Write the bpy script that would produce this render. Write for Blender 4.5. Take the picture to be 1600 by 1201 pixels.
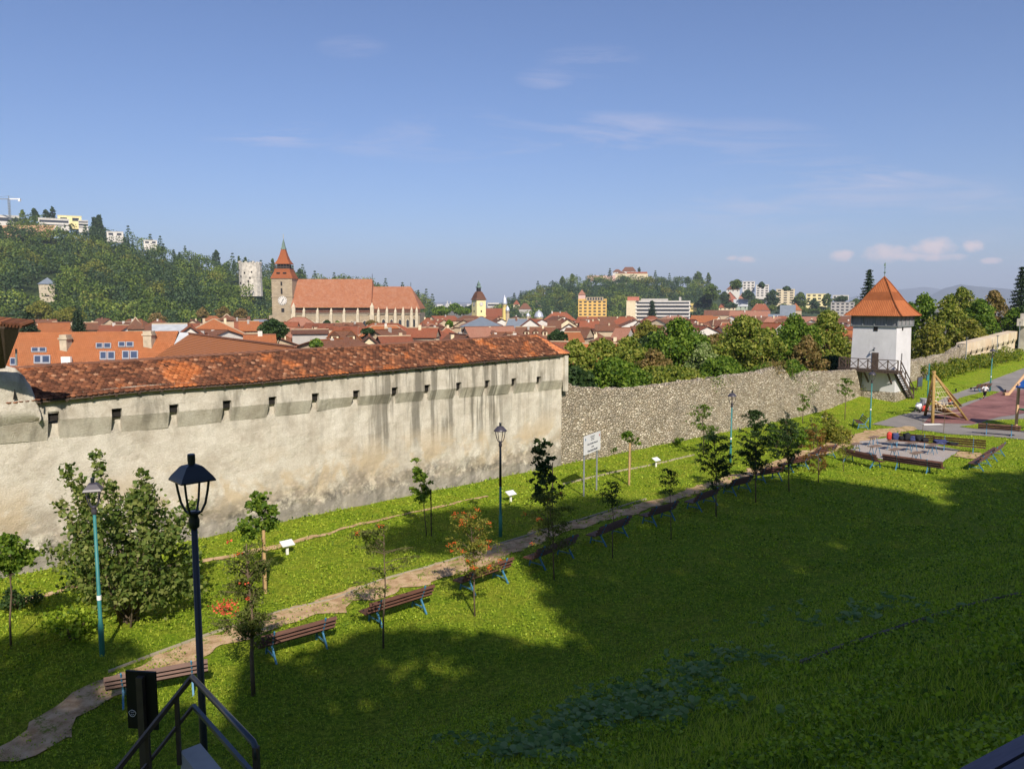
import bpy, bmesh, math, random
import numpy as np
from mathutils import Vector, Matrix, noise
rnd = random.Random(7)
NR = np.random.RandomState(11)
R = math.radians
scene = bpy.context.scene
for o in list(bpy.data.objects): bpy.data.objects.remove(o)

# ---------------------------------------------------------------- camera
F = 1232.0
CZ = 10.0
PITCH = math.atan(130.0 / F)
cam_d = bpy.data.cameras.new('camera'); cam = bpy.data.objects.new('camera', cam_d)
scene.collection.objects.link(cam); scene.camera = cam
cam.location = (0, 0, CZ); cam.rotation_euler = (math.pi/2 - PITCH, 0, 0)
cam_d.sensor_fit = 'HORIZONTAL'; cam_d.sensor_width = 36; cam_d.lens = 36 * F / 1600.0
cam_d.clip_start = 0.1; cam_d.clip_end = 60000

# ---------------------------------------------------------------- light and sky
SUN_EL = R(38.0)
SH = Vector((0.25, -0.968, 0)).normalized()          # horizontal direction towards the sun
SUN = Vector((SH.x*math.cos(SUN_EL), SH.y*math.cos(SUN_EL), math.sin(SUN_EL)))
sd = bpy.data.lights.new('sun', 'SUN'); sun = bpy.data.objects.new('sun', sd); scene.collection.objects.link(sun)
sd.energy = 5.0; sd.angle = R(0.5); sd.color = (1.0, 0.90, 0.76)
sun.rotation_euler = SUN.to_track_quat('Z', 'Y').to_euler(); sun.location = (0, 0, 200)
world = bpy.data.worlds.new('World'); scene.world = world; world.use_nodes = True
wt = world.node_tree; wt.nodes.clear()
def wn(t, **k):
    n = wt.nodes.new(t)
    for a, b in k.items(): setattr(n, a, b)
    return n
def wmath(op, a, b=None, c=None, clamp=False):
    n = wn('ShaderNodeMath', operation=op); n.use_clamp = clamp
    for i, v in enumerate((a, b, c)):
        if v is None: continue
        if isinstance(v, (int, float)): n.inputs[i].default_value = v
        else: wt.links.new(v, n.inputs[i])
    return n.outputs[0]
sky = wn('ShaderNodeTexSky', sky_type='NISHITA'); sky.sun_disc = False
sky.sun_elevation = SUN_EL; sky.sun_rotation = math.atan2(SH.x, SH.y)
sky.altitude = 600; sky.air_density = 1.0; sky.dust_density = 1.2; sky.ozone_density = 3.0
tc = wn('ShaderNodeTexCoord'); sx = wn('ShaderNodeSeparateXYZ'); wt.links.new(tc.outputs['Generated'], sx.inputs[0])
yy = wmath('MAXIMUM', sx.outputs[1], 0.05)
az = wmath('DIVIDE', sx.outputs[0], yy); el = wmath('DIVIDE', sx.outputs[2], yy)
cb = wn('ShaderNodeCombineXYZ'); wt.links.new(az, cb.inputs[0]); wt.links.new(wmath('MULTIPLY', el, 7.5), cb.inputs[1])
cb.inputs[2].default_value = 3.7
n1 = wn('ShaderNodeTexNoise'); n1.inputs['Scale'].default_value = 3.4; n1.inputs['Detail'].default_value = 10; n1.inputs['Roughness'].default_value = 0.66
n1.inputs['Distortion'].default_value = 0.7
wt.links.new(cb.outputs[0], n1.inputs['Vector'])
def blob(ax, ey, sa, se):
    a = wmath('DIVIDE', wmath('SUBTRACT', az, ax), sa); e = wmath('DIVIDE', wmath('SUBTRACT', el, ey), se)
    r = wmath('ADD', wmath('MULTIPLY', a, a), wmath('MULTIPLY', e, e))
    return wmath('SUBTRACT', 1.0, wmath('MINIMUM', r, 1.0))
def px(u): return (u-800)/F
def pe(v): return (470-v)/F
wisp = None
for (u, v, a, b, s) in ((440,220,130,24,.75),(600,238,90,16,.5),(760,225,230,50,.5),(850,135,50,18,.6),(960,220,190,40,.7),(1330,290,190,42,.9),(1150,235,170,45,.5),(920,110,90,28,.4),(1250,330,360,60,.5),(1500,330,120,60,.6),(560,90,60,20,.3)):
    t = wmath('MULTIPLY', blob(px(u), pe(v), a/F, b/F), s)
    wisp = t if wisp is None else wmath('MAXIMUM', wisp, t)
mr = wn('ShaderNodeMapRange'); mr.inputs[1].default_value = 0.46; mr.inputs[2].default_value = 0.74
wt.links.new(n1.outputs['Fac'], mr.inputs[0])
wispf = wmath('MULTIPLY', wmath('MULTIPLY', wisp, mr.outputs[0]), 1.0)
n2 = wn('ShaderNodeTexNoise'); n2.inputs['Scale'].default_value = 42; n2.inputs['Detail'].default_value = 6; n2.inputs['Roughness'].default_value = 0.55
cb2 = wn('ShaderNodeCombineXYZ'); wt.links.new(az, cb2.inputs[0]); wt.links.new(wmath('MULTIPLY', el, 1.3), cb2.inputs[1]); wt.links.new(cb2.outputs[0], n2.inputs['Vector'])
cum = None
for (u, v, a, b) in ((1378,397,46,20),(1450,388,46,23),(1513,385,22,16),(1308,399,26,13),(1162,406,22,8),(1140,404,14,6),(1420,402,110,10),(1540,408,24,7)):
    t = blob(px(u), pe(v), a/F, b/F)
    cum = t if cum is None else wmath('MAXIMUM', cum, t)
cumf = wmath('MULTIPLY', wmath('SUBTRACT', wmath('ADD', wmath('MULTIPLY', cum, 0.75), wmath('MULTIPLY', n2.outputs['Fac'], 1.3)), 0.90, clamp=False), 1.9, clamp=True)
cumf = wmath('MULTIPLY', cumf, wmath('MINIMUM', wmath('MULTIPLY', cum, 5.0), 1.0))
cumf = wmath('MULTIPLY', cumf, 0.92)
mx = wn('ShaderNodeMix', data_type='RGBA'); wt.links.new(wispf, mx.inputs['Factor']); wt.links.new(sky.outputs[0], mx.inputs['A']); mx.inputs['B'].default_value = (6.6, 6.1, 7.2, 1)
mx2 = wn('ShaderNodeMix', data_type='RGBA'); wt.links.new(cumf, mx2.inputs['Factor']); wt.links.new(mx.outputs['Result'], mx2.inputs['A']); mx2.inputs['B'].default_value = (9.5, 7.6, 7.2, 1)
bg = wn('ShaderNodeBackground'); bg.inputs['Strength'].default_value = 0.088
tint = wn('ShaderNodeMix', data_type='RGBA', blend_type='MULTIPLY'); tint.inputs['Factor'].default_value = 1.0; tint.inputs['B'].default_value = (0.76, 0.84, 1.06, 1); wt.links.new(sky.outputs[0], tint.inputs['A']); wt.links.new(tint.outputs['Result'], mx.inputs['A'])
wt.links.new(mx2.outputs['Result'], bg.inputs['Color'])
wo = wn('ShaderNodeOutputWorld'); wt.links.new(bg.outputs[0], wo.inputs[0])
scene.view_settings.view_transform = 'Standard'; scene.view_settings.look = 'None'
scene.view_settings.exposure = 0.36; scene.view_settings.gamma = 1.0; scene.view_settings.use_curve_mapping = False
scene.cycles.max_bounces = 6; scene.cycles.transparent_max_bounces = 6; scene.cycles.volume_bounces = 0
scene.cycles.volume_step_rate = 10; scene.cycles.volume_max_steps = 64
scene.render.film_transparent = False

# ---------------------------------------------------------------- frames and terrain
W0 = Vector((3.0, 47.6)); T = Vector((0.735, 0.678)).normalized(); N = Vector((T.y, -T.x))
def wn_of(x, y):
    dx, dy = x-W0.x, y-W0.y
    return dx*T.x+dy*T.y, dx*N.x+dy*N.y
def xy_of(w, n): return W0.x+T.x*w+N.x*n, W0.y+T.y*w+N.y*n
def sp(x, k):                                        # soft ramp
    return k*math.log(1+math.exp(min(40, x/k)))
def Gwn(w, n):
    q = n-(18.7+0.15*(w+23.4))
    z = 0.49*sp(q, 0.7)+0.28*sp(q-19, 1.5)
    r = 0.045*sp(w-34, 3)
    z += r*(1 if n < 25 else 1)
    if n < 8 and w > 20: z += 0.45*max(0, 1-n/6.0)**1.2*min(1, max(0, (w-34)/8))
    x, y = xy_of(w, n)
    z += 1.05*math.exp(-((x+3.3)**2+(y-7.6)**2)/5.0)
    z += 0.05*noise.noise(Vector((w*.35, n*.35, 0)))+0.02*noise.noise(Vector((w*1.3, n*1.3, 4)))
    return z
def G(x, y):
    w, n = wn_of(x, y)
    return Gwn(w, n)
CP, SPt = math.cos(PITCH), math.sin(PITCH)
def ray(u, v):
    a = (u-800)/F; b = (600.5-v)/F
    return Vector((a, CP+b*SPt, -SPt+b*CP))
def at_d(u, v, Y):                                   # the point a pixel shows when it stands Y metres ahead
    d = ray(u, v); return Vector((0, 0, CZ))+d*(Y/d.y)
def at_z(u, v, z=0.0):
    d = ray(u, v); return Vector((0, 0, CZ))+d*((z-CZ)/d.z)
def at_n(u, v, n):                                   # on the vertical plane n metres before the town wall
    d = ray(u, v); dn = d.x*N.x+d.y*N.y; k = (n-(-W0.x*N.x-W0.y*N.y))/dn
    return Vector((0, 0, CZ))+d*k
def at_g(u, v):                                      # where the pixel's ray meets the ground
    d = ray(u, v); t = 3.0
    while t < 260:
        p = Vector((0, 0, CZ))+d*t
        if p.z <= G(p.x, p.y): break
        t += 0.25
    for k in range(8):
        pass
    lo, hi = t-0.25, t
    for k in range(10):
        m = (lo+hi)/2; p = Vector((0, 0, CZ))+d*m
        if p.z <= G(p.x, p.y): hi = m
        else: lo = m
    p = Vector((0, 0, CZ))+d*hi
    return Vector((p.x, p.y, G(p.x, p.y)))

# ---------------------------------------------------------------- helpers
COL = scene.collection
def tag(o, label=None, cat=None, group=None, kind=None):
    if label: o['label'] = label
    if cat: o['category'] = cat
    if group: o['group'] = group
    if kind: o['kind'] = kind
    return o
def empty(name, loc, rz=0, label=None, cat=None, group=None):
    o = bpy.data.objects.new(name, None); COL.objects.link(o); o.location = loc; o.rotation_euler = (0, 0, rz)
    o.empty_display_size = 0.2
    return tag(o, label, cat, group)
def kids(o): return CH.get(o.name, [])
CH = {}
def copy_tree(o, parent=None):
    c = o.copy(); COL.objects.link(c)
    if parent: c.parent = parent; CH.setdefault(parent.name, []).append(c)
    for ch in list(kids(o)): copy_tree(ch, c)
    return c
class MB:
    def __init__(s): s.v = []; s.f = []; s.m = []; s.mi = 0
    def add(s, vs, fs):
        b = len(s.v); s.v += [tuple(p) for p in vs]; s.f += [tuple(b+i for i in f) for f in fs]; s.m += [s.mi]*len(fs); return s
    def box(s, x0, y0, z0, x1, y1, z1, M=None):
        vs = [(x0,y0,z0),(x1,y0,z0),(x1,y1,z0),(x0,y1,z0),(x0,y0,z1),(x1,y0,z1),(x1,y1,z1),(x0,y1,z1)]
        if M is not None: vs = [M @ Vector(p) for p in vs]
        return s.add(vs, [(0,3,2,1),(4,5,6,7),(0,1,5,4),(1,2,6,5),(2,3,7,6),(3,0,4,7)])
    def bar(s, a, b, w, h, up=(0,0,1)):
        a = Vector(a); b = Vector(b); d = (b-a).normalized(); u = Vector(up)
        if abs(d.dot(u)) > 0.98: u = Vector((0,1,0))
        r = d.cross(u).normalized(); t = r.cross(d).normalized(); vs = []
        for p in (a, b):
            for (i, j) in ((-1,-1),(1,-1),(1,1),(-1,1)): vs.append(p+r*(i*w/2)+t*(j*h/2))
        return s.add(vs, [(0,1,2,3),(7,6,5,4),(0,4,5,1),(1,5,6,2),(2,6,7,3),(3,7,4,0)])
    def tube(s, pts, rad, n=8, caps=True):
        pts = [Vector(p) for p in pts]; m = len(pts)
        if not hasattr(rad, '__len__'): rad = [rad]*m
        b = len(s.v); px_ = None
        for i, p in enumerate(pts):
            d = (pts[min(i+1, m-1)]-pts[max(i-1, 0)])
            d = d.normalized() if d.length > 1e-9 else Vector((0,0,1))
            if px_ is None:
                u = Vector((0,0,1)) if abs(d.z) < .9 else Vector((1,0,0)); px_ = d.cross(u).normalized()
            else:
                px_ = (px_-d*px_.dot(d)); px_ = px_.normalized() if px_.length > 1e-6 else d.orthogonal().normalized()
            q = d.cross(px_)
            for k in range(n):
                an = 2*math.pi*k/n; s.v.append(tuple(p+px_*(rad[i]*math.cos(an))+q*(rad[i]*math.sin(an))))
        for i in range(m-1):
            for k in range(n):
                k2 = (k+1) % n; s.f.append((b+i*n+k, b+i*n+k2, b+(i+1)*n+k2, b+(i+1)*n+k)); s.m.append(s.mi)
        if caps:
            s.f.append(tuple(b+k for k in reversed(range(n)))); s.m.append(s.mi)
            s.f.append(tuple(b+(m-1)*n+k for k in range(n))); s.m.append(s.mi)
        return s
    def lathe(s, prof, n=16, c=(0,0,0), rot=0):
        b = len(s.v); m = len(prof)
        for (r, z) in prof:
            for k in range(n):
                an = 2*math.pi*k/n+rot; s.v.append((c[0]+r*math.cos(an), c[1]+r*math.sin(an), c[2]+z))
        for i in range(m-1):
            for k in range(n):
                k2 = (k+1) % n; s.f.append((b+i*n+k, b+i*n+k2, b+(i+1)*n+k2, b+(i+1)*n+k)); s.m.append(s.mi)
        s.f.append(tuple(b+k for k in reversed(range(n)))); s.m.append(s.mi)
        s.f.append(tuple(b+(m-1)*n+k for k in range(n))); s.m.append(s.mi)
        return s
    def build(s, name, mats, parent=None, smooth=False):
        me = bpy.data.meshes.new(name); me.from_pydata(s.v, [], s.f)
        if not isinstance(mats, (list, tuple)): mats = [mats]
        for m in mats: me.materials.append(m)
        if len(mats) > 1: me.polygons.foreach_set('material_index', s.m)
        if smooth: me.polygons.foreach_set('use_smooth', [True]*len(me.polygons))
        me.update()
        o = bpy.data.objects.new(name, me); COL.objects.link(o)
        if parent: o.parent = parent; CH.setdefault(parent.name, []).append(o)
        return o
def np_mesh(name, V, Fq, mats, parent=None, smooth=False, k=4):   # V (n,3), Fq (m,k)
    me = bpy.data.meshes.new(name); nf = len(Fq)
    me.vertices.add(len(V)); me.vertices.foreach_set('co', np.asarray(V, dtype=np.float32).ravel())
    me.loops.add(nf*k); me.loops.foreach_set('vertex_index', np.asarray(Fq, dtype=np.int32).ravel())
    me.polygons.add(nf); me.polygons.foreach_set('loop_start', np.arange(0, nf*k, k, dtype=np.int32))
    if not isinstance(mats, (list, tuple)): mats = [mats]
    for m in mats: me.materials.append(m)
    if smooth: me.polygons.foreach_set('use_smooth', np.ones(nf, dtype=bool))
    me.update(calc_edges=True); me.validate()
    o = bpy.data.objects.new(name, me); COL.objects.link(o)
    if parent: o.parent = parent; CH.setdefault(parent.name, []).append(o)
    return o
def leaf_quads(P, size, droop=0.0, aspect=0.6, up=0.0):
    """rhombic leaves at points P (n,3), random orientation"""
    n = len(P); size = np.broadcast_to(size, (n,))
    d = NR.normal(size=(n, 3)); d[:, 2] -= droop; d /= np.linalg.norm(d, axis=1)[:, None]
    e = NR.normal(size=(n, 3)); e[:, 2] *= (1-up)
    e -= d*np.sum(d*e, axis=1)[:, None]; e /= np.linalg.norm(e, axis=1)[:, None]
    s = size[:, None]
    f = np.cross(d, e)
    A = P-d*s*.5; C = P+d*s*.5; B = P+e*s*.5*aspect+f*s*.08; D = P-e*s*.5*aspect+f*s*.08
    V = np.stack([A, B, C, D], axis=1).reshape(-1, 3); Fq = np.arange(4*n).reshape(n, 4)
    return V, Fq
def clumps(cs, rs, per, flat=0.8):
    """points spread through clumps, denser to the shell"""
    out = []
    for c, r in zip(cs, rs):
        m = max(4, int(per*r*r)); d = NR.normal(size=(m, 3)); d /= np.linalg.norm(d, axis=1)[:, None]
        rr = r*(NR.uniform(0.25, 1, size=m)**0.45); p = d*rr[:, None]; p[:, 2] *= flat
        out.append(p+np.array(c))
    return np.concatenate(out)

# ---------------------------------------------------------------- materials
MT = {}
class NT:
    def __init__(s, name, rough=0.9, spec=0.2):
        s.m = bpy.data.materials.new(name); s.m.use_nodes = True; s.t = s.m.node_tree; s.t.nodes.clear()
        s.b = s.t.nodes.new('ShaderNodeBsdfPrincipled'); s.o = s.t.nodes.new('ShaderNodeOutputMaterial')
        s.t.links.new(s.b.outputs[0], s.o.inputs[0]); s.b.inputs['Roughness'].default_value = rough
        s.b.inputs['Specular IOR Level'].default_value = spec
        s.tc = s.t.nodes.new('ShaderNodeTexCoord'); MT[name] = s.m
    def n(s, t, **k):
        x = s.t.nodes.new(t)
        for a, b in k.items(): setattr(x, a, b)
        return x
    def set(s, inp, v):
        if isinstance(v, (int, float)): inp.default_value = v
        elif isinstance(v, tuple): inp.default_value = v if len(v) == 4 or inp.type == 'VECTOR' else (*v, 1)
        else: s.t.links.new(v, inp)
    def vec(s, scale=(1,1,1), loc=(0,0,0), src='Object', rot=(0,0,0)):
        mp = s.n('ShaderNodeMapping'); mp.inputs['Scale'].default_value = scale; mp.inputs['Location'].default_value = loc
        mp.inputs['Rotation'].default_value = rot
        s.t.links.new(s.tc.outputs[src], mp.inputs[0]); return mp.outputs[0]
    def noise(s, sc, vec=None, det=5, ro=0.6, dist=0.0):
        x = s.n('ShaderNodeTexNoise'); x.inputs['Scale'].default_value = sc; x.inputs['Detail'].default_value = det
        x.inputs['Roughness'].default_value = ro; x.inputs['Distortion'].default_value = dist
        s.t.links.new(vec if vec is not None else s.tc.outputs['Object'], x.inputs['Vector']); return x.outputs['Fac']
    def vor(s, sc, vec=None, feat='F1', out='Distance', rnd_=1.0):
        x = s.n('ShaderNodeTexVoronoi', feature=feat); x.inputs['Scale'].default_value = sc; x.inputs['Randomness'].default_value = rnd_
        s.t.links.new(vec if vec is not None else s.tc.outputs['Object'], x.inputs['Vector']); return x.outputs[out]
    def ramp(s, f, stops):
        x = s.n('ShaderNodeValToRGB'); r = x.color_ramp
        while len(r.elements) < len(stops): r.elements.new(0.5)
        for e, (p, c) in zip(r.elements, stops):
            e.position = p; e.color = (*c, 1) if isinstance(c, tuple) else (c, c, c, 1)
        s.set(x.inputs[0], f); return x.outputs[0]
    def mix(s, f, a, b, mode='MIX'):
        x = s.n('ShaderNodeMix', data_type='RGBA', blend_type=mode); s.set(x.inputs['Factor'], f); s.set(x.inputs['A'], a); s.set(x.inputs['B'], b)
        return x.outputs['Result']
    def math(s, op, a, b=0.0, clamp=False):
        x = s.n('ShaderNodeMath', operation=op); x.use_clamp = clamp; s.set(x.inputs[0], a); s.set(x.inputs[1], b); return x.outputs[0]
    def rng(s, f, a, b, c=0.0, d=1.0):
        x = s.n('ShaderNodeMapRange'); s.set(x.inputs[0], f)
        for i, v in enumerate((a, b, c, d)): x.inputs[i+1].default_value = v
        return x.outputs[0]
    def sep(s, src='Object'):
        x = s.n('ShaderNodeSeparateXYZ'); s.t.links.new(s.tc.outputs[src], x.inputs[0]); return x.outputs
    def island(s):
        return s.n('ShaderNodeNewGeometry').outputs['Random Per Island']
    def objrnd(s): return s.n('ShaderNodeObjectInfo').outputs['Random']
    def bump(s, h, st=0.4, dist=0.05):
        x = s.n('ShaderNodeBump'); x.inputs['Strength'].default_value = st; x.inputs['Distance'].default_value = dist
        s.set(x.inputs['Height'], h); s.t.links.new(x.outputs[0], s.b.inputs['Normal'])
    def col(s, c): s.set(s.b.inputs['Base Color'], c); return s.m
def plain(name, c, var=0.15, sc=6.0, rough=0.8, spec=0.25, metal=0.0, bump=0.0):
    k = NT(name, rough, spec); f = k.noise(sc, det=6)
    lo = tuple(x*(1-var) for x in c); hi = tuple(min(1, x*(1+var)) for x in c)
    k.col(k.ramp(f, [(0.3, lo), (0.7, hi)])); k.b.inputs['Metallic'].default_value = metal
    if bump: k.bump(k.noise(sc*6), bump, 0.02)
    return k.m
def leafmat(name, cols, trans=0.35, sc=0.6, rough=0.6):
    """leaves: clump-scale hue drift and leaf to leaf variation"""
    k = NT(name, rough, 0.25); f = k.noise(sc, det=3); i = k.island()
    g = k.math('ADD', k.math('MULTIPLY', i, 0.55), k.math('MULTIPLY', f, 0.6))
    n_ = len(cols); stops = [((j+0.5)/n_*0.8+0.12, c) for j, c in enumerate(cols)]
    c = k.ramp(g, stops); k.col(c)
    tr = k.n('ShaderNodeBsdfTranslucent'); k.t.links.new(k.mix(1.0, c, (1.3, 1.5, 0.6, 1), 'MULTIPLY'), tr.inputs[0])
    mxs = k.n('ShaderNodeMixShader'); mxs.inputs[0].default_value = trans
    k.t.links.new(k.b.outputs[0], mxs.inputs[1]); k.t.links.new(tr.outputs[0], mxs.inputs[2]); k.t.links.new(mxs.outputs[0], k.o.inputs[0])
    return k.m
# ---------------------------------------------------------------- material library
k = NT('lawn_grass', 0.95, 0.1)
v0 = k.tc.outputs['Object']
big = k.noise(0.16, det=4); mid = k.noise(1.1, det=5, ro=0.65); fine = k.noise(7.5, det=8, ro=0.85)
c = k.ramp(fine, [(0.34, (0.022, 0.050, 0.006)), (0.5, (0.165, 0.245, 0.014)), (0.66, (0.42, 0.50, 0.040))])
c2 = k.ramp(fine, [(0.34, (0.040, 0.060, 0.008)), (0.5, (0.24, 0.265, 0.022)), (0.66, (0.50, 0.50, 0.065))])
c = k.mix(k.ramp(mid, [(0.42, 0.0), (0.62, 0.75)]), c, c2)
c = k.mix(k.ramp(big, [(0.40, 0.0), (0.65, 0.55)]), c, k.mix(1.0, c, (0.75, 0.95, 0.6, 1), 'MULTIPLY'))
bare = k.ramp(k.math('ADD', k.math('MULTIPLY', k.noise(0.55, det=6, ro=0.7), 0.8), k.math('MULTIPLY', fine, 0.2)), [(0.645, 0.0), (0.70, 0.7)])
c = k.mix(bare, c, (0.20, 0.15, 0.09, 1))
k.col(c); k.bump(k.math('ADD', fine, k.math('MULTIPLY', mid, 0.6)), 0.9, 0.10)
k = NT('dry_soil', 0.95, 0.1)
c = k.ramp(k.noise(2.2, det=8, ro=0.7), [(0.35, (0.29, 0.18, 0.095)), (0.52, (0.47, 0.325, 0.19)), (0.68, (0.58, 0.43, 0.28))])
g = k.math('ADD', k.math('MULTIPLY', k.noise(1.4, det=7, ro=0.7), 0.7), k.math('MULTIPLY', k.noise(18, det=4), 0.35))
c = k.mix(k.ramp(g, [(0.56, 0.0), (0.62, 0.9)]), c, (0.13, 0.17, 0.02, 1))
k.col(c); k.bump(k.noise(25, det=6), 0.6, 0.03)
k = NT('gravel_pad', 0.95, 0.1)
c = k.ramp(k.noise(30, det=6, ro=0.8), [(0.3, (0.16, 0.14, 0.13)), (0.5, (0.34, 0.31, 0.30)), (0.7, (0.6, 0.57, 0.55))])
c = k.mix(k.ramp(k.noise(1.3, det=5), [(0.4, 0.0), (0.7, 0.5)]), c, (0.36, 0.28, 0.20, 1)); k.col(c); k.bump(k.noise(40), 0.6, 0.02)
k = NT('asphalt_path', 0.9, 0.2)
c = k.ramp(k.noise(0.5, det=7, ro=0.65), [(0.3, (0.20, 0.185, 0.175)), (0.7, (0.30, 0.275, 0.26))])
k.col(k.mix(k.math('MULTIPLY', k.noise(45, det=3), 0.35), c, (0.10, 0.10, 0.10, 1))); k.bump(k.noise(60), 0.3, 0.01)
k = NT('rubber_surface', 0.9, 0.2)
c = k.ramp(k.noise(0.28, det=7, ro=0.7, dist=0.6), [(0.35, (0.13, 0.062, 0.062)), (0.5, (0.22, 0.105, 0.10)), (0.68, (0.29, 0.15, 0.14))])
k.col(c)
k = NT('plaster_wall', 0.95, 0.1)
X, Yl, Z = k.sep()
streakv = k.vec((1.6, 0.2, 0.10)); st = k.noise(1.3, streakv, det=7, ro=0.65)
hash_ = k.noise(16, det=8, ro=0.8)
c = k.ramp(k.noise(0.8, det=8, ro=0.7), [(0.36, (0.46, 0.415, 0.345)), (0.5, (0.61, 0.57, 0.49)), (0.62, (0.70, 0.665, 0.585))])
c = k.mix(k.ramp(hash_, [(0.35, 0.45), (0.6, 0.0)]), c, (0.34, 0.29, 0.22, 1))
# rain streaks in the middle of the wall and thin ones at the far end
mA = k.math('MULTIPLY', k.rng(X, -14.5, -12.0), k.rng(X, -4.6, -5.6)); mB = k.math('MULTIPLY', k.rng(X, -22, -12, 0, .35), k.rng(X, 0, -1, 0, 1))
zf = k.rng(k.math('ADD', Z, k.math('MULTIPLY', k.noise(1.1), 1.6)), 2.6, 4.2)
sm = k.math('MULTIPLY', k.math('ADD', mA, mB, clamp=True), zf)
sf = k.math('MULTIPLY', k.ramp(st, [(0.47, 0.0), (0.56, 0.85), (0.64, 1.0)]), sm)
c = k.mix(k.math('MULTIPLY', sf, 0.85), c, (0.15, 0.14, 0.115, 1))
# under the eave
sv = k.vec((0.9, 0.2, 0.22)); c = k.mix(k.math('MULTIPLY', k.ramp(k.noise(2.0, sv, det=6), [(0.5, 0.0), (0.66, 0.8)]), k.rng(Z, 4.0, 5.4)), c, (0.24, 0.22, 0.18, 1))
# tan renders patches low, grey damp foot with rubble showing
low = k.rng(Z, 3.6, 2.2); pat = k.noise(0.55, det=5, ro=0.6, dist=0.5)
c = k.mix(k.math('MULTIPLY', k.ramp(pat, [(0.46, 0.0), (0.56, 0.8)]), low), c, (0.50, 0.40, 0.27, 1))
wv = k.noise(0.45, det=6, ro=0.7)
zz = k.math('ADD', Z, k.math('MULTIPLY', wv, 2.2))
foot = k.rng(zz, 2.75, 1.9)
grey = k.ramp(k.noise(1.8, det=8, ro=0.75), [(0.42, (0.12, 0.112, 0.10)), (0.51, (0.30, 0.275, 0.235)), (0.59, (0.60, 0.55, 0.46))])
c = k.mix(k.math('MULTIPLY', foot, 0.95), c, grey)
rub = k.math('MULTIPLY', k.rng(zz, 3.5, 2.5), k.ramp(k.noise(0.9, k.vec((1,1,1), (5,0,2)), det=6), [(0.48, 0.0), (0.55, 1.0)]))
c = k.mix(k.math('MULTIPLY', rub, 0.7), c, k.ramp(k.vor(3.2, k.vec((1, 1, 1.6))), [(0.05, (0.56, 0.47, 0.38)), (0.45, (0.30, 0.26, 0.21))]))
pl_ = k.rng(k.math('ADD', Z, k.math('MULTIPLY', k.noise(0.8, k.vec((1,1,1),(3,1,0)), det=6), 1.1)), 1.25, 1.05)
c = k.mix(k.math('MULTIPLY', pl_, 0.75), c, k.ramp(k.noise(1.5, k.vec((1,1,.35)), det=6), [(.35, (0.20, .185, .165)), (.65, (.37, .34, .30))]))
k.col(c)
h = k.math('ADD', k.math('MULTIPLY', hash_, 1.0), k.math('MULTIPLY', k.noise(5.0, det=7, ro=.7), 0.6)); k.bump(h, 0.8, 0.06)
k = NT('rubble_stone', 0.95, 0.1)
va = k.n('ShaderNodeVectorMath', operation='ADD'); nz_ = k.n('ShaderNodeTexNoise'); nz_.inputs['Scale'].default_value = .55; nz_.inputs['Detail'].default_value = 3; k.t.links.new(k.tc.outputs['Object'], nz_.inputs['Vector']); vs_ = k.n('ShaderNodeVectorMath', operation='SCALE'); vs_.inputs['Scale'].default_value = 2.6; k.t.links.new(nz_.outputs['Color'], vs_.inputs[0]); k.t.links.new(k.vec((4.2, 4.2, 7.6)), va.inputs[0]); k.t.links.new(vs_.outputs[0], va.inputs[1]); vv = va.outputs[0]; ce = k.vor(1.0, vv, out='Color'); di = k.vor(1.0, vv, feat='DISTANCE_TO_EDGE')
sep = k.n('ShaderNodeSeparateColor'); k.t.links.new(ce, sep.inputs[0])
c = k.ramp(sep.outputs[0], [(0.1, (0.42, 0.35, 0.26)), (0.5, (0.60, 0.52, 0.405)), (0.9, (0.74, 0.67, 0.55))])
c = k.mix(k.ramp(di, [(0.03, 0.65), (0.12, 0.0)]), c, (0.26, 0.21, 0.145, 1))
c = k.mix(k.ramp(k.noise(0.7, det=8, ro=0.72), [(0.46, 0.0), (0.62, 0.7)]), c, (0.31, 0.275, 0.22, 1))
c = k.mix(k.ramp(k.noise(7, det=6), [(0.4, 0.35), (0.6, 0.0)]), c, (0.17, 0.14, 0.10, 1))
k.col(c); k.bump(k.math('ADD', k.ramp(di, [(0.0, 0.0), (0.2, 1.0)]), k.math('MULTIPLY', k.noise(9), 0.5)), 1.0, 0.09)
k = NT('old_clay_tile', 0.9, 0.15)
i = k.island(); f = k.noise(0.55, det=5, ro=0.6)
a = k.ramp(i, [(0.0, (0.060, 0.027, 0.017)), (0.35, (0.12, 0.048, 0.028)), (0.7, (0.18, 0.072, 0.038)), (0.93, (0.26, 0.105, 0.052)), (1.0, (0.38, 0.21, 0.13))])
b = k.ramp(i, [(0.0, (0.26, 0.08, 0.03)), (0.6, (0.42, 0.13, 0.04)), (1.0, (0.52, 0.19, 0.07))])
c = k.mix(k.ramp(f, [(0.56, 0.0), (0.62, 0.85)]), a, b)
c = k.mix(k.ramp(k.noise(5, det=5), [(0.5, 0.0), (0.7, 0.5)]), c, (0.07, 0.05, 0.035, 1)); k.col(c)
k = NT('new_clay_tile', 0.85, 0.2)
i = k.island(); k.col(k.ramp(i, [(0.0, (0.40, 0.13, 0.05)), (1.0, (0.60, 0.23, 0.10))]))
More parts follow.
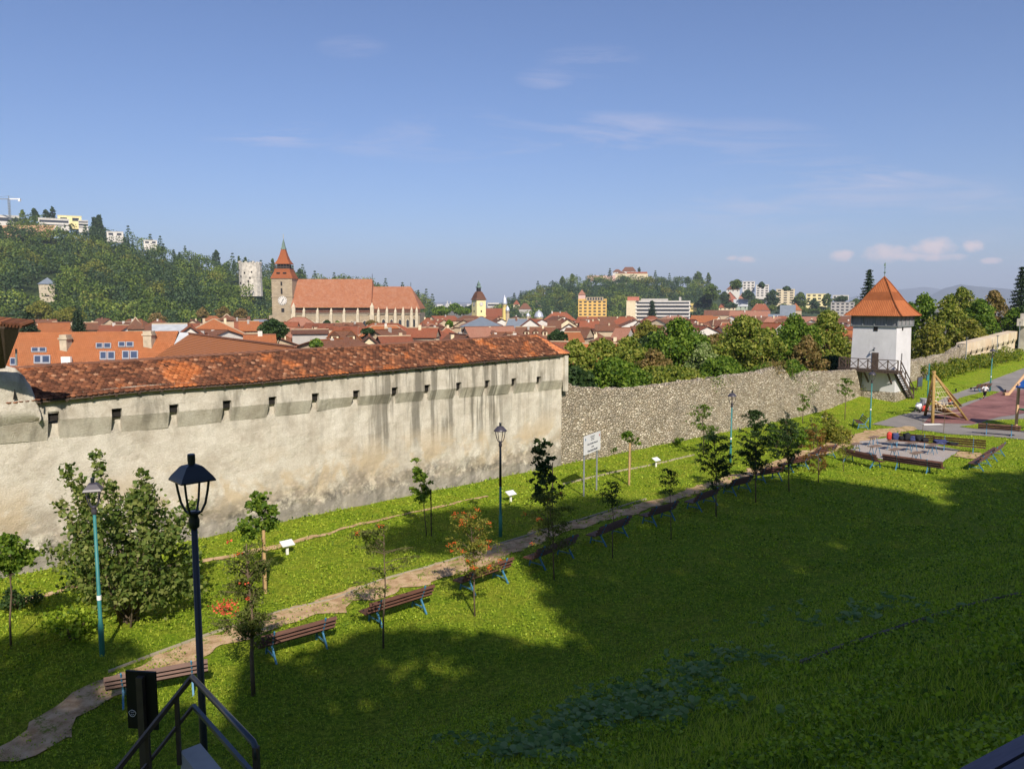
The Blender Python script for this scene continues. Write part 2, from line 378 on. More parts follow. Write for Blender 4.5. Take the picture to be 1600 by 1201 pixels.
def tilemat(name, c0, c1, sx=4.5, sy=3.2, blotch=0.35, moss=(0.16, 0.10, 0.06)):
    """small clay tiles laid in courses, in the roof's own slope coordinates (UV)"""
    k = NT(name, 0.85, 0.15)
    v = k.vec((1, 1, 1), src='UV')
    br = k.n('ShaderNodeTexBrick'); br.inputs['Scale'].default_value = 1.0; br.inputs['Brick Width'].default_value = 1/sx; br.inputs['Row Height'].default_value = 1/sy
    br.inputs['Mortar Size'].default_value = 0.035; br.inputs['Mortar Smooth'].default_value = 0.3; br.inputs['Bias'].default_value = 0.0
    k.t.links.new(v, br.inputs['Vector']); br.inputs['Color1'].default_value = (*c0, 1); br.inputs['Color2'].default_value = (*c1, 1)
    br.inputs['Mortar'].default_value = (*[x*0.45 for x in c0], 1)
    c = br.outputs['Color']
    c = k.mix(1.0, c, k.ramp(k.objrnd(), [(0.0, (0.72, 0.72, 0.74)), (0.5, (1.0, 0.98, 0.95)), (1.0, (1.22, 1.12, 1.0))]), 'MULTIPLY')
    c = k.mix(k.math('MULTIPLY', k.ramp(k.noise(3.2, k.vec((1, .6, 1), src='UV'), det=7, ro=.75), [(.4, 0.), (.62, 1.)]), .35), c, tuple(x*.45 for x in c0)+(1,))
    c = k.mix(k.ramp(k.noise(0.35, det=6, ro=0.65), [(0.45, 0.0), (0.68, blotch)]), c, moss+(1,))
    c = k.mix(k.math('MULTIPLY', k.noise(1.6, det=5), 0.35), c, tuple(min(1, x*1.25) for x in c1)+(1,))
    k.col(c); k.bump(br.outputs['Fac'], 0.35, 0.05); return k.m
tilemat('roof_orange', (0.33, 0.115, 0.045), (0.46, 0.17, 0.072), blotch=0.3)
tilemat('roof_red', (0.24, 0.075, 0.04), (0.37, 0.125, 0.068), blotch=0.5)
tilemat('roof_brown', (0.15, 0.068, 0.042), (0.25, 0.115, 0.07), blotch=0.6, moss=(0.10, 0.07, 0.05))
tilemat('roof_pink', (0.30, 0.14, 0.095), (0.40, 0.20, 0.14), blotch=0.3, moss=(0.25, 0.15, 0.11))
tilemat('church_roof', (0.27, 0.105, 0.055), (0.38, 0.165, 0.088), sx=1.4, sy=1.6, blotch=0.35, moss=(0.42, 0.26, 0.18))
tilemat('tower_tile', (0.40, 0.12, 0.045), (0.52, 0.18, 0.07), sx=6, sy=5, blotch=0.1)
k = NT('ribbed_roof', 0.8, 0.2)
v = k.vec((1, 1, 1), src='UV'); w_ = k.n('ShaderNodeTexWave', wave_type='BANDS', bands_direction='Y'); w_.inputs['Scale'].default_value = 1.1; w_.inputs['Distortion'].default_value = 0.3
k.t.links.new(v, w_.inputs['Vector'])
c = k.ramp(w_.outputs['Fac'], [(0.0, (0.13, 0.05, 0.02)), (0.35, (0.31, 0.115, 0.045)), (1.0, (0.38, 0.15, 0.06))])
k.col(k.mix(k.ramp(k.noise(0.4, det=6), [(0.5, 0.0), (0.7, 0.4)]), c, (0.28, 0.12, 0.06, 1))); k.bump(w_.outputs['Fac'], 0.5, 0.08)
plain('roof_grey', (0.16, 0.19, 0.23), 0.12, 0.5, 0.6); plain('roof_metal_light', (0.42, 0.44, 0.46), 0.15, 0.8, 0.5)
def wallmat(name, c, st=0.35):
    k = NT(name, 0.9, 0.15); f = k.noise(0.6, det=7, ro=0.65); g = k.noise(1.2, k.vec((1, 1, 0.25)), det=6)
    cc = k.ramp(f, [(0.3, tuple(x*0.86 for x in c)), (0.7, tuple(min(0.9, x*1.08) for x in c))])
    cc = k.mix(k.ramp(g, [(0.55, 0.0), (0.75, st)]), cc, tuple(x*0.55 for x in c)+(1,)); return k.col(cc)
wallmat('wall_white', (0.62, 0.59, 0.54)); wallmat('wall_cream', (0.66, 0.56, 0.38)); wallmat('wall_tan', (0.48, 0.38, 0.26))
wallmat('wall_yellow', (0.72, 0.56, 0.20)); wallmat('wall_pale_yellow', (0.78, 0.68, 0.36)); wallmat('wall_pink', (0.62, 0.42, 0.36))
wallmat('wall_ochre', (0.66, 0.42, 0.13)); wallmat('wall_red', (0.42, 0.16, 0.11)); wallmat('wall_grey', (0.40, 0.38, 0.35)); wallmat('wall_green', (0.36, 0.42, 0.33))
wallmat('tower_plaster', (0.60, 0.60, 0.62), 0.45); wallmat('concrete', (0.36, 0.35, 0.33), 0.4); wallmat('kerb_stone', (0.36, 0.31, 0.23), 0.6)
k = NT('church_stone', 0.95, 0.1)
br = k.n('ShaderNodeTexBrick'); br.inputs['Scale'].default_value = 1.0; br.inputs['Brick Width'].default_value = 1.6; br.inputs['Row Height'].default_value = 0.8; br.inputs['Mortar Size'].default_value = 0.06
cbx = k.n('ShaderNodeCombineXYZ'); xs = k.sep(); k.t.links.new(k.math('ADD', xs[0], xs[1]), cbx.inputs[0]); k.t.links.new(xs[2], cbx.inputs[1]); k.t.links.new(cbx.outputs[0], br.inputs['Vector'])
br.inputs['Color1'].default_value = (0.34, 0.27, 0.18, 1); br.inputs['Color2'].default_value = (0.44, 0.36, 0.25, 1); br.inputs['Mortar'].default_value = (0.27, 0.21, 0.14, 1)
c = k.mix(k.ramp(k.noise(0.12, det=7), [(0.42, 0.0), (0.66, 0.6)]), br.outputs['Color'], (0.25, 0.21, 0.16, 1)); k.col(c)
plain('church_trim', (0.52, 0.45, 0.33), 0.15, 0.6)
plain('old_stone', (0.44, 0.38, 0.28), 0.3, 0.9, bump=0.3); plain('pale_stone', (0.50, 0.46, 0.39), 0.4, 0.35)
plain('dark_glass', (0.035, 0.04, 0.05), 0.3, 1.0, 0.15, 0.5); plain('void_shade_paint', (0.018, 0.016, 0.015), 0.3, 1.0)  # the near-black colour stands for the shade inside openings
plain('skylight_glass', (0.05, 0.07, 0.12), 0.2, 1.0, 0.12, 0.6); plain('skylight_frame', (0.30, 0.31, 0.34), 0.1, 2.0, 0.5)
plain('silver_metal', (0.62, 0.64, 0.68), 0.1, 2.0, 0.35, 0.5, 0.5); plain('copper_green', (0.13, 0.19, 0.16), 0.2, 1.5, 0.6)
plain('gold_paint', (0.7, 0.5, 0.15), 0.1, 1.0, 0.4, 0.5, 0.6)
plain('lamp_black', (0.014, 0.019, 0.024), 0.2, 3.0, 0.38, 0.5); plain('lamp_teal', (0.030, 0.17, 0.17), 0.15, 3.0, 0.5, 0.4)
plain('lamp_hood', (0.05, 0.045, 0.06), 0.15, 3.0, 0.4, 0.5); plain('pole_grey', (0.20, 0.22, 0.23), 0.15, 3.0, 0.6)
k = NT('bench_wood', 0.55, 0.35); g = k.noise(3.0, k.vec((1.0, 14, 14)), det=6)
k.col(k.mix(k.ramp(k.objrnd(), [(0.0, 0.0), (1.0, 0.35)]), k.ramp(g, [(0.3, (0.045, 0.018, 0.012)), (0.6, (0.12, 0.048, 0.030)), (0.8, (0.20, 0.10, 0.07))]), (0.10, 0.06, 0.045, 1)))
k.bump(g, 0.3, 0.01)
k = NT('table_wood', 0.8, 0.2); g = k.noise(3.0, k.vec((1.0, 14, 14)), det=6); k.col(k.ramp(g, [(0.3, (0.10, 0.06, 0.045)), (0.7, (0.26, 0.19, 0.15))]))
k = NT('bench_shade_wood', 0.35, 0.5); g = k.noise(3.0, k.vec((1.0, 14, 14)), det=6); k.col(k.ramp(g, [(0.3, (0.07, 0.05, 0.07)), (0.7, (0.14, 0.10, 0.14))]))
plain('bench_blue', (0.05, 0.18, 0.31), 0.2, 8.0, 0.55, 0.35); plain('rail_paint', (0.035, 0.045, 0.06), 0.2, 6.0, 0.3, 0.5); plain('rail_brown', (0.06, 0.045, 0.035), 0.2, 6.0, 0.5, 0.4)
plain('board_black', (0.008, 0.008, 0.009), 0.1, 3.0, 0.5); plain('white_paint', (0.72, 0.72, 0.70), 0.06, 3.0, 0.5)
plain('sign_white', (0.66, 0.67, 0.68), 0.05, 1.0, 0.4); plain('sign_ink', (0.10, 0.11, 0.13), 0.05, 1.0, 0.6); plain('sign_blue', (0.06, 0.16, 0.30), 0.05, 1.0, 0.6); plain('sign_red', (0.45, 0.06, 0.06), 0.05, 1.0, 0.6)
k = NT('log_wood', 0.75, 0.2); g = k.noise(2.5, k.vec((9, 9, 1.0)), det=6); k.col(k.ramp(g, [(0.3, (0.22, 0.13, 0.045)), (0.7, (0.46, 0.31, 0.12))]))
k = NT('pale_wood', 0.75, 0.2); g = k.noise(2.5, k.vec((9, 9, 1.0)), det=6); k.col(k.ramp(g, [(0.3, (0.42, 0.26, 0.14)), (0.7, (0.62, 0.42, 0.25))]))
k = NT('dark_wood', 0.8, 0.2); g = k.noise(2.5, k.vec((9, 9, 1.5)), det=6); k.col(k.ramp(g, [(0.3, (0.045, 0.032, 0.026)), (0.7, (0.13, 0.095, 0.075))]))
k = NT('grey_boards', 0.8, 0.2); g = k.noise(2.0, k.vec((8, 8, 0.6)), det=5); k.col(k.ramp(g, [(0.3, (0.16, 0.16, 0.17)), (0.7, (0.30, 0.30, 0.31))]))
plain('rope_white', (0.62, 0.52, 0.38), 0.2, 5.0); plain('cloth_red', (0.50, 0.05, 0.035), 0.2, 5.0); plain('cloth_orange', (0.62, 0.10, 0.03), 0.2, 5.0)
plain('cloth_white', (0.70, 0.70, 0.72), 0.08, 5.0); plain('cloth_black', (0.016, 0.017, 0.022), 0.3, 8.0); plain('cloth_navy', (0.045, 0.055, 0.15), 0.4, 9.0)
plain('cloth_jeans', (0.14, 0.24, 0.42), 0.15, 8.0); plain('skin', (0.48, 0.27, 0.18), 0.08, 5.0, 0.6); plain('hair_dark', (0.03, 0.018, 0.012), 0.2, 9.0)
plain('plastic_green', (0.015, 0.20, 0.045), 0.1, 4.0, 0.4); plain('plastic_blue', (0.03, 0.14, 0.50), 0.1, 4.0, 0.4); plain('tyre_black', (0.015, 0.015, 0.016), 0.2, 5.0)
plain('bark', (0.13, 0.095, 0.065), 0.35, 4.0, 0.95, bump=0.4); plain('bark_dark', (0.055, 0.042, 0.032), 0.35, 4.0, 0.95, bump=0.4); plain('stake_wood', (0.42, 0.28, 0.14), 0.25, 4.0)
plain('berries', (0.60, 0.10, 0.02), 0.2, 9.0, 0.5); plain('flowers_red', (0.50, 0.09, 0.04), 0.2, 9.0)
leafmat('leaf_maple', [(0.030, 0.055, 0.010), (0.065, 0.11, 0.018), (0.13, 0.175, 0.035), (0.22, 0.24, 0.07)], 0.3, 0.9)
leafmat('leaf_green', [(0.034, 0.081, 0.009), (0.092, 0.167, 0.016), (0.196, 0.276, 0.032)], 0.4, 0.9)
leafmat('leaf_dark', [(0.014, 0.038, 0.010), (0.028, 0.062, 0.016), (0.055, 0.095, 0.026)], 0.3, 0.9)
leafmat('leaf_rowan', [(0.045, 0.07, 0.012), (0.09, 0.12, 0.02), (0.17, 0.19, 0.05)], 0.4, 0.9)
leafmat('leaf_autumn', [(0.10, 0.09, 0.02), (0.20, 0.13, 0.03), (0.30, 0.13, 0.035)], 0.4, 0.9)
leafmat('leaf_yellow', [(0.10, 0.13, 0.02), (0.20, 0.21, 0.035), (0.30, 0.27, 0.05)], 0.4, 0.9)
leafmat('leaf_grove', [(0.042, 0.072, 0.010), (0.102, 0.150, 0.017), (0.204, 0.240, 0.034), (0.312, 0.312, 0.060)], 0.35, 0.35)
leafmat('leaf_vine', [(0.09, 0.15, 0.03), (0.17, 0.24, 0.06), (0.34, 0.38, 0.18)], 0.35, 0.6)
leafmat('leaf_rusty', [(0.085, 0.085, 0.022), (0.19, 0.15, 0.045), (0.30, 0.20, 0.08)], 0.35, 0.6)
leafmat('leaf_spruce', [(0.010, 0.024, 0.012), (0.022, 0.045, 0.022), (0.05, 0.075, 0.035)], 0.15, 0.9)
leafmat('leaf_hedge', [(0.045, 0.09, 0.010), (0.12, 0.17, 0.02), (0.26, 0.26, 0.03)], 0.4, 0.7)
leafmat('leaf_weed', [(0.08, 0.16, 0.04), (0.15, 0.245, 0.07), (0.25, 0.33, 0.13)], 0.3, 0.9, rough=.95)
leafmat('blade_grass', [(0.03, 0.075, 0.006), (0.17, 0.26, 0.014), (0.34, 0.43, 0.03), (0.48, 0.50, 0.07)], 0.35, 0.5)
leafmat('leaf_clover', [(0.04, 0.090, 0.006), (0.20, 0.30, 0.018), (0.38, 0.47, 0.045)], 0.35, 0.4)
leafmat('forest_d', [(0.069, 0.086, 0.014), (0.138, 0.155, 0.023), (0.207, 0.207, 0.040)], 0.2, 0.03)
leafmat('forest_e', [(0.065, 0.072, 0.019), (0.130, 0.124, 0.039), (0.195, 0.156, 0.052)], 0.2, 0.03)
leafmat('forest_a', [(0.031, 0.062, 0.013), (0.072, 0.120, 0.019), (0.137, 0.182, 0.034)], 0.2, 0.03)
leafmat('forest_b', [(0.052, 0.098, 0.016), (0.124, 0.182, 0.026), (0.215, 0.260, 0.047)], 0.2, 0.03)
leafmat('forest_c', [(0.016, 0.038, 0.016), (0.038, 0.074, 0.027), (0.074, 0.115, 0.043)], 0.15, 0.03)
plain('hill_ground', (0.035, 0.055, 0.015), 0.4, 0.02, 0.95); plain('cut_earth', (0.45, 0.27, 0.16), 0.3, 0.05, 0.95)
plain('dark_earth', (0.13, 0.11, 0.085), 0.5, 2.0, 0.95); plain('town_ground', (0.16, 0.14, 0.10), 0.4, 0.02, 0.95); plain('far_mountain', (0.045, 0.06, 0.045), 0.4, 0.002, 0.95)

# ---------------------------------------------------------------- ground
def grid_mesh(name, ws, ns, fz, mat):
    V = []; nn = len(ns)
    for w in ws:
        for n_ in ns:
            x, y = xy_of(w, n_); V.append((x, y, fz(w, n_)))
    Fq = []
    for i in range(len(ws)-1):
        b = i*nn+np.arange(nn-1)
        Fq.append(np.stack([b, b+nn, b+nn+1, b+1], axis=1)[:, ::-1])
    return np_mesh(name, V, np.concatenate(Fq), mat, smooth=True)
ws = list(np.arange(-300, -70, 10))+list(np.arange(-70, 75, 0.45))+list(np.arange(75, 200, 2.5))+list(np.arange(200, 420, 12))
ns = list(np.arange(-0.45, 42, 0.45))+list(np.arange(42, 130, 2.5))+list(np.arange(130, 620, 18))
lawn = tag(grid_mesh('ground', ws, ns, Gwn, MT['lawn_grass']), kind='structure')
def drape(pts, name, mat, dz, step=0.5, jag=0.0, kind='structure'):
    """flat polygon laid over the terrain as a thin sheet; pts are ground points"""
    P = [(p[0], p[1]) for p in pts]
    if jag:
        Q = []
        for i in range(len(P)):
            a = P[i]; b = P[(i+1) % len(P)]; L = math.dist(a, b); m = max(1, int(L/0.35))
            for j in range(m):
                t = j/m; x = a[0]+(b[0]-a[0])*t; y = a[1]+(b[1]-a[1])*t
                Q.append((x+jag*noise.noise(Vector((x*1.3, y*1.3, 1)))+jag*.4*noise.noise(Vector((x*5, y*5, 3))), y+jag*noise.noise(Vector((x*1.3, y*1.3, 9)))+jag*.4*noise.noise(Vector((x*5, y*5, 13)))))
        P = Q
    bm = bmesh.new(); vs = [bm.verts.new((x, y, 0)) for x, y in P]; bm.faces.new(vs)
    bmesh.ops.triangulate(bm, faces=bm.faces)
    x0, x1 = min(p[0] for p in P), max(p[0] for p in P); y0, y1 = min(p[1] for p in P), max(p[1] for p in P)
    for (lo, hi, ax) in ((x0, x1, 0), (y0, y1, 1)):
        s = lo+step
        while s < hi:
            co = (s, 0, 0) if ax == 0 else (0, s, 0); no = (1, 0, 0) if ax == 0 else (0, 1, 0)
            bmesh.ops.bisect_plane(bm, geom=bm.verts[:]+bm.edges[:]+bm.faces[:], plane_co=co, plane_no=no); s += step
    for v in bm.verts: v.co.z = G(v.co.x, v.co.y)+dz
    bm.normal_update()
    if sum(f.normal.z for f in bm.faces) < 0: bmesh.ops.reverse_faces(bm, faces=bm.faces)
    me = bpy.data.meshes.new(name); bm.to_mesh(me); bm.free(); me.materials.append(mat)
    o = bpy.data.objects.new(name, me); COL.objects.link(o); return tag(o, kind=kind)
def strip_poly(pix, width):
    """ground polygon of a strip through the given centre pixels; width may vary"""
    C_ = [at_g(*p) for p in pix]; L = []; Rr = []
    for i, p in enumerate(C_):
        a = C_[max(0, i-1)]; b = C_[min(len(C_)-1, i+1)]; d = Vector((b.x-a.x, b.y-a.y)).normalized(); nn = Vector((-d.y, d.x))
        w = width[i] if hasattr(width, '__len__') else width
        L.append((p.x+nn.x*w/2, p.y+nn.y*w/2)); Rr.append((p.x-nn.x*w/2, p.y-nn.y*w/2))
    return L+Rr[::-1]
PATHS = []
def path(name, pts, mat, dz, jag, **k):
    PATHS.append(pts); return drape(pts, name, mat, dz, jag=jag, **k)
path('path', strip_poly([(20,1190),(110,1110),(205,1060),(320,1008),(430,970),(560,930),(690,892),(790,860),(850,835),(935,812),(1010,790),(1090,765),(1160,743),(1225,722),(1290,702),(1330,688),(1375,676),(1430,668)], [0.9,0.95,1.0,1.0,1.1,1.2,1.25,1.2,1.0,0.9,0.9,0.9,0.9,1.0,1.6,2.1,2.0,1.4]), MT['dry_soil'], 0.035, 0.42)
path('footpath', strip_poly([(0,948),(90,925),(160,905),(300,880),(430,855),(560,820),(640,802),(760,775)], [0.4]*5+[0.3,0.25,0.2]), MT['dry_soil'], 0.03, 0.25)
path('gravel_yard', [at_g(*p) for p in [(1322,707),(1345,690),(1390,684),(1450,694),(1500,704),(1463,729),(1395,722)]], MT['gravel_pad'], 0.045, 0.10)
path('bare_patch', [at_g(*p) for p in [(1498,706),(1530,708),(1545,715),(1520,718),(1490,713)]], MT['dry_soil'], 0.05, 0.2)
pav = [at_g(*p) for p in [(1362,663),(1395,652),(1440,640),(1480,619),(1530,602),(1600,575)]]+[Vector((105, 108, 0)), Vector((105, 60, 0))]+[at_g(*p) for p in [(1660,702),(1600,687),(1560,683),(1480,678),(1420,670)]]
path('pavement', pav, MT['asphalt_path'], 0.03, 0.0, step=0.8)
path('playground_surface', [at_g(*p) for p in [(1443,662),(1455,650),(1500,638),(1546,619),(1566,611),(1625,608),(1700,622),(1640,640),(1560,652),(1521,663)]], MT['rubber_surface'], 0.05, 0.0, step=0.8)
path('grass_verge', [at_g(*p) for p in [(1475,636),(1500,622),(1530,614),(1551,611),(1562,613),(1548,618),(1515,627),(1490,637)]], MT['lawn_grass'], 0.045, 0.12, step=0.8)
path('grass_verge', [at_g(*p) for p in [(1499,667),(1530,662),(1546,657),(1600,655),(1640,660),(1640,676),(1600,674),(1545,671),(1510,669)]], MT['lawn_grass'], 0.055, 0.12, step=0.8)

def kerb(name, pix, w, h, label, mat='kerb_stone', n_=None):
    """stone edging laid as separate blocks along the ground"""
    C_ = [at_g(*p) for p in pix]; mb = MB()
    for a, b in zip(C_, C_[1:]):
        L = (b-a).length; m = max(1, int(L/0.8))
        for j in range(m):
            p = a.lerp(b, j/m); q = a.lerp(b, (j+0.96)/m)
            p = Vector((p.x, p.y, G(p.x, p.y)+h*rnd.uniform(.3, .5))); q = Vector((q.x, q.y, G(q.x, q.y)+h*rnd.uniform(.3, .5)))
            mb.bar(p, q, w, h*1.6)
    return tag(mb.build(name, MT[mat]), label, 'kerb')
kerb('path_kerb', [(170,1050),(235,1025),(330,990),(440,955),(520,937),(600,905),(690,880),(770,853),(850,828),(930,805),(1010,780)], 0.08, 0.05, 'low stone edging along the wall side of the dirt path')
kerb('lawn_kerb', [(880,757),(960,738),(1040,722),(1085,711)], 0.07, 0.07, 'thin pale edging strip across the lawn behind the white sign')
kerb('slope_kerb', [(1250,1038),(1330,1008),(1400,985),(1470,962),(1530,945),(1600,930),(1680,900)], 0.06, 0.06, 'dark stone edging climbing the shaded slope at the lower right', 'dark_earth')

# ---------------------------------------------------------------- grass blades and ground cover
def near_path(x, y):
    for P in PATHS:
        pass
    return False
def inside(P, x, y):
    c = False; j = len(P)-1
    for i in range(len(P)):
        xi, yi = P[i][0], P[i][1]; xj, yj = P[j][0], P[j][1]
        if (yi > y) != (yj > y) and x < (xj-xi)*(y-yi)/(yj-yi)+xi: c = not c
        j = i
    return c
HARD = [p for i, p in enumerate(PATHS) if i in (2, 4, 5)]; SOFT = [PATHS[0], PATHS[1]]
VERGE = PATHS[6:8]
def scatter(nmax, r0, r1, seed, keep=None):
    rs = np.random.RandomState(seed); out = []
    bb = [(min(p[0] for p in P), max(p[0] for p in P), min(p[1] for p in P), max(p[1] for p in P), P) for P in HARD+SOFT+VERGE]
    for _ in range(nmax):
        a = math.atan((rs.uniform(-0.70, 0.70))); r = r0*(r1/r0)**rs.uniform(); x = r*math.sin(a); y = r*math.cos(a)
        w, n = wn_of(x, y)
        if n < 0.02: continue
        bad = False; verge = False
        for i, (a0, a1, b0, b1, P) in enumerate(bb):
            if a0 <= x <= a1 and b0 <= y <= b1 and inside(P, x, y):
                if i < 3: bad = True
                elif i < 5: bad = bad or (noise.noise(Vector((x*1.1, y*1.1, 3)))+.5*noise.noise(Vector((x*4, y*4, 3))) < .18 and rs.uniform() < .95)
                else: verge = True
        if bad and not verge: continue
        if keep and not keep(x, y, w, n, r): continue
        out.append((x, y, Gwn(w, n), r))
    return np.array(out)
def blades(name, P, h, wid, mat, lean=0.5, label=None, per=3):
    n = len(P); base = np.repeat(P[:, :3], per, axis=0); rr = np.repeat(P[:, 3], per); m = len(base)
    base[:, :2] += NR.normal(size=(m, 2))*0.05
    an = NR.uniform(0, 2*np.pi, m); le = NR.uniform(0, lean, m); hh = h*NR.uniform(.5, 1.2, m)
    sc = np.clip(rr/22.0, 0.75, 2.2); ww = wid*sc*NR.uniform(.7, 1.2, m)
    t = np.stack([np.cos(an), np.sin(an), np.zeros(m)], 1); s = np.stack([-np.sin(an), np.cos(an), np.zeros(m)], 1)
    tip = base+t*(le*hh)[:, None]+np.array([0, 0, 1.0])*(hh)[:, None]; base[:, 2] -= 0.01
    V = np.stack([base-s*ww[:, None]/2, base+s*ww[:, None]/2, tip], 1).reshape(-1, 3)
    return tag(np_mesh(name, V, np.arange(3*m).reshape(m, 3), mat, k=3), label, kind='stuff')
blades('grass', scatter(90000, 5, 75, 1), 0.085, 0.022, MT['blade_grass'], 1.3, 'short green lawn grass in front of the town wall', 3)
def cov(x, y, w, n, r):
    return (n < 5.2+1.5*noise.noise(Vector((w*.3, n*.3, 0))) and noise.noise(Vector((w*.8, n*.8, 5))) > -0.25) or (noise.noise(Vector((w*.45, n*.45, 7))) > 0.02) or noise.noise(Vector((w*1.7, n*1.7, 11))) > .12
Pc = scatter(200000, 5, 95, 2, cov)
V, Fq = leaf_quads(Pc[:, :3]+np.stack([NR.normal(size=len(Pc))*.05, NR.normal(size=len(Pc))*.05, NR.uniform(0.02, 0.14, len(Pc))], 1), 0.062*NR.uniform(.6, 1.3, len(Pc))*np.clip(Pc[:, 3]/24, .8, 1.7), up=0.6, aspect=0.9)
tag(np_mesh('ground_cover', V, Fq, MT['leaf_clover']), 'bright leafy ground cover along the foot of the town wall', kind='stuff')
print('MARK ground done')
# ---------------------------------------------------------------- plastered town wall with tiled roof
WM = Matrix(((T.x, -N.x, 0, W0.x), (T.y, -N.y, 0, W0.y), (0, 0, 1, 0), (0, 0, 0, 1)))      # local x along the wall, y away from the lawn
def wloc(p):
    w, n = wn_of(p[0], p[1]); return Vector((w, -n, p[2]))
def pw(u, v, n): return wloc(at_n(u, v, n))
def interp(tab):
    tab = sorted(tab)
    def f(x):
        if x <= tab[0][0]:
            a, b = tab[0], tab[1]
        elif x >= tab[-1][0]:
            a, b = tab[-2], tab[-1]
        else:
            for a, b in zip(tab, tab[1:]):
                if a[0] <= x <= b[0]: break
        return a[1]+(b[1]-a[1])*(x-a[0])/(b[0]-a[0])
    return f
PRO = 0.27
eave = interp([(lambda p: (p.x, p.z))(pw(u, v, PRO+0.22)) for u, v in ((60,626),(225,609),(400,597),(556,582),(703,569),(869,554))])
btop = interp([(lambda p: (p.x, p.z))(pw(u, v, PRO)) for u, v in ((0,666),(75,656),(200,649),(350,637),(487,625),(587,617),(681,609),(869,594))])
bbot = interp([(lambda p: (p.x, p.z))(pw(u, v, 0)) for u, v in ((0,693),(75,687),(175,676),(265,668),(400,653),(478,645),(550,634),(650,627),(869,608))])
RN = -1.55
ridge = interp([(lambda p: (p.x, p.z))(pw(u, v, RN)) for u, v in ((37,575),(257,560),(400,551),(628,537),(837,523))])
wend = 0.0; wl = -40.0
wroof0 = pw(62, 626, PRO).x; wrend = pw(837, 523, RN).x
print('WALL eave', eave(-28), eave(0), 'btop', btop(-28), btop(0), 'bbot', bbot(-28), bbot(0), 'ridge', ridge(-28), ridge(-3), 'roof from', wroof0, 'ridge end', wrend)
slots = [pw(u, v, PRO).x for u, v in ((84,652),(183,647),(272,637),(355,630),(426,621),(493,617),(557,610),(617,606),(668,603),(717,601),(762,597),(803,594),(842,591))]
def wall_sheet(name_, w0, w1, zlo, zhi, y_of, step, amp, mb_out):
    """rough-faced vertical sheet"""
    nw = max(1, int((w1-w0)/step)); vs = []; fs = []
    nz = 26
    for i in range(nw+1):
        w = w0+(w1-w0)*i/nw; a = zlo(w); b = zhi(w)
        for j in range(nz+1):
            z = a+(b-a)*j/nz
            r = amp*(noise.noise(Vector((w*.9, z*.9, 0)))*1.2+noise.noise(Vector((w*2.7, z*2.7, 3)))*.6)
            if z < 2.0: r *= 1.0+1.4*min(1, (2.0-z))
            vs.append((w, y_of(z)+r, z))
    for i in range(nw):
        for j in range(nz):
            b = i*(nz+1)+j; fs.append((b, b+nz+1, b+nz+2, b+1))
    mb_out.add(vs, fs)
tw = empty('town_wall', (W0.x, W0.y, 0), math.atan2(T.y, T.x), 'long cream plastered town wall with slotted ledge under a clay tile roof', 'wall')
mb = MB()
gz = lambda w: Gwn(w, 0.0)-0.6
wall_sheet('low', wl, wend, gz, lambda w: bbot(w)+0.10, lambda z: 0.0, 0.25, 0.035, mb)
wall_sheet('up', wl, wend, lambda w: btop(w)+0.33, lambda w: eave(w)+0.16, lambda z: -PRO, 0.25, 0.018, mb)
# core, far end and back faces
def hexa(mb, w0, w1, y0, y1, z0a, z1a, z0b, z1b):
    mb.add([(w0,y0,z0a),(w1,y0,z0b),(w1,y1,z0b),(w0,y1,z0a),(w0,y0,z1a),(w1,y0,z1b),(w1,y1,z1b),(w0,y1,z1a)], [(0,3,2,1),(4,5,6,7),(0,1,5,4),(1,2,6,5),(2,3,7,6),(3,0,4,7)])
hexa(mb, wl, wend-0.02, 0.06, 1.0, -6, btop(wl)+.34, -6, btop(0)+.34)
hexa(mb, wend-0.06, wend, -0.02, 1.1, -6, bbot(0)+.3, -6, bbot(0)+.25)
segs = [wl]+[s for s in slots]+[wend]
edges = []; prev = wl
for s in slots: edges.append((prev, s-0.19)); prev = s+0.19
edges.append((prev, wend))
for (a, b) in edges:                                           # solid ledge between the slots: tapered underside
    m = max(1, int((b-a)/0.5)); vs = []; fs = []
    for i in range(m+1):
        w = a+(b-a)*i/m; j0 = 0.02*noise.noise(Vector((w*1.5, 0, 0)))
        for (y, z) in ((0.05, bbot(w)-0.02), (-0.015, bbot(w)), (-PRO-0.012+j0, btop(w)), (-PRO-0.004, btop(w)+0.335), (0.05, btop(w)+0.335)): vs.append((w, y, z))
    for i in range(m):
        for j in range(4): b0 = i*5+j; fs.append((b0, b0+5, b0+6, b0+1))
    fs.append((0,1,2,3,4)); e = m*5; fs.append((e+4,e+3,e+2,e+1,e)); mb.add(vs, fs)
for s in slots:                                                # lintels closing the slot heads
    z = btop(s); hexa(mb, s-0.20, s+0.20, -PRO, 0.05, z+0.30, z+0.40, z+0.30, z+0.40)
hexa(mb, wl, wend-0.02, -PRO+0.05, 1.0, btop(wl)+.85, eave(wl)+.1, btop(0)+.60, eave(0)+.1)
hexa(mb, wend-0.03, wend+0.01, -PRO-.02, 1.1, btop(0)+.0, eave(0)+.12, btop(0)+.0, eave(0)+.14)
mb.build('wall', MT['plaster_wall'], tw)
mb = MB()
for s in slots:
    z = btop(s); mb.box(s-0.185, -0.09, z-0.04, s+0.185, 0.40, z+0.305)  # solid dark block in each slot head, its colour painting the opening's shade
mb.build('slot_shade_block', MT['void_shade_paint'], tw)
# gable end strip (white edge pier at the right end)
mb = MB(); mb.box(-0.14, -PRO-0.16, bbot(0)-.1, 0.14, -PRO+0.02, eave(0)-.12); mb.build('end_pier', MT['plaster_wall'], tw)
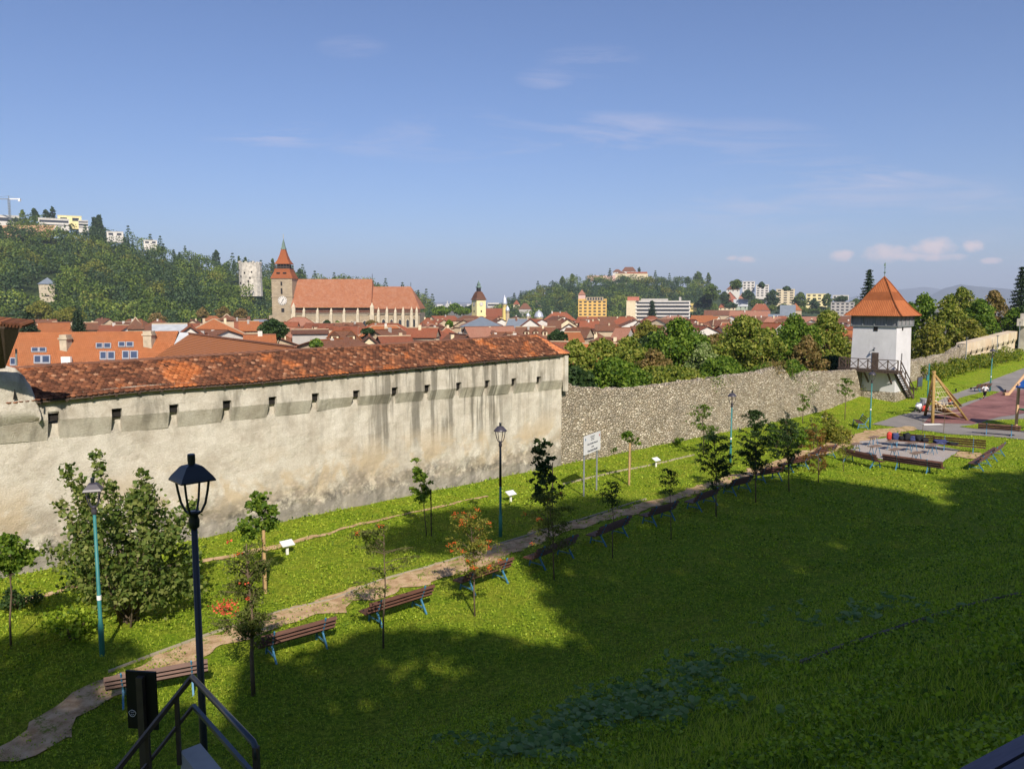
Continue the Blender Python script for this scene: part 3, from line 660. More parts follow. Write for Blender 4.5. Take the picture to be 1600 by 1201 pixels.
# roof: boards below and single tiles above
rf = None; mb = MB(); nseg = 40; EO = PRO+0.24
for k_ in (0,):
    vs = []; fs = []
    for i in range(nseg+1):
        w = wroof0-1.2+(wrend-wroof0+1.2)*i/nseg
        vs += [(w, -EO+.02, eave(w)-0.03), (w, -RN, ridge(w)-0.06), (w, -RN+1.9, ridge(w)-1.1), (w, -EO+.02, eave(w)-0.08), (w, -RN+1.9, ridge(w)-1.2)]
    for i in range(nseg):
        b = i*5; fs += [(b, b+5, b+6, b+1), (b+1, b+6, b+7, b+2), (b+3, b+4, b+9, b+8), (b, b+3, b+8, b+5)]
    mb.add(vs, fs)
    w = wrend; c0 = (0.18, -EO+.02, eave(0)-.03); c1 = (0.18, -RN+1.9, ridge(w)-1.1)
    mb.add([(w, -EO+.02, eave(w)-.03), c0, (w, -RN, ridge(w)-.06), c1, (w, -RN+1.9, ridge(w)-1.1)], [(0,1,2),(1,3,2),(3,4,2)])
roof = mb.build('roof', MT['dark_wood'], tw)
def tiles(V, Fq, O, A, B, nx, ny, wx, ly, off0=0, tri=None, jit=1.0):
    """courses of tiles; O lower left corner, A unit along, B unit up slope"""
    C_ = A.cross(B).normalized()
    for j in range(ny):
        for i in range(nx):
            a = (i+(0.5 if j % 2 else 0))*wx; b = j*ly
            if tri and not tri(a, b): continue
            a += rnd.uniform(-.006, .006)*jit; b += rnd.uniform(-.014, .014)*jit; h0 = 0.045+rnd.uniform(0, .018)*jit; L = ly*1.75; rz = rnd.uniform(-.045, .045)*jit
            base = len(V)
            sag = 0.03*noise.noise(Vector((a*.5, b, 2)))
            for (da, db, h) in ((-.48*wx, 0.03, h0), (-.24*wx, -.02, h0), (.24*wx, -.02, h0), (.48*wx, 0.03, h0), (.48*wx, L, .008), (-.48*wx, L, .008)):
                aa = a+da+rz*db; p = O+A*aa+B*(b+db)+C_*(h+sag); V.append(tuple(p))
            for (da, db, h) in ((-.48*wx, 0.03, h0-.02), (-.24*wx, -.02, h0-.02), (.24*wx, -.02, h0-.02), (.48*wx, 0.03, h0-.02)):
                aa = a+da+rz*db; p = O+A*aa+B*(b+db)+C_*(h+sag); V.append(tuple(p))
            Fq += [(base, base+1, base+2, base+3), (base, base+3, base+4, base+5), (base+6, base+7, base+1, base), (base+7, base+8, base+2, base+1), (base+8, base+9, base+3, base+2)]
V = []; Fq = []
SEG = 3.0; w = wroof0-1.0
while w < wrend-0.01:
    w2 = min(w+SEG, wrend); O = Vector((w, -EO, eave(w))); E = Vector((w2, -EO, eave(w2))); Tp = Vector((w, -RN, ridge(w)))
    A = (E-O).normalized(); B0 = Tp-O; B = (B0-A*B0.dot(A)).normalized(); Ls = B0.dot(B)
    nx = max(1, round((w2-w)/0.185)); ny = int(Ls/0.155)
    tiles(V, Fq, O, A, B, nx, ny, (w2-w)/nx*1.0, Ls/ny*1.0)
    w = w2
np_mesh('roof_tiles', V, Fq, MT['old_clay_tile'], tw)
V = []; Fq = []                                                # hipped end, newer orange tiles
w = wrend; O = Vector((w, -EO, eave(w))); E = Vector((0.2, -EO, eave(0))); Tp = Vector((w, -RN, ridge(w)))
A = (E-O).normalized(); B0 = Tp-O; B = (B0-A*B0.dot(A)).normalized(); Ls = B0.dot(B); Lx = (E-O).length
tiles(V, Fq, O, A, B, int(Lx/.185)+1, int(Ls/.155), .185, .155, tri=lambda a, b: a/Lx+b/Ls < 1.0)
np_mesh('hip_tiles', V, Fq, MT['new_clay_tile'], tw)
V = []; Fq = []; w = wroof0-1.0                                # ridge caps
mb = MB()
while w < wrend:
    mb.bar((w, -RN, ridge(w)+.02), (w+.36, -RN+rnd.uniform(-.02, .02), ridge(w+.36)+.03+rnd.uniform(0, .02)), .2, .07); w += .33
for i in range(9):
    p = Vector((wrend, -RN, ridge(wrend)+.03)).lerp(Vector((.2, -EO, eave(0)+.05)), i/9); q = Vector((wrend, -RN, ridge(wrend)+.04)).lerp(Vector((.2, -EO, eave(0)+.05)), (i+.95)/9); mb.bar(p, q, .16, .07)
mb.build('ridge_tiles', MT['roof_pink'], tw)
mb = MB()                                                      # rafter feet under the eave
w = wroof0
while w < 0:
    mb.bar((w, -PRO+.1, eave(w)+.02), (w, -EO+.03, eave(w)-.10), .09, .10); w += 0.85
mb.build('rafter_feet', MT['dark_wood'], tw)
# rounded buttress-like bastion at the left end, its dark roof corner above
mb = MB(); xb = pw(62, 640, 0.36).x
prof = [(0,573),(25,576),(40,590),(52,612),(60,632),(62,645),(60,660)]
pts = [pw(u, v, PRO+0.05) for u, v in prof]
vs = []; zb = btop(-30)+0.06
xs_ = [-46, -43]+[p.x for p in pts]
zs_ = [pts[0].z+.2, pts[0].z+.15]+[p.z for p in pts]
n_ = len(xs_)
fine_ = []
for i in range(n_-1):
    for j in range(6): fine_.append((xs_[i]+(xs_[i+1]-xs_[i])*j/6, zs_[i]+(zs_[i+1]-zs_[i])*j/6))
fine_.append((xs_[-1], zs_[-1]))
fine_ = [(x+0.03*noise.noise(Vector((x*4, z*4, 0))), z+0.05*noise.noise(Vector((x*5, z*5, 8)))) for x, z in fine_]
for (x, z) in fine_: vs += [(x, -PRO-.30, z), (x, -PRO-.02, btop(x)+.05+0*z), (x, 1.0, z)]
fs = []
nz = 14; vs = []
for (x, z) in fine_:
    zb_ = btop(x)+.03
    zb_ = min(zb_, z)
    for j in range(nz+1):
        t = j/nz; zz = zb_+(z-zb_)*t; y = -PRO-.03-0.22*math.sin(min(1, (1-t)*3)*math.pi/2)*min(1, t*5)-0.05*noise.noise(Vector((x*1.6, zz*1.6, 0)))-.03*noise.noise(Vector((x*5, zz*5, 0)))
        vs.append((x, y, zz))
    vs.append((x, 1.2, z))
for i in range(len(fine_)-1):
    for j in range(nz+1):
        b = i*(nz+2)+j; fs.append((b, b+nz+2, b+nz+3, b+1))
mb.add(vs, fs); tw2 = mb.build('bastion_stub', MT['plaster_wall'], tw, smooth=True)
p = pw(23, 616, PRO+.3); mb = MB(); mb.add([(p.x-.07, p.y-.02, p.z-.18), (p.x+.06, p.y-.02, p.z-.16), (p.x+.0, p.y-.02, p.z+.2)], [(0,1,2)]); mb.build('arrow_slit', MT['void_shade_paint'], tw)
# dark tiled roof corner of the neighbouring building, top left
bz = empty('roof_corner', (0, 0, 0), 0, 'dark overhanging tiled roof corner at the left edge above the wall', 'roof')
a = at_d(0, 513, 26); b = at_d(31, 516, 25.2); c = at_d(8, 575, 27.5); a2 = at_d(-160, 500, 24); c2 = at_d(-60, 585, 27); 
mb = MB(); th = Vector((0, 0, .14))
mb.add([a2, a, b, c, c2, a2+th, a+th, b+th, c+th, c2+th], [(0,1,2,3,4), (9,8,7,6,5), (0,5,6,1), (1,6,7,2), (2,7,8,3), (3,8,9,4)])
mb.build('soffit', MT['dark_wood'], bz)
mb = MB()
for i in range(34):
    p = (a2+th).lerp(b+th, i/33); mb.tube([p, p+Vector((.1, .5, .12))], .085, 7)
mb.build('tile_rows', MT['old_clay_tile'], bz)
mb = MB(); d0 = at_d(25, 545, 26.2); d1 = at_d(26, 571, 26.2); mb.tube([d0, d1], .03, 6); mb.build('downpipe', MT['pole_grey'], bz)

# ---------------------------------------------------------------- ruined rubble wall
def rubble(name, label, w0, w1, top, thick, step, base, jag=0.16, y0=0.0, mat='rubble_stone', crest=True, bulge=0.045):
    nw = int((w1-w0)/step); nz = 56; vs = []; fs = []
    tops = []
    for i in range(nw+1):
        w = w0+(w1-w0)*i/nw; t = top(w)+jag*(noise.noise(Vector((w*1.1, 0, 3)))+.6*noise.noise(Vector((w*4.5, 0, 5)))); tops.append(t)
        b = base(w)
        for j in range(nz+1):
            z = b+(t-b)*j/nz
            d, _ = noise.voronoi(Vector((w*4.6, z*7.6, 0.3)))
            r = -bulge*max(0, 0.55-d[0])*1.6+0.05*noise.noise(Vector((w*.6, z*.6, 1)))
            vs.append((w, y0+r-0.01, z))
        vs.append((w, y0+thick*.5, t+.06*noise.noise(Vector((w*7, 1, 1))))); vs.append((w, y0+thick, t-.1)); vs.append((w, y0+thick, b))
    m = nz+4
    for i in range(nw):
        for j in range(m-1):
            b = i*m+j; fs.append((b, b+m, b+m+1, b+1))
    fs.append(tuple(range(m-1, -1, -1))); fs.append(tuple(nw*m+j for j in range(m)))
    if crest:
        w = w0+.1
        while w < w1-.1:                                       # loose crest stones
            s = rnd.uniform(.08, .20); i = min(nw, int((w-w0)/step)); z = tops[i]; b = len(vs)
            cy = y0+rnd.uniform(.05, thick*.6)
            for (dx, dy, dz) in ((-1,-1,-.6),(1,-1,-.7),(1,1,-.6),(-1,1,-.6),(-.7,-.8,.5),(.8,-.7,.6),(.7,.8,.5),(-.8,.7,.6)):
                vs.append((w+dx*s*rnd.uniform(.7, 1), cy+dy*s*.8, z+dz*s*rnd.uniform(.7, 1)))
            for f in ((0,3,2,1),(4,5,6,7),(0,1,5,4),(1,2,6,5),(2,3,7,6),(3,0,4,7)): fs.append(tuple(b+q for q in f))
            w += rnd.uniform(.12, .5)
    o = MB(); o.add(vs, fs); ob = o.build(name, MT[mat]); ob.location = (W0.x, W0.y, 0); ob.rotation_euler = (0, 0, math.atan2(T.y, T.x))
    return tag(ob, label, 'wall')
rt = interp([(lambda p: (p.x, p.z))(pw(u, v, 0)) for u, v in ((877,596),(899,605),(940,608),(980,608),(1052,599),(1121,591),(1148,586),(1190,582),(1206,575),(1219,573),(1230,583),(1236,594),(1247,591),(1256,583),(1280,581),(1300,581),(1328,579),(1345,580))])
wt1 = pw(1345, 628, 0).x
print('STONE top', rt(1), rt(20), rt(40), 'tower plane w', wt1)
rubble('stone_wall', 'ruined rubble stone wall with a ragged top between plastered wall and white tower', 0.02, wt1+.5, rt, 0.9, 0.08, lambda w: Gwn(w, 0)-.7)
print('MARK wall done')
RZW = math.atan2(T.y, T.x)
def wpt(w, n, z): x, y = xy_of(w, n); return Vector((x, y, z))
# ---------------------------------------------------------------- white tower
TW, TN0, TN1, TL = wt1, -1.1, 3.05, 3.45
tow = empty('tower', (W0.x, W0.y, 0), RZW, 'white square tower with a steep orange tiled roof and a timber gallery', 'tower')
mb = MB(); c0 = (TW+TL/2, -(TN0+TN1)/2); hx, hy = TL/2, (TN1-TN0)/2
def ring(mb, levels):
    vs = []; fs = []
    for (s, z) in levels:
        for (i, j) in ((-1,-1),(1,-1),(1,1),(-1,1)): vs.append((c0[0]+i*(hx+s), c0[1]+j*(hy+s), z))
    for k_ in range(len(levels)-1):
        for i in range(4):
            a = k_*4+i; b = k_*4+(i+1) % 4; fs.append((a, b, b+4, a+4))
    fs.append((3,2,1,0)); e = 4*(len(levels)-1); fs.append((e, e+1, e+2, e+3)); mb.add(vs, fs)
ring(mb, [(0.14, -1.0), (0.08, 2.4), (-.02, 7.9), (-.05, 8.8)]); mb.build('wall', MT['tower_plaster'], tow)
mb = MB(); ring(mb, [(0.22, -1.0), (0.19, 1.1), (0.10, 1.45)]); o = mb.build('stone_base', MT['rubble_stone'], tow)
mb = MB(); ring(mb, [(0.06, 7.72), (0.08, 8.62)]); mb.build('board_band', MT['grey_boards'], tow)
mb = MB()
for i in range(5):
    for (a, b) in (((-1,-1),(1,-1)), ((1,-1),(1,1)), ((1,1),(-1,1)), ((-1,1),(-1,-1))):
        t = i/4; x = c0[0]+(a[0]+(b[0]-a[0])*t)*(hx+.11); y = c0[1]+(a[1]+(b[1]-a[1])*t)*(hy+.11)
        if i < 4: mb.box(x-.05, y-.05, 7.66, x+.05, y+.05, 8.7)
for s in ((-1,-1),(1,-1)): pass
ring(mb, [(0.14, 7.60), (0.14, 7.70)]); mb.build('timber_posts', MT['pole_grey'], tow)
# bell-cast roof with courses
VV = []; FF = []; UVs = []
lev = [(1.0, 8.62), (0.86, 8.98), (0.70, 9.48), (0.54, 10.08), (0.36, 10.88), (0.18, 11.65), (0.0, 12.32)]
me = bpy.data.meshes.new('roof'); bm = bmesh.new(); uvl = bm.loops.layers.uv.new('UVMap')
cor = [(-1,-1),(1,-1),(1,1),(-1,1)]
sl = 0
for (k0, k1) in zip(lev, lev[1:]):
    sl1 = sl+math.hypot((k0[0]-k1[0])*2.5, k1[1]-k0[1])
    for i in range(4):
        a = cor[i]; b = cor[(i+1) % 4]
        P_ = [Vector((c0[0]+q[0]*(hx+.62)*s[0], c0[1]+q[1]*(hy+.62)*s[0], s[1])) for q, s in ((a, k0), (b, k0), (b, k1), (a, k1))]
        if k1[0] == 0: P_ = P_[:3]
        f = bm.faces.new([bm.verts.new(p) for p in P_])
        for l_, p in zip(f.loops, P_):
            l_[uvl].uv = ((p.y if i % 2 else p.x), sl if p.z == k0[1] else sl1)
    sl = sl1
f = bm.faces.new([bm.verts.new((c0[0]+q[0]*(hx+.6), c0[1]+q[1]*(hy+.6), 8.60)) for q in reversed(cor)])
bm.to_mesh(me); bm.free(); me.materials.append(MT['tower_tile']); roof_o = bpy.data.objects.new('roof', me); COL.objects.link(roof_o); roof_o.parent = tow
CH.setdefault(tow.name, []).append(roof_o)
mb = MB()
for q in cor:
    pts = [(c0[0]+q[0]*(hx+.63)*s, c0[1]+q[1]*(hy+.63)*s, z+.03) for s, z in lev]; mb.tube(pts, .06, 6)
mb.build('hip_tiles', MT['tower_tile'], tow)
mb = MB(); mb.tube([(c0[0], c0[1], 12.2), (c0[0], c0[1], 13.7)], .03, 6); mb.lathe([(0.0,-.1),(.13,0),(0,.12)], 8, (c0[0], c0[1], 12.75)); mb.lathe([(0.0,-.06),(.08,0),(0,.08)], 8, (c0[0], c0[1], 13.2))
mb.box(c0[0]-.25, c0[1]-.01, 13.35, c0[0]+.12, c0[1]+.01, 13.58); mb.build('finial', MT['copper_green'], tow)
def wplane(u, v, w):                                 # hit on the plane of the tower face that looks back along the wall
    d = ray(u, v); dw = d.x*T.x+d.y*T.y; kk = (w+W0.x*T.x+W0.y*T.y)/dw; return wloc(Vector((0,0,CZ))+d*kk)
def facebox(mb, u0, v0, u1, v1, w, t0=-.02, t1=.06):
    a = wplane(u0, v1, w); b = wplane(u1, v0, w); mb.box(w-t1, min(a.y, b.y), a.z, w-t0, max(a.y, b.y), b.z)
mb = MB(); facebox(mb, 1361.5, 551, 1373, 576, TW-.06, -.01, .03); mb.build('door', MT['dark_wood'], tow)
mb = MB(); facebox(mb, 1365, 506, 1372, 517, TW-.0, -.01, .03); mb.build('window', MT['void_shade_paint'], tow)
mb = MB(); a = at_n(1410, 506, TN1); 
for (u, v0, v1) in ((1410.5, 506, 516), (1408.5, 552, 563)):
    p = pw(u, v0, TN1); q = pw(u, v1, TN1); mb = MB(); mb.box(p.x-.09, p.y-.05, q.z, p.x+.09, p.y+.05, p.z); mb.build('slit_window', MT['void_shade_paint'], tow)
mb = MB(); p = wplane(1366, 546, TW-.2); mb.tube([(p.x+.2, p.y, p.z+.1), (p.x-.1, p.y, p.z+.2), (p.x-.15, p.y, p.z)], .03, 6); mb.lathe([(.0,-.1),(.12,-.08),(.05,.1),(0,.12)], 8, (p.x-.15, p.y, p.z-.05)); mb.build('wall_lantern', MT['lamp_black'], tow)
# timber gallery and stair
DZ = 3.55; DW0, DW1 = TW-1.25, TW-.08; ya = wplane(1311, 575, DW0).y; yb = -(TN1+.75)
g = empty('timber_gallery', (W0.x, W0.y, 0), RZW, 'dark timber gallery and open stair fixed to the foot of the white tower', 'stairs')
mb = MB()
i = yb
while i < ya: mb.box(DW0-.1, i, DZ-.07, DW1, i+.17, DZ); i += .19
mb.bar((DW0, yb, DZ-.16), (DW0, ya, DZ-.16), .14, .16); mb.bar((DW1-.1, yb, DZ-.16), (DW1-.1, -TN1, DZ-.16), .14, .16)
mb.build('deck', MT['dark_wood'], g)
mb = MB(); posts = []
m = 6
for i in range(m+1):
    y = yb+(ya-yb)*i/m; mb.bar((DW0-.02, y, DZ-.25), (DW0-.02, y, DZ+1.0), .09, .09)
    if i < m:
        y2 = yb+(ya-yb)*(i+1)/m
        mb.bar((DW0-.02, y, DZ+.1), (DW0-.02, y2, DZ+.93), .05, .05); mb.bar((DW0-.02, y, DZ+.93), (DW0-.02, y2, DZ+.1), .05, .05)
mb.bar((DW0-.02, yb, DZ+1.0), (DW0-.02, ya, DZ+1.0), .09, .07); mb.bar((DW0-.02, yb, DZ+.1), (DW0-.02, ya, DZ+.1), .07, .05)
mb.bar((DW0, ya, DZ+1.0), (DW1+.2, ya, DZ+1.0), .09, .07); mb.bar((DW1+.2, ya, DZ-.2), (DW1+.2, ya, DZ+1.0), .09, .09)
for i in range(9): mb.bar((DW0-.0+.0, ya-.05-i*.13, DZ), (DW0, ya-.05-i*.13, DZ+.95), .05, .03)
mb.build('railing', MT['dark_wood'], g)
for y in (ya-.4, (ya-TN1)/2, -TN1+.2):
    mb = MB(); mb.bar((DW0+.05, y, DZ-.2), (TW-.05, y, DZ-1.3), .12, .12); mb.build('strut', MT['dark_wood'], g)
sx0, sx1 = DW1-.5, TW+3.0; sz1 = Gwn(sx1, 3.6)+.02; nst = 12
def stair_side(yy, nm):
    mb = MB(); mb.bar((sx0, yy, DZ-.12), (sx1, yy, sz1), .08, .26); return mb
for yy in (yb+.06, -TN1-.16): stair_side(yy, 's').build('stringer', MT['dark_wood'], g)
mb = MB()
for i in range(nst):
    t = (i+.5)/nst; x = sx0+(sx1-sx0)*t; z = DZ+(sz1-DZ)*t; mb.box(x-.14, yb+.09, z-.02, x+.14, -TN1-.19, z+.03)
mb.build('treads', MT['dark_wood'], g)
mb = MB()
for yy in (yb+.04,):
    mb.bar((sx0, yy, DZ+.95), (sx1, yy, sz1+.95), .08, .07); mb.bar((sx0, yy, DZ+.5), (sx1, yy, sz1+.5), .05, .05)
    for t in (0.02, .35, .68, .98): x = sx0+(sx1-sx0)*t; z = DZ+(sz1-DZ)*t; mb.bar((x, yy, z-.1), (x, yy, z+1.0), .08, .08)
mb.build('stair_rail', MT['dark_wood'], g)
# walls right of the tower
rt2 = interp([(lambda p: (p.x, p.z))(pw(u, v, 0)) for u, v in ((1421,565),(1450,561),(1460,557),(1484,553),(1498,544),(1506,539))])
w2 = pw(1507, 560, 0).x; w3 = pw(1585, 550, 0).x
rubble('stone_wall', 'low ruined rubble wall just right of the white tower, behind the notice board', TW+TL-.2, w2, rt2, 0.9, 0.16, lambda w: Gwn(w, 0)-.5, jag=.25)
pt = interp([(lambda p: (p.x, p.z))(pw(u, v, 0)) for u, v in ((1507,537),(1585,518))])
mb = MB(); nw = 60; vs = []; fs = []
for i in range(nw+1):
    w = w2+(w3-w2)*i/nw
    for (y, z) in ((0, Gwn(w, 0)-1), (0.0, pt(w)-1.5), (-.2, pt(w)-1.05), (-.2, pt(w)), (1.0, pt(w)+.05), (1.0, Gwn(w, 0)-1)): vs.append((w, y, z))
for i in range(nw):
    for j in range(5): b = i*6+j; fs.append((b, b+6, b+7, b+1))
fs.append((5,4,3,2,1,0)); e = nw*6; fs.append(tuple(e+q for q in range(6))); mb.add(vs, fs)
fw = empty('town_wall', (W0.x, W0.y, 0), RZW, 'far pale plastered stretch of town wall behind the hedge at the right', 'wall')
k = NT('far_plaster', .95, .1); X, Yl, Z = k.sep()
c = k.ramp(k.noise(.6, det=7), [(.35, (.50, .41, .29)), (.65, (.64, .55, .43))]); k.col(k.mix(k.ramp(k.noise(.5, k.vec((1,1,.3)), det=6), [(.5, 0.), (.7, .6)]), c, (.56, .36, .20, 1)))
mb.build('wall', MT['far_plaster'], fw)
mb = MB()
for i in range(9):
    w = w2+(w3-w2)*(i+.8)/9.6; mb.box(w-.07, -.215, pt(w)-1.5, w+.07, -.1, pt(w)-.9)  # dark blocks painting slot shade, no openings cut into this stretch
mb.build('slot_shade_block', MT['void_shade_paint'], fw)
mb = MB(); p = wpt(w3+3, .3, 0); mb.box(-.6, -.5, 0, .6, .5, 7.3); mb.box(-2.4, -.4, 5.6, -.6, .4, 6.6); gp = mb.build('gate_pillar', MT['pale_stone']); gp.location = (p.x, p.y, 1.0); gp.rotation_euler = (0, 0, RZW)
tag(gp, 'pale stone gate pillar with a broken arch beside the far end of the wall', 'pillar')
for i, (u, vb, vt, lab) in enumerate(((1508,574,527,'thin grey pole before the left end of the far plastered wall'), (1556.5,565,524,'thin grey pole before the right half of the far plastered wall'), (1590,560,503,'thin grey pole by the stone gate pillar'))):
    p = at_n(u, vb, .9); z0 = G(p.x, p.y); zt = CZ+(at_n(u, vt, .9).z-CZ); mb = MB(); mb.tube([(0,0,-.3), (0,0,zt-z0)], [.07,.045], 8); mb.box(-.03, -.25, zt-z0-.1, .03, .25, zt-z0-.02)
    o = mb.build('pole', MT['pole_grey']); o.location = (p.x, p.y, z0); tag(o, lab, 'pole', 'thin poles along the far wall')
# ---------------------------------------------------------------- street lamps
def lamp(p, top, label, pole='lamp_teal', hood='lamp_hood', square=True, s=1.0, rz=0.3, band=True, split=None):
    t = empty('street_lamp', p, rz, label, 'street lamp', 'park lamps')
    H = top-p.z; hb = H-1.02*s                      # pole top
    mb = MB(); mb.lathe([(.075*s, -.3), (.075*s, 0.9), (.055*s, 1.0), (.042*s, hb)], 12)
    if split: mb.mi = 0
    mb.build('pole', MT[pole], t, smooth=True)
    if split:
        mb = MB(); mb.lathe([(.060*s, split), (.046*s, hb-.02)], 12); mb.build('upper_pole', MT['lamp_black'], t, smooth=True)
    mb = MB(); mb.lathe([(.045*s, hb-.02), (.07*s, hb+.0), (.075*s, hb+.10*s), (.055*s, hb+.16*s), (.085*s, hb+.2*s), (.085*s, hb+.22*s)], 12); mb.build('collar', MT['lamp_black'] if hood != 'lamp_hood' else MT[hood], t, smooth=True)
    hz = H-.34*s; R_ = .255*s; mb = MB()
    for k_ in range(4):
        a = math.pi/4+k_*math.pi/2; pts = []
        for (r, z) in ((.03, hb+.16*s), (.11*s, hb+.22*s), (.17*s, hb+.34*s), (.205*s, hb+.50*s), (R_*.93, hz+.02)): pts.append((r*math.cos(a), r*math.sin(a), z))
        mb.tube(pts, .017*s, 6)
    mb.build('lantern_frame', MT['lamp_black'] if hood != 'lamp_hood' else MT[hood], t)
    n = 4 if square else 16; q = math.sqrt(2)*.92 if square else 1.1; mb = MB()
    mb.lathe([(R_*q*.7, hz-.015), (R_*q, hz-.025*s), (R_*q*1.0, hz-.005*s), (R_*q*.88, hz+.045*s), (R_*q*.50, hz+.165*s), (R_*q*.42, hz+.18*s), (.06*s*q, hz+.195*s)], n, rot=math.pi/4); mb.build('hood', MT[hood], t, smooth=not square)
    mb = MB(); mb.lathe([(.05*s, hz+.2*s), (.05*s, hz+.24*s), (.052*s, hz+.25*s), (.052*s, H-.015), (.045*s, H)], 12); mb.build('cap', MT['lamp_black'], t)
    if band:
        mb = MB(); mb.lathe([(.079*s, 1.62), (.079*s, 1.82)], 12)
        mb = MB(); z = H*.32; r = .0585*s+.004; mb.lathe([(r, z), (r, z+.13)], 12); mb.build('sticker', MT['white_paint'], t)
    return t
def topz(p, u, v): return at_d(u, v, p.y).z
pf = at_d(320.5, 1215, 10.6); pf = Vector((pf.x, pf.y, G(pf.x, pf.y)))
lamp(pf, topz(pf, 309, 709), 'tall black street lamp in the foreground, standing by the stair railing', 'lamp_black', 'lamp_black', True, 1.0, 0.75, band=False)
for (u, v, ut, vt, lab, sq, sp_) in ((160,1024,154,746,'teal street lamp half sunk in the big maple bush at the left', True, None), (782,838,780,660,'street lamp with black upper pole in front of the plastered wall', False, 2.2),
    (1141,722,1140,610,'teal street lamp in front of the rubble wall behind the row of young trees', False, None), (1359,670,1360,578,'teal street lamp beneath the timber gallery of the tower', False, None),
    (1547,611,1550,543,'teal street lamp beside the running child and the hedge', False, None)):
    p = at_g(u, v); lamp(p, topz(p, ut, vt), lab, hood='lamp_hood', square=sq, s=1.0, rz=.35, split=sp_, band=(sp_ is None))
# ---------------------------------------------------------------- benches
def bench(a, b, face, label, group, wood='bench_wood', name='park_bench', L=None, frames=2, seat_only=False):
    """a, b: feet of the two side frames on the ground; face: +1 front on the left-hand side of a->b"""
    c = (a+b)/2; d = (b-a); s = math.hypot(d.x, d.y); rz = math.atan2(d.y, d.x)
    if face < 0: rz += math.pi
    t = empty(name, (c.x, c.y, G(c.x, c.y)), rz, label, 'bench', group)
    slope = (G(b.x, b.y)-G(a.x, a.y))/s*(1 if face > 0 else -1); t.rotation_euler = (0, -math.atan(slope), rz)
    s = min(max(s, 1.15), 2.2); L = L or s*1.48; h = L/2
    mb = MB()
    for i in range(4): mb.box(-h, .02+i*.115, .43-.012*i*0, h, .02+i*.115+.095, .465)
    mb.build('seat', MT[wood], t)
    mb = MB()
    for i in range(3):
        z = .56+i*.135; y = -.06-.075*i; M_ = Matrix.Translation((0, y, z)) @ Matrix.Rotation(R(-28), 4, 'X'); mb.box(-h, -.017, -.055, h, .017, .055, M_)
    mb.build('backrest', MT[wood], t)
    for x in ([-s/2, s/2] if frames == 2 else [-s/2, 0, s/2]):
        mb = MB()
        mb.bar((x, -.27, .93), (x, .0, .40), .05, .035, up=(1,0,0)); mb.bar((x, .0, .42), (x, -.30, 0), .05, .045, up=(1,0,0)); mb.bar((x, -.04, .415), (x, .46, .415), .05, .04, up=(1,0,0))
        mb.bar((x, .40, .40), (x, .50, 0), .05, .045, up=(1,0,0)); mb.bar((x, .44, .17), (x, -.19, .17), .035, .03, up=(1,0,0))
        mb.build('leg_frame', MT['bench_blue'], t)
    return t
def fwd(a, b):                                       # is the left-hand side of a->b the wall side?
    d = b-a; l = Vector((-d.y, d.x)); return 1 if l.dot(Vector((-N.x, -N.y))) > 0 else -1
row = [((194,1100),(302,1079),'slatted bench behind the black board, nearest in the row by the path'), ((426,1031),(505,1008),'second bench of the row, just right of the foreground lamp'), ((590,977),(658,955),'third bench of the row, beside the thin sapling with bare stem'),
 ((734,926),(785,908),'fourth bench of the row, behind the sapling with orange berries'), ((843,888),(887,870),'fifth bench of the row, half hidden by a shaded rowan'), ((938,852),(972,838),'sixth bench of the row, by the small dark sapling'),
 ((1018,821),(1047,812),'seventh bench of the row, in full shade'), ((1088,798),(1113,788),'eighth bench of the row, left of the dense dark young tree'), ((1143,773),(1166,767),'ninth bench of the row, between two dense young trees'),
 ((1191,754),(1216,750),'tenth bench of the row, behind the slim trunk of a young tree'), ((1233,737),(1257,732),'eleventh bench of the row, near the brown-leaved young tree'), ((1276,720),(1299,715),'last bench of the row, beside the pad of small tables')]
for (a, b, lab) in row:
    a = at_g(*a); b = at_g(*b); bench(a, b, fwd(a, b), lab, 'benches in the row along the dirt path')
GB = 'benches round the gravel pad'
def bq(a, b, face, lab, **k): a = at_g(*a); b = at_g(*b); return bench(a, b, face, lab, GB, **k)
bq((1323,721), (1365,731), 1, 'left one of the two benches seen from behind at the gravel pad', L=3.0)
bq((1401.5,733.5), (1449,740.5), 1, 'right one of the two benches seen from behind at the gravel pad', L=3.3)
bq((1528,735), (1540,728), 1, 'nearer of the two slanting benches right of the gravel pad')
bq((1550,720), (1562,712), 1, 'farther of the two slanting benches right of the gravel pad')
bags1 = bq((1401.5,697), (1444,700), -1, 'bench covered with dark bags and a red one behind the small tables', L=2.9)
bags2 = bq((1475,703), (1520,707), -1, 'bench with a heap of navy clothes on its left half', L=3.1)
bq((1541,679), (1580,682), 1, 'bench on the pavement in front of the green play tower', L=2.7)
bq((1352,672), (1341,663), 1, 'bench beside the lamp under the tower gallery', L=1.9)
bq((1530,613), (1541,612), 1, 'small far bench right behind the running child', L=1.9)
dq = 2.0
while dq < 9:
    q = at_d(1600, 1198, dq)
    if q.z-.465 <= G(q.x, q.y): break
    dq += .03
ex = Vector((.86, .5, 0)); ey = Vector((-.5, .86, 0)); ce_ = Vector((q.x, q.y, 0))-ey*.46-ex*1.05
fb = bench(ce_-ex*.75, ce_+ex*.75, 1, 'purple-brown bench corner in deep shade at the bottom right', GB, wood='bench_shade_wood', L=2.1)
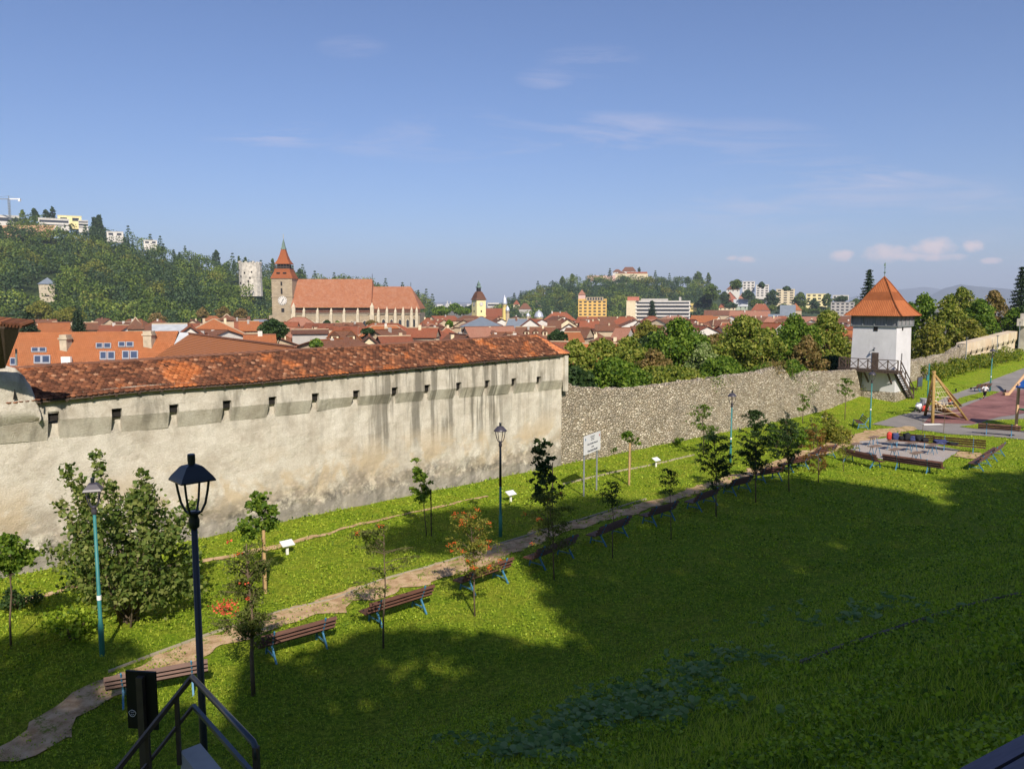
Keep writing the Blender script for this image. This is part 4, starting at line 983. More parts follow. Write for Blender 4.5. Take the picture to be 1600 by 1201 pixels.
# small slatted tables on the pad
proto = None
for i, (u, v, lab) in enumerate(((1336,694,'leftmost small slatted table on the pad'), (1365,684,'small table standing farthest back at the left of the pad'), (1367,698,'small table in front, second from the left on the pad'), (1394.5,689.5,'small table just left of the red bag'),
    (1398,703,'small table in the front middle of the pad'), (1425,691.5,'small table before the bench heaped with bags'), (1432,708,'frontmost small table, right of the middle of the pad'), (1457.5,695.5,'rightmost small slatted table on the pad'))):
    p = at_z(u, v, .62)
    if proto is None:
        t = empty('small_table', (0,0,0), 0); mb = MB()
        for j in range(4): mb.box(-.52, -.20+j*.105, .60, .52, -.20+j*.105+.085, .64)
        mb.build('table_top', MT['table_wood'], t)
        for x in (-.34, .34):
            mb = MB(); mb.bar((x, -.04, .60), (x, -.20, 0), .03, .03, up=(1,0,0)); mb.bar((x, .04, .60), (x, .20, 0), .03, .03, up=(1,0,0)); mb.bar((x, -.2, .585), (x, .2, .585), .03, .03, up=(1,0,0)); mb.build('leg_frame', MT['bench_blue'], t)
        proto = t; o = t
    else: o = copy_tree(proto)
    o.location = (p.x, p.y, G(p.x, p.y)+.04); o.rotation_euler = (0, 0, RZW+.12*math.sin(i*2.1)-.08); tag(o, lab, 'table', 'small slatted tables on the gravel pad')
# bags and clothes on the benches
def lump(name, M_, size, mat, label, cat, seed, group=None, fold=.18):
    bm = bmesh.new(); bmesh.ops.create_icosphere(bm, subdivisions=3, radius=1)
    for v in bm.verts:
        n_ = noise.noise(v.co*1.7+Vector((seed, 0, 0)))*fold*1.6+noise.noise(v.co*4+Vector((seed, 5, 0)))*fold*.7
        c_ = v.co.copy(); e = 0.62
        c_ = Vector([math.copysign(abs(q)**e, q) for q in c_]); c_ *= (1+n_); v.co = Vector((c_.x*size[0], c_.y*size[1], (c_.z+.9)*size[2]))
    me = bpy.data.meshes.new(name); bm.to_mesh(me); bm.free(); me.materials.append(MT[mat]); me.polygons.foreach_set('use_smooth', [True]*len(me.polygons))
    o = bpy.data.objects.new(name, me); COL.objects.link(o); o.matrix_world = M_; return tag(o, label, cat, group)
bpy.context.view_layer.update()
def on(bn, x, y, z, rz=0): return bn.matrix_basis @ Matrix.Translation((x, y, z)) @ Matrix.Rotation(rz, 4, 'Z')
sgn = -1
lump('backpack', on(bags1, 1.35, .1, .46), (.16, .2, .27), 'cloth_red', 'red backpack at the left end of the bag-covered bench', 'bag', 1)
for i, x in enumerate((.95, .6, .25, -.1, -.5, -.85)):
    lump('bag', on(bags1, x, .02+.05*math.sin(i*3), .46, i), (.24-.05*(i % 2), .22, (.24, .15, .27, .18, .22, .13)[i]), 'cloth_black' if i % 3 else 'cloth_navy', ('dark bag next to the red backpack on the bench', 'second dark bag from the red backpack', 'third dark bag from the red backpack', 'fourth dark bag, right of the bench middle', 'fifth dark bag on the bench', 'rightmost dark bag on the covered bench')[i], 'bag', 3+i, 'bags on the bench')
lump('coat', on(bags2, 1.05, .12, .46), (.42, .26, .13), 'cloth_navy', 'navy coat heaped on the bench right of the bags', 'clothes', 21, fold=.35)
lump('bag', on(bags2, .35, .2, .46), (.3, .2, .09), 'cloth_black', 'flat black bag lying in the middle of the bench with the navy coat', 'bag', 22, fold=.3)
# ---------------------------------------------------------------- big white sign
sg = at_g(912, 775); sg2 = at_g(932, 765); d = (sg2-sg); rz = math.atan2(d.y, d.x); wS = d.length
tp = at_d(908, 681, sg.y).z; bt = at_d(909, 709, sg.y).z
s_ = empty('park_sign', sg, rz, 'white sign board on two grey posts with dark lettering, on the lawn before the walls', 'sign')
def hz(v): return at_d(912, v, sg.y).z-sg.z
for x in (0, wS):
    mb = MB(); mb.tube([(x, 0, -.3), (x, 0, hz(684))], .045, 8); mb.build('post', MT['pole_grey'], s_)
z1, z0 = hz(681), hz(710.5); x0, x1 = -.17, wS+.26
mb = MB(); mb.box(x0, -.085, z0, x1, -.05, z1); mb.build('board', MT['sign_white'], s_)
def text_mesh(txt, size, M_, mat, parent, ext=.003, name='lettering'):
    cu = bpy.data.curves.new('t', 'FONT'); cu.body = txt; cu.size = size; cu.align_x = 'CENTER'; cu.extrude = ext; cu.space_line = 1.0; cu.offset = size*.035
    ob = bpy.data.objects.new('t', cu); COL.objects.link(ob); bpy.context.view_layer.update()
    me = bpy.data.meshes.new_from_object(ob.evaluated_get(bpy.context.evaluated_depsgraph_get())); bpy.data.objects.remove(ob)
    me.transform(M_); me.materials.clear(); me.materials.append(mat); o = bpy.data.objects.new(name, me); COL.objects.link(o); o.parent = parent; CH.setdefault(parent.name, []).append(o); return o
Wd = x1-x0; cx = (x0+x1)/2; Hs = z1-z0
def tm(z): return Matrix.Translation((cx, -.09, z)) @ Matrix.Rotation(math.pi/2, 4, 'X')
for (txt, fz, sz) in (('MUNICIPIUL BRASOV', .86, .06), ('CONSILIUL LOCAL', .77, .055), ('PARCUL CETATII', .68, .055), ('Aleea Cadetilor Brasoveni', .47, .125), ('eroi in', .29, .12), ('Primul Razboi Mondial', .10, .14)):
    text_mesh(txt, sz*Hs*1.0, tm(z0+Hs*fz), MT['sign_ink'], s_)
for (fx, m_) in ((.075, 'sign_blue'), (.925, 'sign_red')):
    mb = MB(); X_ = x0+Wd*fx; Z_ = z0+Hs*.80; r = Hs*.065
    mb.add([(X_-r*.8, -.088, Z_+r), (X_+r*.8, -.088, Z_+r), (X_+r*.8, -.088, Z_-.2*r), (X_, -.088, Z_-r*1.25), (X_-r*.8, -.088, Z_-.2*r)], [(0,4,3,2,1)]); mb.build('emblem', MT[m_], s_)
# small plaques along the wall walk
for (u, v, lab) in ((449,866,'small white plaque on a short post left of the twin saplings'), (798,784,'small white plaque right of the lamp with black pole'), (1025,729,'small white plaque behind the staked sapling on the far lawn'), (1288,661,'small white plaque far off beside the yellow shrubs')):
    p = at_g(u, v); t = empty('plaque', p, RZW, lab, 'plaque', 'small plaques along the wall')
    mb = MB(); mb.box(-.05, -.03, -.1, .05, .03, .42); mb.build('post', MT['white_paint'], t)
    mb = MB(); mb.box(-.26, -.17, -.015, .26, .17, .015, Matrix.Translation((0, -.02, .47)) @ Matrix.Rotation(R(28), 4, 'X')); mb.build('panel', MT['sign_white'], t)
# notice board by the tower
nbp = at_g(1432, 611); t = empty('notice_board', nbp, RZW, 'dark two-panel notice board standing against the low rubble wall right of the tower', 'notice board')
def rel(v): return at_d(1437, v, nbp.y).z-nbp.z
wN = 1.25
for x in (.05, wN-.05):
    mb = MB(); mb.bar((x, 0, -.2), (x, 0, rel(603)), .06, .06); mb.build('post', MT['dark_wood'], t)
mb = MB(); mb.box(0, -.08, rel(605), wN, 0, rel(589)); mb.build('frame', MT['dark_wood'], t)
for x in (.07, wN/2+.03):
    mb = MB(); mb.box(x, -.1, rel(604), x+wN/2-.1, -.081, rel(590)); mb.build('panel', MT['skylight_glass'], t)
# pole with loudspeaker box behind the pyramid
p = at_g(1449, 625); mb = MB(); zt = at_d(1449, 568, p.y).z-p.z; mb.tube([(0,0,-.2), (0,0,zt)], .06, 8); mb.box(-.2, -.12, 1.9, 0, .1, 2.4); o = mb.build('pole', MT['lamp_teal']); o.location = p; tag(o, 'teal pole with a small box, behind the wooden climbing frame', 'pole')
# bollards
for (u, v, h, lab) in ((1493.5,612,5.5,'black bollard on the grass edge right of the climbing frame'), (1517,609,4,'small far black bollard between climbing frame and bench'), (1570.5,614,5.5,'black bollard at the foot of the big slanting log')):
    p = at_g(u, v); hh = h*p.y/F*1.0; mb = MB(); mb.lathe([(.07,-.1),(.07,hh*.85),(.085,hh*.86),(.085,hh*.95),(.05,hh)], 10); o = mb.build('bollard', MT['board_black']); o.location = p; tag(o, lab, 'bollard', 'black bollards on the pavement')
# litter bin
p = at_g(1444, 641); mb = MB(); mb.lathe([(.28,0),(.34,.1),(.36,.95),(.40,.96),(.40,1.08),(.33,1.08),(.30,.5),(0.0,.5)], 16); mb.build('litter_bin', MT['skylight_frame']).location = p
bo = bpy.data.objects['litter_bin']; tag(bo, 'grey round litter bin behind the left foot of the climbing frame', 'bin')
# pushchair
p = at_g(1436, 644); t = empty('pushchair', p, .6, 'white pushchair parked on the grass edge by the litter bin', 'pushchair')
mb = MB(); mb.tube([(-.3,-.2,.12),(.25,-.2,.6),(.5,-.2,1.0),(.5,.2,1.0),(.25,.2,.6),(-.3,.2,.12)], .02, 6); mb.tube([(.35,-.2,.12),(.0,-.2,.6)], .02, 6); mb.tube([(.35,.2,.12),(.0,.2,.6)], .02, 6); mb.build('frame', MT['pole_grey'], t)
for (x, y) in ((-.32,-.24),(-.32,.24),(.36,-.24),(.36,.24)):
    mb = MB(); mb.tube([(x,y-.03,.13),(x,y+.03,.13)], .13, 12); mb.build('wheel', MT['tyre_black'], t)
lump('x', Matrix.Identity(4), (.3, .2, .22), 'cloth_white', None, None, 31); o = bpy.data.objects['x']; o.name = 'seat'; o.parent = t; o.location = (-.02, 0, .42); o.rotation_euler = (0, -.5, 0)
p = at_g(1445, 643); lump('bag', Matrix.Translation(p), (.28, .22, .3), 'cloth_red', 'red bag on the ground behind the climbing frame foot', 'bag', 33)
# ---------------------------------------------------------------- climbing pyramid
A_ = at_g(1457, 661.5); B_ = at_g(1513, 657); C_ = at_g(1445, 649); apex = at_d(1459.5, 584, A_.y+1.2)
D_ = at_g(1503, 634)
t = empty('climbing_frame', A_, 0, 'tall wooden log climbing frame with rope net and pale holds on the red surface', 'climbing frame')
def lp(p): return Vector(p)-A_
for q, r in ((A_, .13), (B_, .10), (C_, .13), (D_, .09)):
    mb = MB(); dirn = (lp(apex)-lp(q)); mb.tube([lp(q)-Vector((0,0,.1)), lp(apex)+dirn.normalized()*.25], [r, r*.85], 10); mb.build('leg', MT['log_wood'], t, smooth=True)
base = [lp(C_)+Vector((0,0,.85)), lp(A_).lerp(lp(apex), .14), lp(B_).lerp(lp(apex), .10)]
mb = MB(); mb.tube([lp(C_).lerp(lp(apex), .12), lp(B_).lerp(lp(apex), .05)], .07, 8); mb.tube([lp(A_).lerp(lp(apex), .46), at_d(1498, 651, B_.y+.3)-A_], .08, 8); mb.tube([lp(A_).lerp(lp(apex), .55), lp(C_).lerp(lp(apex), .15)], .07, 8)
mb.tube([lp(C_).lerp(lp(apex), .3), lp(A_).lerp(lp(apex), .62)], .06, 8); mb.build('cross_beam', MT['log_wood'], t, smooth=True)
mb = MB(); a1 = lp(A_).lerp(lp(apex), .44); b1 = at_d(1497, 651, B_.y+.5)-A_; c1 = lp(C_).lerp(lp(B_), .35)+Vector((0,.8,.5)); up = Vector((0,.05,.05))
mb.add([a1, b1, c1, a1+up, b1+up, c1+up], [(0,1,2),(5,4,3),(0,3,4,1),(1,4,5,2),(2,5,3,0)]); mb.build('climbing_panel', MT['log_wood'], t)
mb = MB()
for i in range(7):
    f = .18+.11*i; mb.tube([lp(A_).lerp(lp(apex), f), lp(B_).lerp(lp(apex), f)], .016, 5); mb.tube([lp(A_).lerp(lp(apex), f), lp(C_).lerp(lp(apex), f)], .016, 5)
for i in range(1, 6):
    g_ = i/6; mb.tube([lp(A_).lerp(lp(apex), .25).lerp(lp(B_).lerp(lp(apex), .25), g_), lp(apex).lerp(lp(A_), .05)], .012, 5)
mb.build('rope_net', MT['rope_white'], t)
mb = MB()
for i in range(26):
    f = rnd.uniform(.28, .62); q = lp(A_).lerp(lp(apex), f).lerp((lp(B_) if i % 4 else lp(C_)).lerp(lp(apex), f), rnd.uniform(.05, .6)); r = rnd.uniform(.04, .10)
    mb.lathe([(0,-r*.6),(r,-r*.2),(r*.9,r*.3),(0,r*.6)], 6, q)
mb.build('climbing_hold_set', MT['rope_white'], t)
mb = MB(); q = at_g(1456, 663.5)-A_; mb.box(q.x-.75, q.y-.25, q.z-.05, q.x+.75, q.y+.25, q.z+.07); mb.build('footing', MT['white_paint'], t)
# play tower at the right edge, its long slanting log
p0 = at_g(1607, 677); t = empty('play_tower', p0, 0, 'wooden play tower with green panel and blue roof at the right edge', 'play tower')
H_ = at_d(1593, 607, p0.y).z-p0.z; hb_ = at_d(1593, 600, p0.y).z-p0.z
for (x, y) in ((0,0),(1.5,0),(0,1.5),(1.5,1.5)):
    mb = MB(); mb.bar((x,y,-.1),(x,y,H_+.2), .16, .16); mb.build('post', MT['pale_wood'], t)
zz1 = at_d(1598, 627, p0.y).z-p0.z; zz0 = at_d(1598, 643, p0.y).z-p0.z
mb = MB(); mb.box(.1, -.05, zz0, 1.42, -.01, zz1); mb.box(.05, .05, zz0-.05, 1.45, 1.45, zz0+.05); mb.build('panel', MT['plastic_green'], t)
mb = MB(); mb.add([(-.12,-.2,H_),(1.7,-.2,H_),(1.7,1.7,H_),(-.12,1.7,H_),(.79,-.2,H_+.75),(.79,1.7,H_+.75),(-.12,-.2,H_-.1),(1.7,-.2,H_-.1),(1.7,1.7,H_-.1),(-.12,1.7,H_-.1)], [(0,4,5,3),(1,2,5,4),(0,1,4),(2,3,5),(0,6,7,1),(1,7,8,2),(2,8,9,3),(3,9,6,0),(9,8,7,6)]); mb.build('roof', MT['plastic_blue'], t)
q = at_g(1574, 618); r_ = at_d(1604, 582, q.y+.5); mb = MB(); mb.tube([(0,0,0), r_-q, (r_-q)*2.0], .14, 10); mb.box(-.35, -.2, -.02, .0, .2, .3); o = mb.build('slanting_log', MT['pale_wood']); o.location = q; tag(o, 'long pale log slanting up from the red surface at the right edge', 'log')
# two bare young stems by the pyramid
for (u, v, vt, lab) in ((1441,677,655,'short bare stick planted left of the bag-covered bench'), (1474,677,632,'tall bare stick planted in front of the climbing frame')):
    p = at_g(u, v); h = at_d(u, vt, p.y).z-p.z; mb = MB(); mb.tube([(0,0,-.1), (.03,0,h*.5), (0,0,h)], .018, 6); o = mb.build('stick', MT['bark']); o.location = p; tag(o, lab, 'stick')
# ---------------------------------------------------------------- people
def person(loc, rz, J, label, cloth, s=1.0):
    """one skinned body; J: joint -> (x, y, z, radius); +y forward"""
    E = [('pel','belly'),('belly','chest'),('chest','neck'),('neck','head'),('head','crown'),('chest','shL'),('shL','elL'),('elL','haL'),('chest','shR'),('shR','elR'),('elR','haR'),('pel','hiL'),('hiL','knL'),('knL','anL'),('anL','toL'),('pel','hiR'),('hiR','knR'),('knR','anR'),('anR','toR')]
    ks = list(J); me = bpy.data.meshes.new('person'); me.from_pydata([tuple(c*s for c in J[k_][:3]) for k_ in ks], [(ks.index(a), ks.index(b)) for a, b in E], [])
    o = bpy.data.objects.new('person', me); COL.objects.link(o); o.location = loc; o.rotation_euler = (0, 0, rz)
    m = o.modifiers.new('skin', 'SKIN'); m.use_smooth_shade = True
    for i, k_ in enumerate(ks):
        r = J[k_][3]*s; me.skin_vertices[0].data[i].radius = (r, r); me.skin_vertices[0].data[i].use_root = (k_ == 'pel')
    ss = o.modifiers.new('sub', 'SUBSURF'); ss.levels = 2; ss.render_levels = 2
    me.materials.append(MT['skin']); tag(o, label, 'person')
    for (nm, joints, grow, mat) in cloth:
        jj = [j for j in joints]; e2 = [(jj.index(a), jj.index(b)) for a, b in E if a in jj and b in jj]
        m2 = bpy.data.meshes.new(nm); m2.from_pydata([tuple(c*s for c in J[k_][:3]) for k_ in jj], e2, []); c_ = bpy.data.objects.new(nm, m2); COL.objects.link(c_); c_.parent = o
        c_.modifiers.new('skin', 'SKIN').use_smooth_shade = True
        for i, k_ in enumerate(jj):
            r = (J[k_][3]+grow)*s; m2.skin_vertices[0].data[i].radius = (r, r); m2.skin_vertices[0].data[i].use_root = (i == 0)
        s2 = c_.modifiers.new('sub', 'SUBSURF'); s2.levels = 1; s2.render_levels = 1; m2.materials.append(MT[mat])
    hd = J['crown']; mb = MB(); mb.lathe([(0,-.07*s),(.085*s,-.05*s),(.105*s,0),(.09*s,.06*s),(0,.10*s)], 10, (hd[0]*s, (hd[1]-.03)*s, (hd[2]+.0)*s)); h_ = mb.build('hair', MT['hair_dark'], o, smooth=True)
    return o
runJ = {'pel':(0,0,.88,.12),'belly':(0,.03,1.02,.11),'chest':(0,.08,1.25,.13),'neck':(0,.12,1.40,.05),'head':(0,.15,1.50,.085),'crown':(0,.15,1.60,.08),
 'shL':(-.18,.08,1.34,.055),'elL':(-.26,-.14,1.16,.04),'haL':(-.22,.05,1.0,.03),'shR':(.18,.08,1.34,.055),'elR':(.27,.10,1.10,.04),'haR':(.2,.30,1.2,.03),
 'hiL':(-.1,0,.82,.09),'knL':(-.11,.10,.46,.06),'anL':(-.1,-.02,.08,.04),'toL':(-.1,.14,.04,.035),'hiR':(.1,0,.82,.09),'knR':(.12,-.02,.48,.06),'anR':(.12,-.42,.42,.04),'toR':(.12,-.46,.28,.035)}
pr = at_g(1538, 624); person(pr, R(-60), runJ, 'child running in a white top and black leggings on the pavement', [('shirt', ['pel','belly','chest','shL','elL','shR','elR'], .022, 'cloth_white'), ('leggings', ['pel','hiL','knL','anL','hiR','knR','anR'], .014, 'cloth_black')], s=(at_d(1538, 600, pr.y).z-pr.z)/1.68)
sitJ = {'pel':(0,0,0,.13),'belly':(0,-.05,.16,.12),'chest':(0,-.08,.38,.14),'neck':(0,-.06,.54,.05),'head':(0,-.03,.65,.085),'crown':(0,-.03,.75,.08),
 'shL':(-.19,-.08,.46,.055),'elL':(-.26,.06,.25,.04),'haL':(-.18,.28,.2,.03),'shR':(.19,-.08,.46,.055),'elR':(.26,.06,.25,.04),'haR':(.18,.28,.2,.03),
 'hiL':(-.1,.03,-.02,.10),'knL':(-.12,.45,.03,.065),'anL':(-.12,.62,-.36,.04),'toL':(-.12,.78,-.38,.035),'hiR':(.1,.03,-.02,.10),'knR':(.13,.46,.0,.065),'anR':(.13,.72,-.32,.04),'toR':(.13,.88,-.33,.035)}
bp = at_g(1487, 640); q = at_d(1484.5, 629, D_.y-1.0)
tb = empty('low_bench', (q.x, q.y, G(q.x, q.y)), .3, 'low wooden seat beam behind the climbing frame where a person sits', 'bench'); hseat = q.z-tb.location.z-.12
mb = MB(); mb.bar((-.7,0,hseat-.06),(.7,0,hseat-.06), .3, .1); mb.build('seat', MT['log_wood'], tb)
for x in (-.55,.55):
    mb = MB(); mb.bar((x,0,-.1),(x,0,hseat-.1), .14, .14); mb.build('leg', MT['log_wood'], tb)
person(Vector((q.x, q.y, q.z)), R(-75), sitJ, 'person sitting behind the climbing frame in orange-red top and blue jeans', [('top', ['pel','belly','chest','shL','elL','shR','elR'], .02, 'cloth_orange'), ('jeans', ['pel','hiL','knL','anL','hiR','knR','anR'], .014, 'cloth_jeans')], s=.95)
# ---------------------------------------------------------------- foreground stair, railing and black board
ap = at_d(300, 1057, 9.0); er = at_d(400, 1170, 7.55); er.z = ap.z; lf = at_d(185, 1200, 8.4)
hr = empty('stair_railing', (ap.x, ap.y, ap.z-.95), 0, 'dark metal stair railing with a bent corner at the bottom left', 'railing')
def L_(p): return Vector(p)-hr.location
a, e, l_ = L_(ap), L_(er), L_(lf); ext = a+(l_-a)*1.5
dn = Vector((0,0,-.36)); ld = (l_-a)
mb = MB(); mb.tube([a, e-(e-a).normalized()*.06, e+Vector((0,0,-.04)), e+Vector((0.0,0,-.14))], .034, 10); mb.build('top_rail', MT['rail_paint'], hr, smooth=True)
mb = MB(); mb.bar(a, ext, .05, .05); mb.build('stair_rail', MT['rail_brown'], hr)
mb = MB(); mb.bar(a+dn, e+dn, .045, .045); mb.build('middle_rail', MT['rail_paint'], hr)
mb = MB(); mb.bar(a+dn, ext+dn, .035, .035); mb.build('stair_middle_rail', MT['rail_brown'], hr)
for f in (.22, .62, .98, 1.3):
    q = a+(l_-a)*f; mb = MB(); mb.bar(q, q+Vector((0,0,-.85)), .045, .045); mb.build('baluster', MT['rail_brown'], hr)
mb = MB(); mb.bar(e+Vector((0,0,-.02)), e+Vector((0,0,-1.0)), .06, .06); mb.build('end_post', MT['rail_brown'], hr)
mb = MB(); pz = -.0; d2 = Vector((e-a)).normalized(); n2 = Vector((ld.x, ld.y, 0)).normalized()
P1 = a+Vector((-.03,.12,0)); P2 = a+d2*3.2; P3 = P2+n2*(-2.2); P4 = P1+n2*(-2.2)
vs = [Vector((p.x, p.y, z)) for z in (-2.4, .12) for p in (P1+n2*.0, P2, P3+Vector((3,-1,0)), P4+Vector((3,0,0)))]
st = empty('stair', hr.location, 0, 'grey concrete steps beneath the metal railing at the bottom left', 'stairs')
mb = MB(); P1 = a+Vector((.04,.06,0)); q1 = P1+d2*4; hl_ = Vector((ld.x, ld.y, 0))*.28; q2 = q1+hl_; q3 = P1+hl_
mb.add([(p.x,p.y,z) for z in (-3.,.08) for p in (P1,q1,q2,q3)], [(0,1,2,3),(7,6,5,4),(0,4,5,1),(1,5,6,2),(2,6,7,3),(3,7,4,0)]); mb.build('landing', MT['concrete'], st)
for i in range(6):
    mb = MB(); o1 = a+Vector((ld.x, ld.y, 0))*((i+.05)*.33); z = .02-.21*(i+1)*.9; side = d2*1.6; stp = Vector((ld.x, ld.y, 0))*.36
    mb.add([(p.x,p.y,zz_) for zz_ in (-3.5, z) for p in (o1, o1+side, o1+side+stp, o1+stp)], [(0,1,2,3),(7,6,5,4),(0,4,5,1),(1,5,6,2),(2,6,7,3),(3,7,4,0)]); mb.build('step', MT['concrete'], st)
bb = at_d(222, 1150, 9.9); gz_ = G(bb.x, bb.y); b_ = empty('info_board', (bb.x, bb.y, gz_), -.12, 'black board on a brown post with a small white scrawled face, bottom left', 'sign')
def bz_(v): return at_d(222, v, 9.9).z-gz_
mb = MB(); sc_ = 9.9/F; mb.box(-27*sc_, .04, bz_(1141), 25*sc_, .075, bz_(1051)); mb.build('board', MT['board_black'], b_)
mb = MB(); mb.box(-4*sc_, -.03, -.4, 7*sc_, .04, bz_(1057)); mb.build('post', MT['rail_brown'], b_)
mb = MB(); cxm, czm = -18*sc_, bz_(1117)
ring_ = [(cxm+.048*math.cos(q)*(1+.12*math.sin(3*q)), .036, czm+.042*math.sin(q)*(1-.1*math.cos(2*q))) for q in [i*.35 for i in range(19)]]
mb.tube(ring_, .004, 5); mb.tube([(cxm-.02,.036,czm+.012),(cxm-.008,.036,czm+.02),(cxm+.003,.036,czm+.008)], .003, 5); mb.tube([(cxm+.008,.036,czm+.015),(cxm+.02,.036,czm+.022),(cxm+.028,.036,czm+.01)], .003, 5); mb.tube([(cxm-.022,.036,czm-.01),(cxm,.036,czm-.024),(cxm+.022,.036,czm-.01)], .003, 5)
mb.build('painted_face', MT['white_paint'], b_)
print('MARK objects done')
# ---------------------------------------------------------------- land beyond the wall
def TG(d): return np.interp(d, [0, 60, 100, 200, 350, 500, 900, 3000, 60000], [-3.2, -3.6, -5, -9, -12, -14, -17, -24, -60])
tgrid = []
ds = [0.9, 4, 10, 20, 35, 55, 80, 120, 180, 260, 380, 520, 800, 1300, 2200, 4000, 8000, 15000]
us = list(np.linspace(-90, 260, 26))
V = []; 
for b in ds:
    for w in us:
        ww = w*(1+b/60.0); x, y = xy_of(ww, -b); V.append((x, y, float(TG(max(y, 0)))+(0.0 if b > 1 else 0)))
Fq = [(i*26+j, i*26+j+1, (i+1)*26+j+1, (i+1)*26+j) for i in range(len(ds)-1) for j in range(25)]
tag(np_mesh('town_land', V, Fq, MT['town_ground'], smooth=True), kind='structure')
def tab(pts):
    xs = [p[0] for p in pts]; ys = [p[1] for p in pts]
    return lambda x: float(np.interp(x, xs, ys))
SL = tab([(-700,250),(-260,320),(0,352),(60,355),(120,360),(170,369),(200,378),(240,389),(290,404),(340,410),(380,419),(420,426),(450,428),(480,438),(560,444),(620,458),(655,466),(675,482),(700,500)])
DBL = tab([(-700,400),(-260,430),(340,470),(420,640),(700,700)]); DRL = tab([(-700,760),(-260,780),(0,820),(420,900),(700,950)])
SR = tab([(770,490),(800,472),(820,464),(840,455),(870,446),(900,440),(930,437),(960,435),(1010,436),(1060,441),(1090,440),(1120,452),(1140,456),(1165,452),(1200,458),(1250,463),(1330,470),(1420,478)])
DBR = tab([(770,880),(1420,900)]); DRR = tab([(770,1200),(1000,1300),(1420,1500)])
def hill(S, DB, DR, u, t):
    """t 0 at the foot, 1 at the ridge, beyond 1 down the back"""
    d = DB(u)+(DR(u)-DB(u))*t; zt = CZ+(470-S(u))/F*DR(u)-7; zb = float(TG(DB(u)))-1
    e = max(0, 1-abs(t-1)/1.0) if t > 1 else t
    z = zb+(zt-zb)*(e**0.92)
    z += 3*noise.noise(Vector((u/60., t*3, 0)))*min(1, e*2)*(1 if t < 1 else .3)
    return Vector(((u-800)/F*d, d, z))
def hillmesh(name, S, DB, DR, u0, u1, nu):
    V = []; nt = 24
    for i in range(nu+1):
        u = u0+(u1-u0)*i/nu
        for j in range(nt+1): V.append(hill(S, DB, DR, u, 1.9*j/nt))
    Fq = [(i*(nt+1)+j, (i+1)*(nt+1)+j, (i+1)*(nt+1)+j+1, i*(nt+1)+j+1) for i in range(nu) for j in range(nt)]
    return tag(np_mesh(name, V, Fq, MT['hill_ground'], smooth=True), kind='structure')
hillmesh('hill', SL, DBL, DRL, -700, 700, 100); hillmesh('hill', SR, DBR, DRR, 770, 1420, 60)
# far blue mountains
for (pts, D) in (([(1270,472),(1330,463),(1380,454),(1440,448),(1500,456),(1580,470)], 15000), ([(1400,474),(1440,466),(1470,450),(1496,444),(1520,447),(1570,451),(1640,462),(1760,470)], 10500), ([(560,476),(700,471),(800,473),(900,470),(1100,473),(1260,468),(1400,474)], 14500)):
    f = tab(pts); V = []; n_ = 60; u0, u1 = pts[0][0], pts[-1][0]
    for i in range(n_+1):
        u = u0+(u1-u0)*i/n_
        for j in range(9):
            t = j/8*2; d = D-1200+1200*t; zt = CZ+(470-f(u)+.6*noise.noise(Vector((u/14., 3, 0))))/F*D; z = -60+(zt+60)*(math.sin(min(t, 2-t)*math.pi/2)); V.append(((u-800)/F*d, d, z))
    tag(np_mesh('mountains', V, [(i*9+j, (i+1)*9+j, (i+1)*9+j+1, i*9+j+1) for i in range(n_) for j in range(8)], MT['far_mountain'], smooth=True), kind='structure')

# ---------------------------------------------------------------- foliage builders
def shell_leaves(C, Rr, n, size, flat=1.0, rough=0.55, aspect=0.8):
    """leaf faces over a lumpy ball, facing outwards more or less"""
    d = NR.normal(size=(n, 3)); d[:, 2] = np.abs(d[:, 2])*np.where(NR.uniform(size=n) < .3, -.6, 1); d /= np.linalg.norm(d, axis=1)[:, None]
    rr = Rr*NR.uniform(.72, 1.05, n); P = np.asarray(C)+d*rr[:, None]*np.array([1, 1, flat])
    nn = d+NR.normal(size=(n, 3))*rough; nn /= np.linalg.norm(nn, axis=1)[:, None]
    a = np.cross(nn, NR.normal(size=(n, 3))); a /= np.linalg.norm(a, axis=1)[:, None]; b = np.cross(nn, a)
    s = (size*NR.uniform(.6, 1.3, n))[:, None]
    V = np.stack([P-a*s*.5, P+b*s*.5*aspect, P+a*s*.5, P-b*s*.5*aspect], 1).reshape(-1, 3); return V
def crown_pts(cx, cy, z0, z1, rx, nclump, rc, shape='round', ry=None):
    lob = NR.uniform(-.22, .22, 5); ph = NR.uniform(0, 6, 5); out = []; ry = ry or rx
    for _ in range(nclump*3):
        if len(out) >= nclump: break
        t = NR.uniform(0, 1); an = NR.uniform(0, 2*np.pi)
        prof = {'round': math.sqrt(max(0, 1-(2*t-1)**2))*.95+.08, 'egg': (math.sin(math.pi*min(1, t*.85+.18))**.7), 'cone': (1-t)*.95+.06, 'wide': math.sqrt(max(0, 1-(1.6*t-.6)**2)) if t > .0 else .5}[shape]
        r = math.sqrt(NR.uniform(.25, 1))*prof*(1+sum(lob[q]*math.sin((q+1)*an+ph[q]+2.5*t*(q-1)) for q in range(5)))
        out.append((cx+math.cos(an)*r*rx, cy+math.sin(an)*r*ry, z0+(z1-z0)*t))
    return out
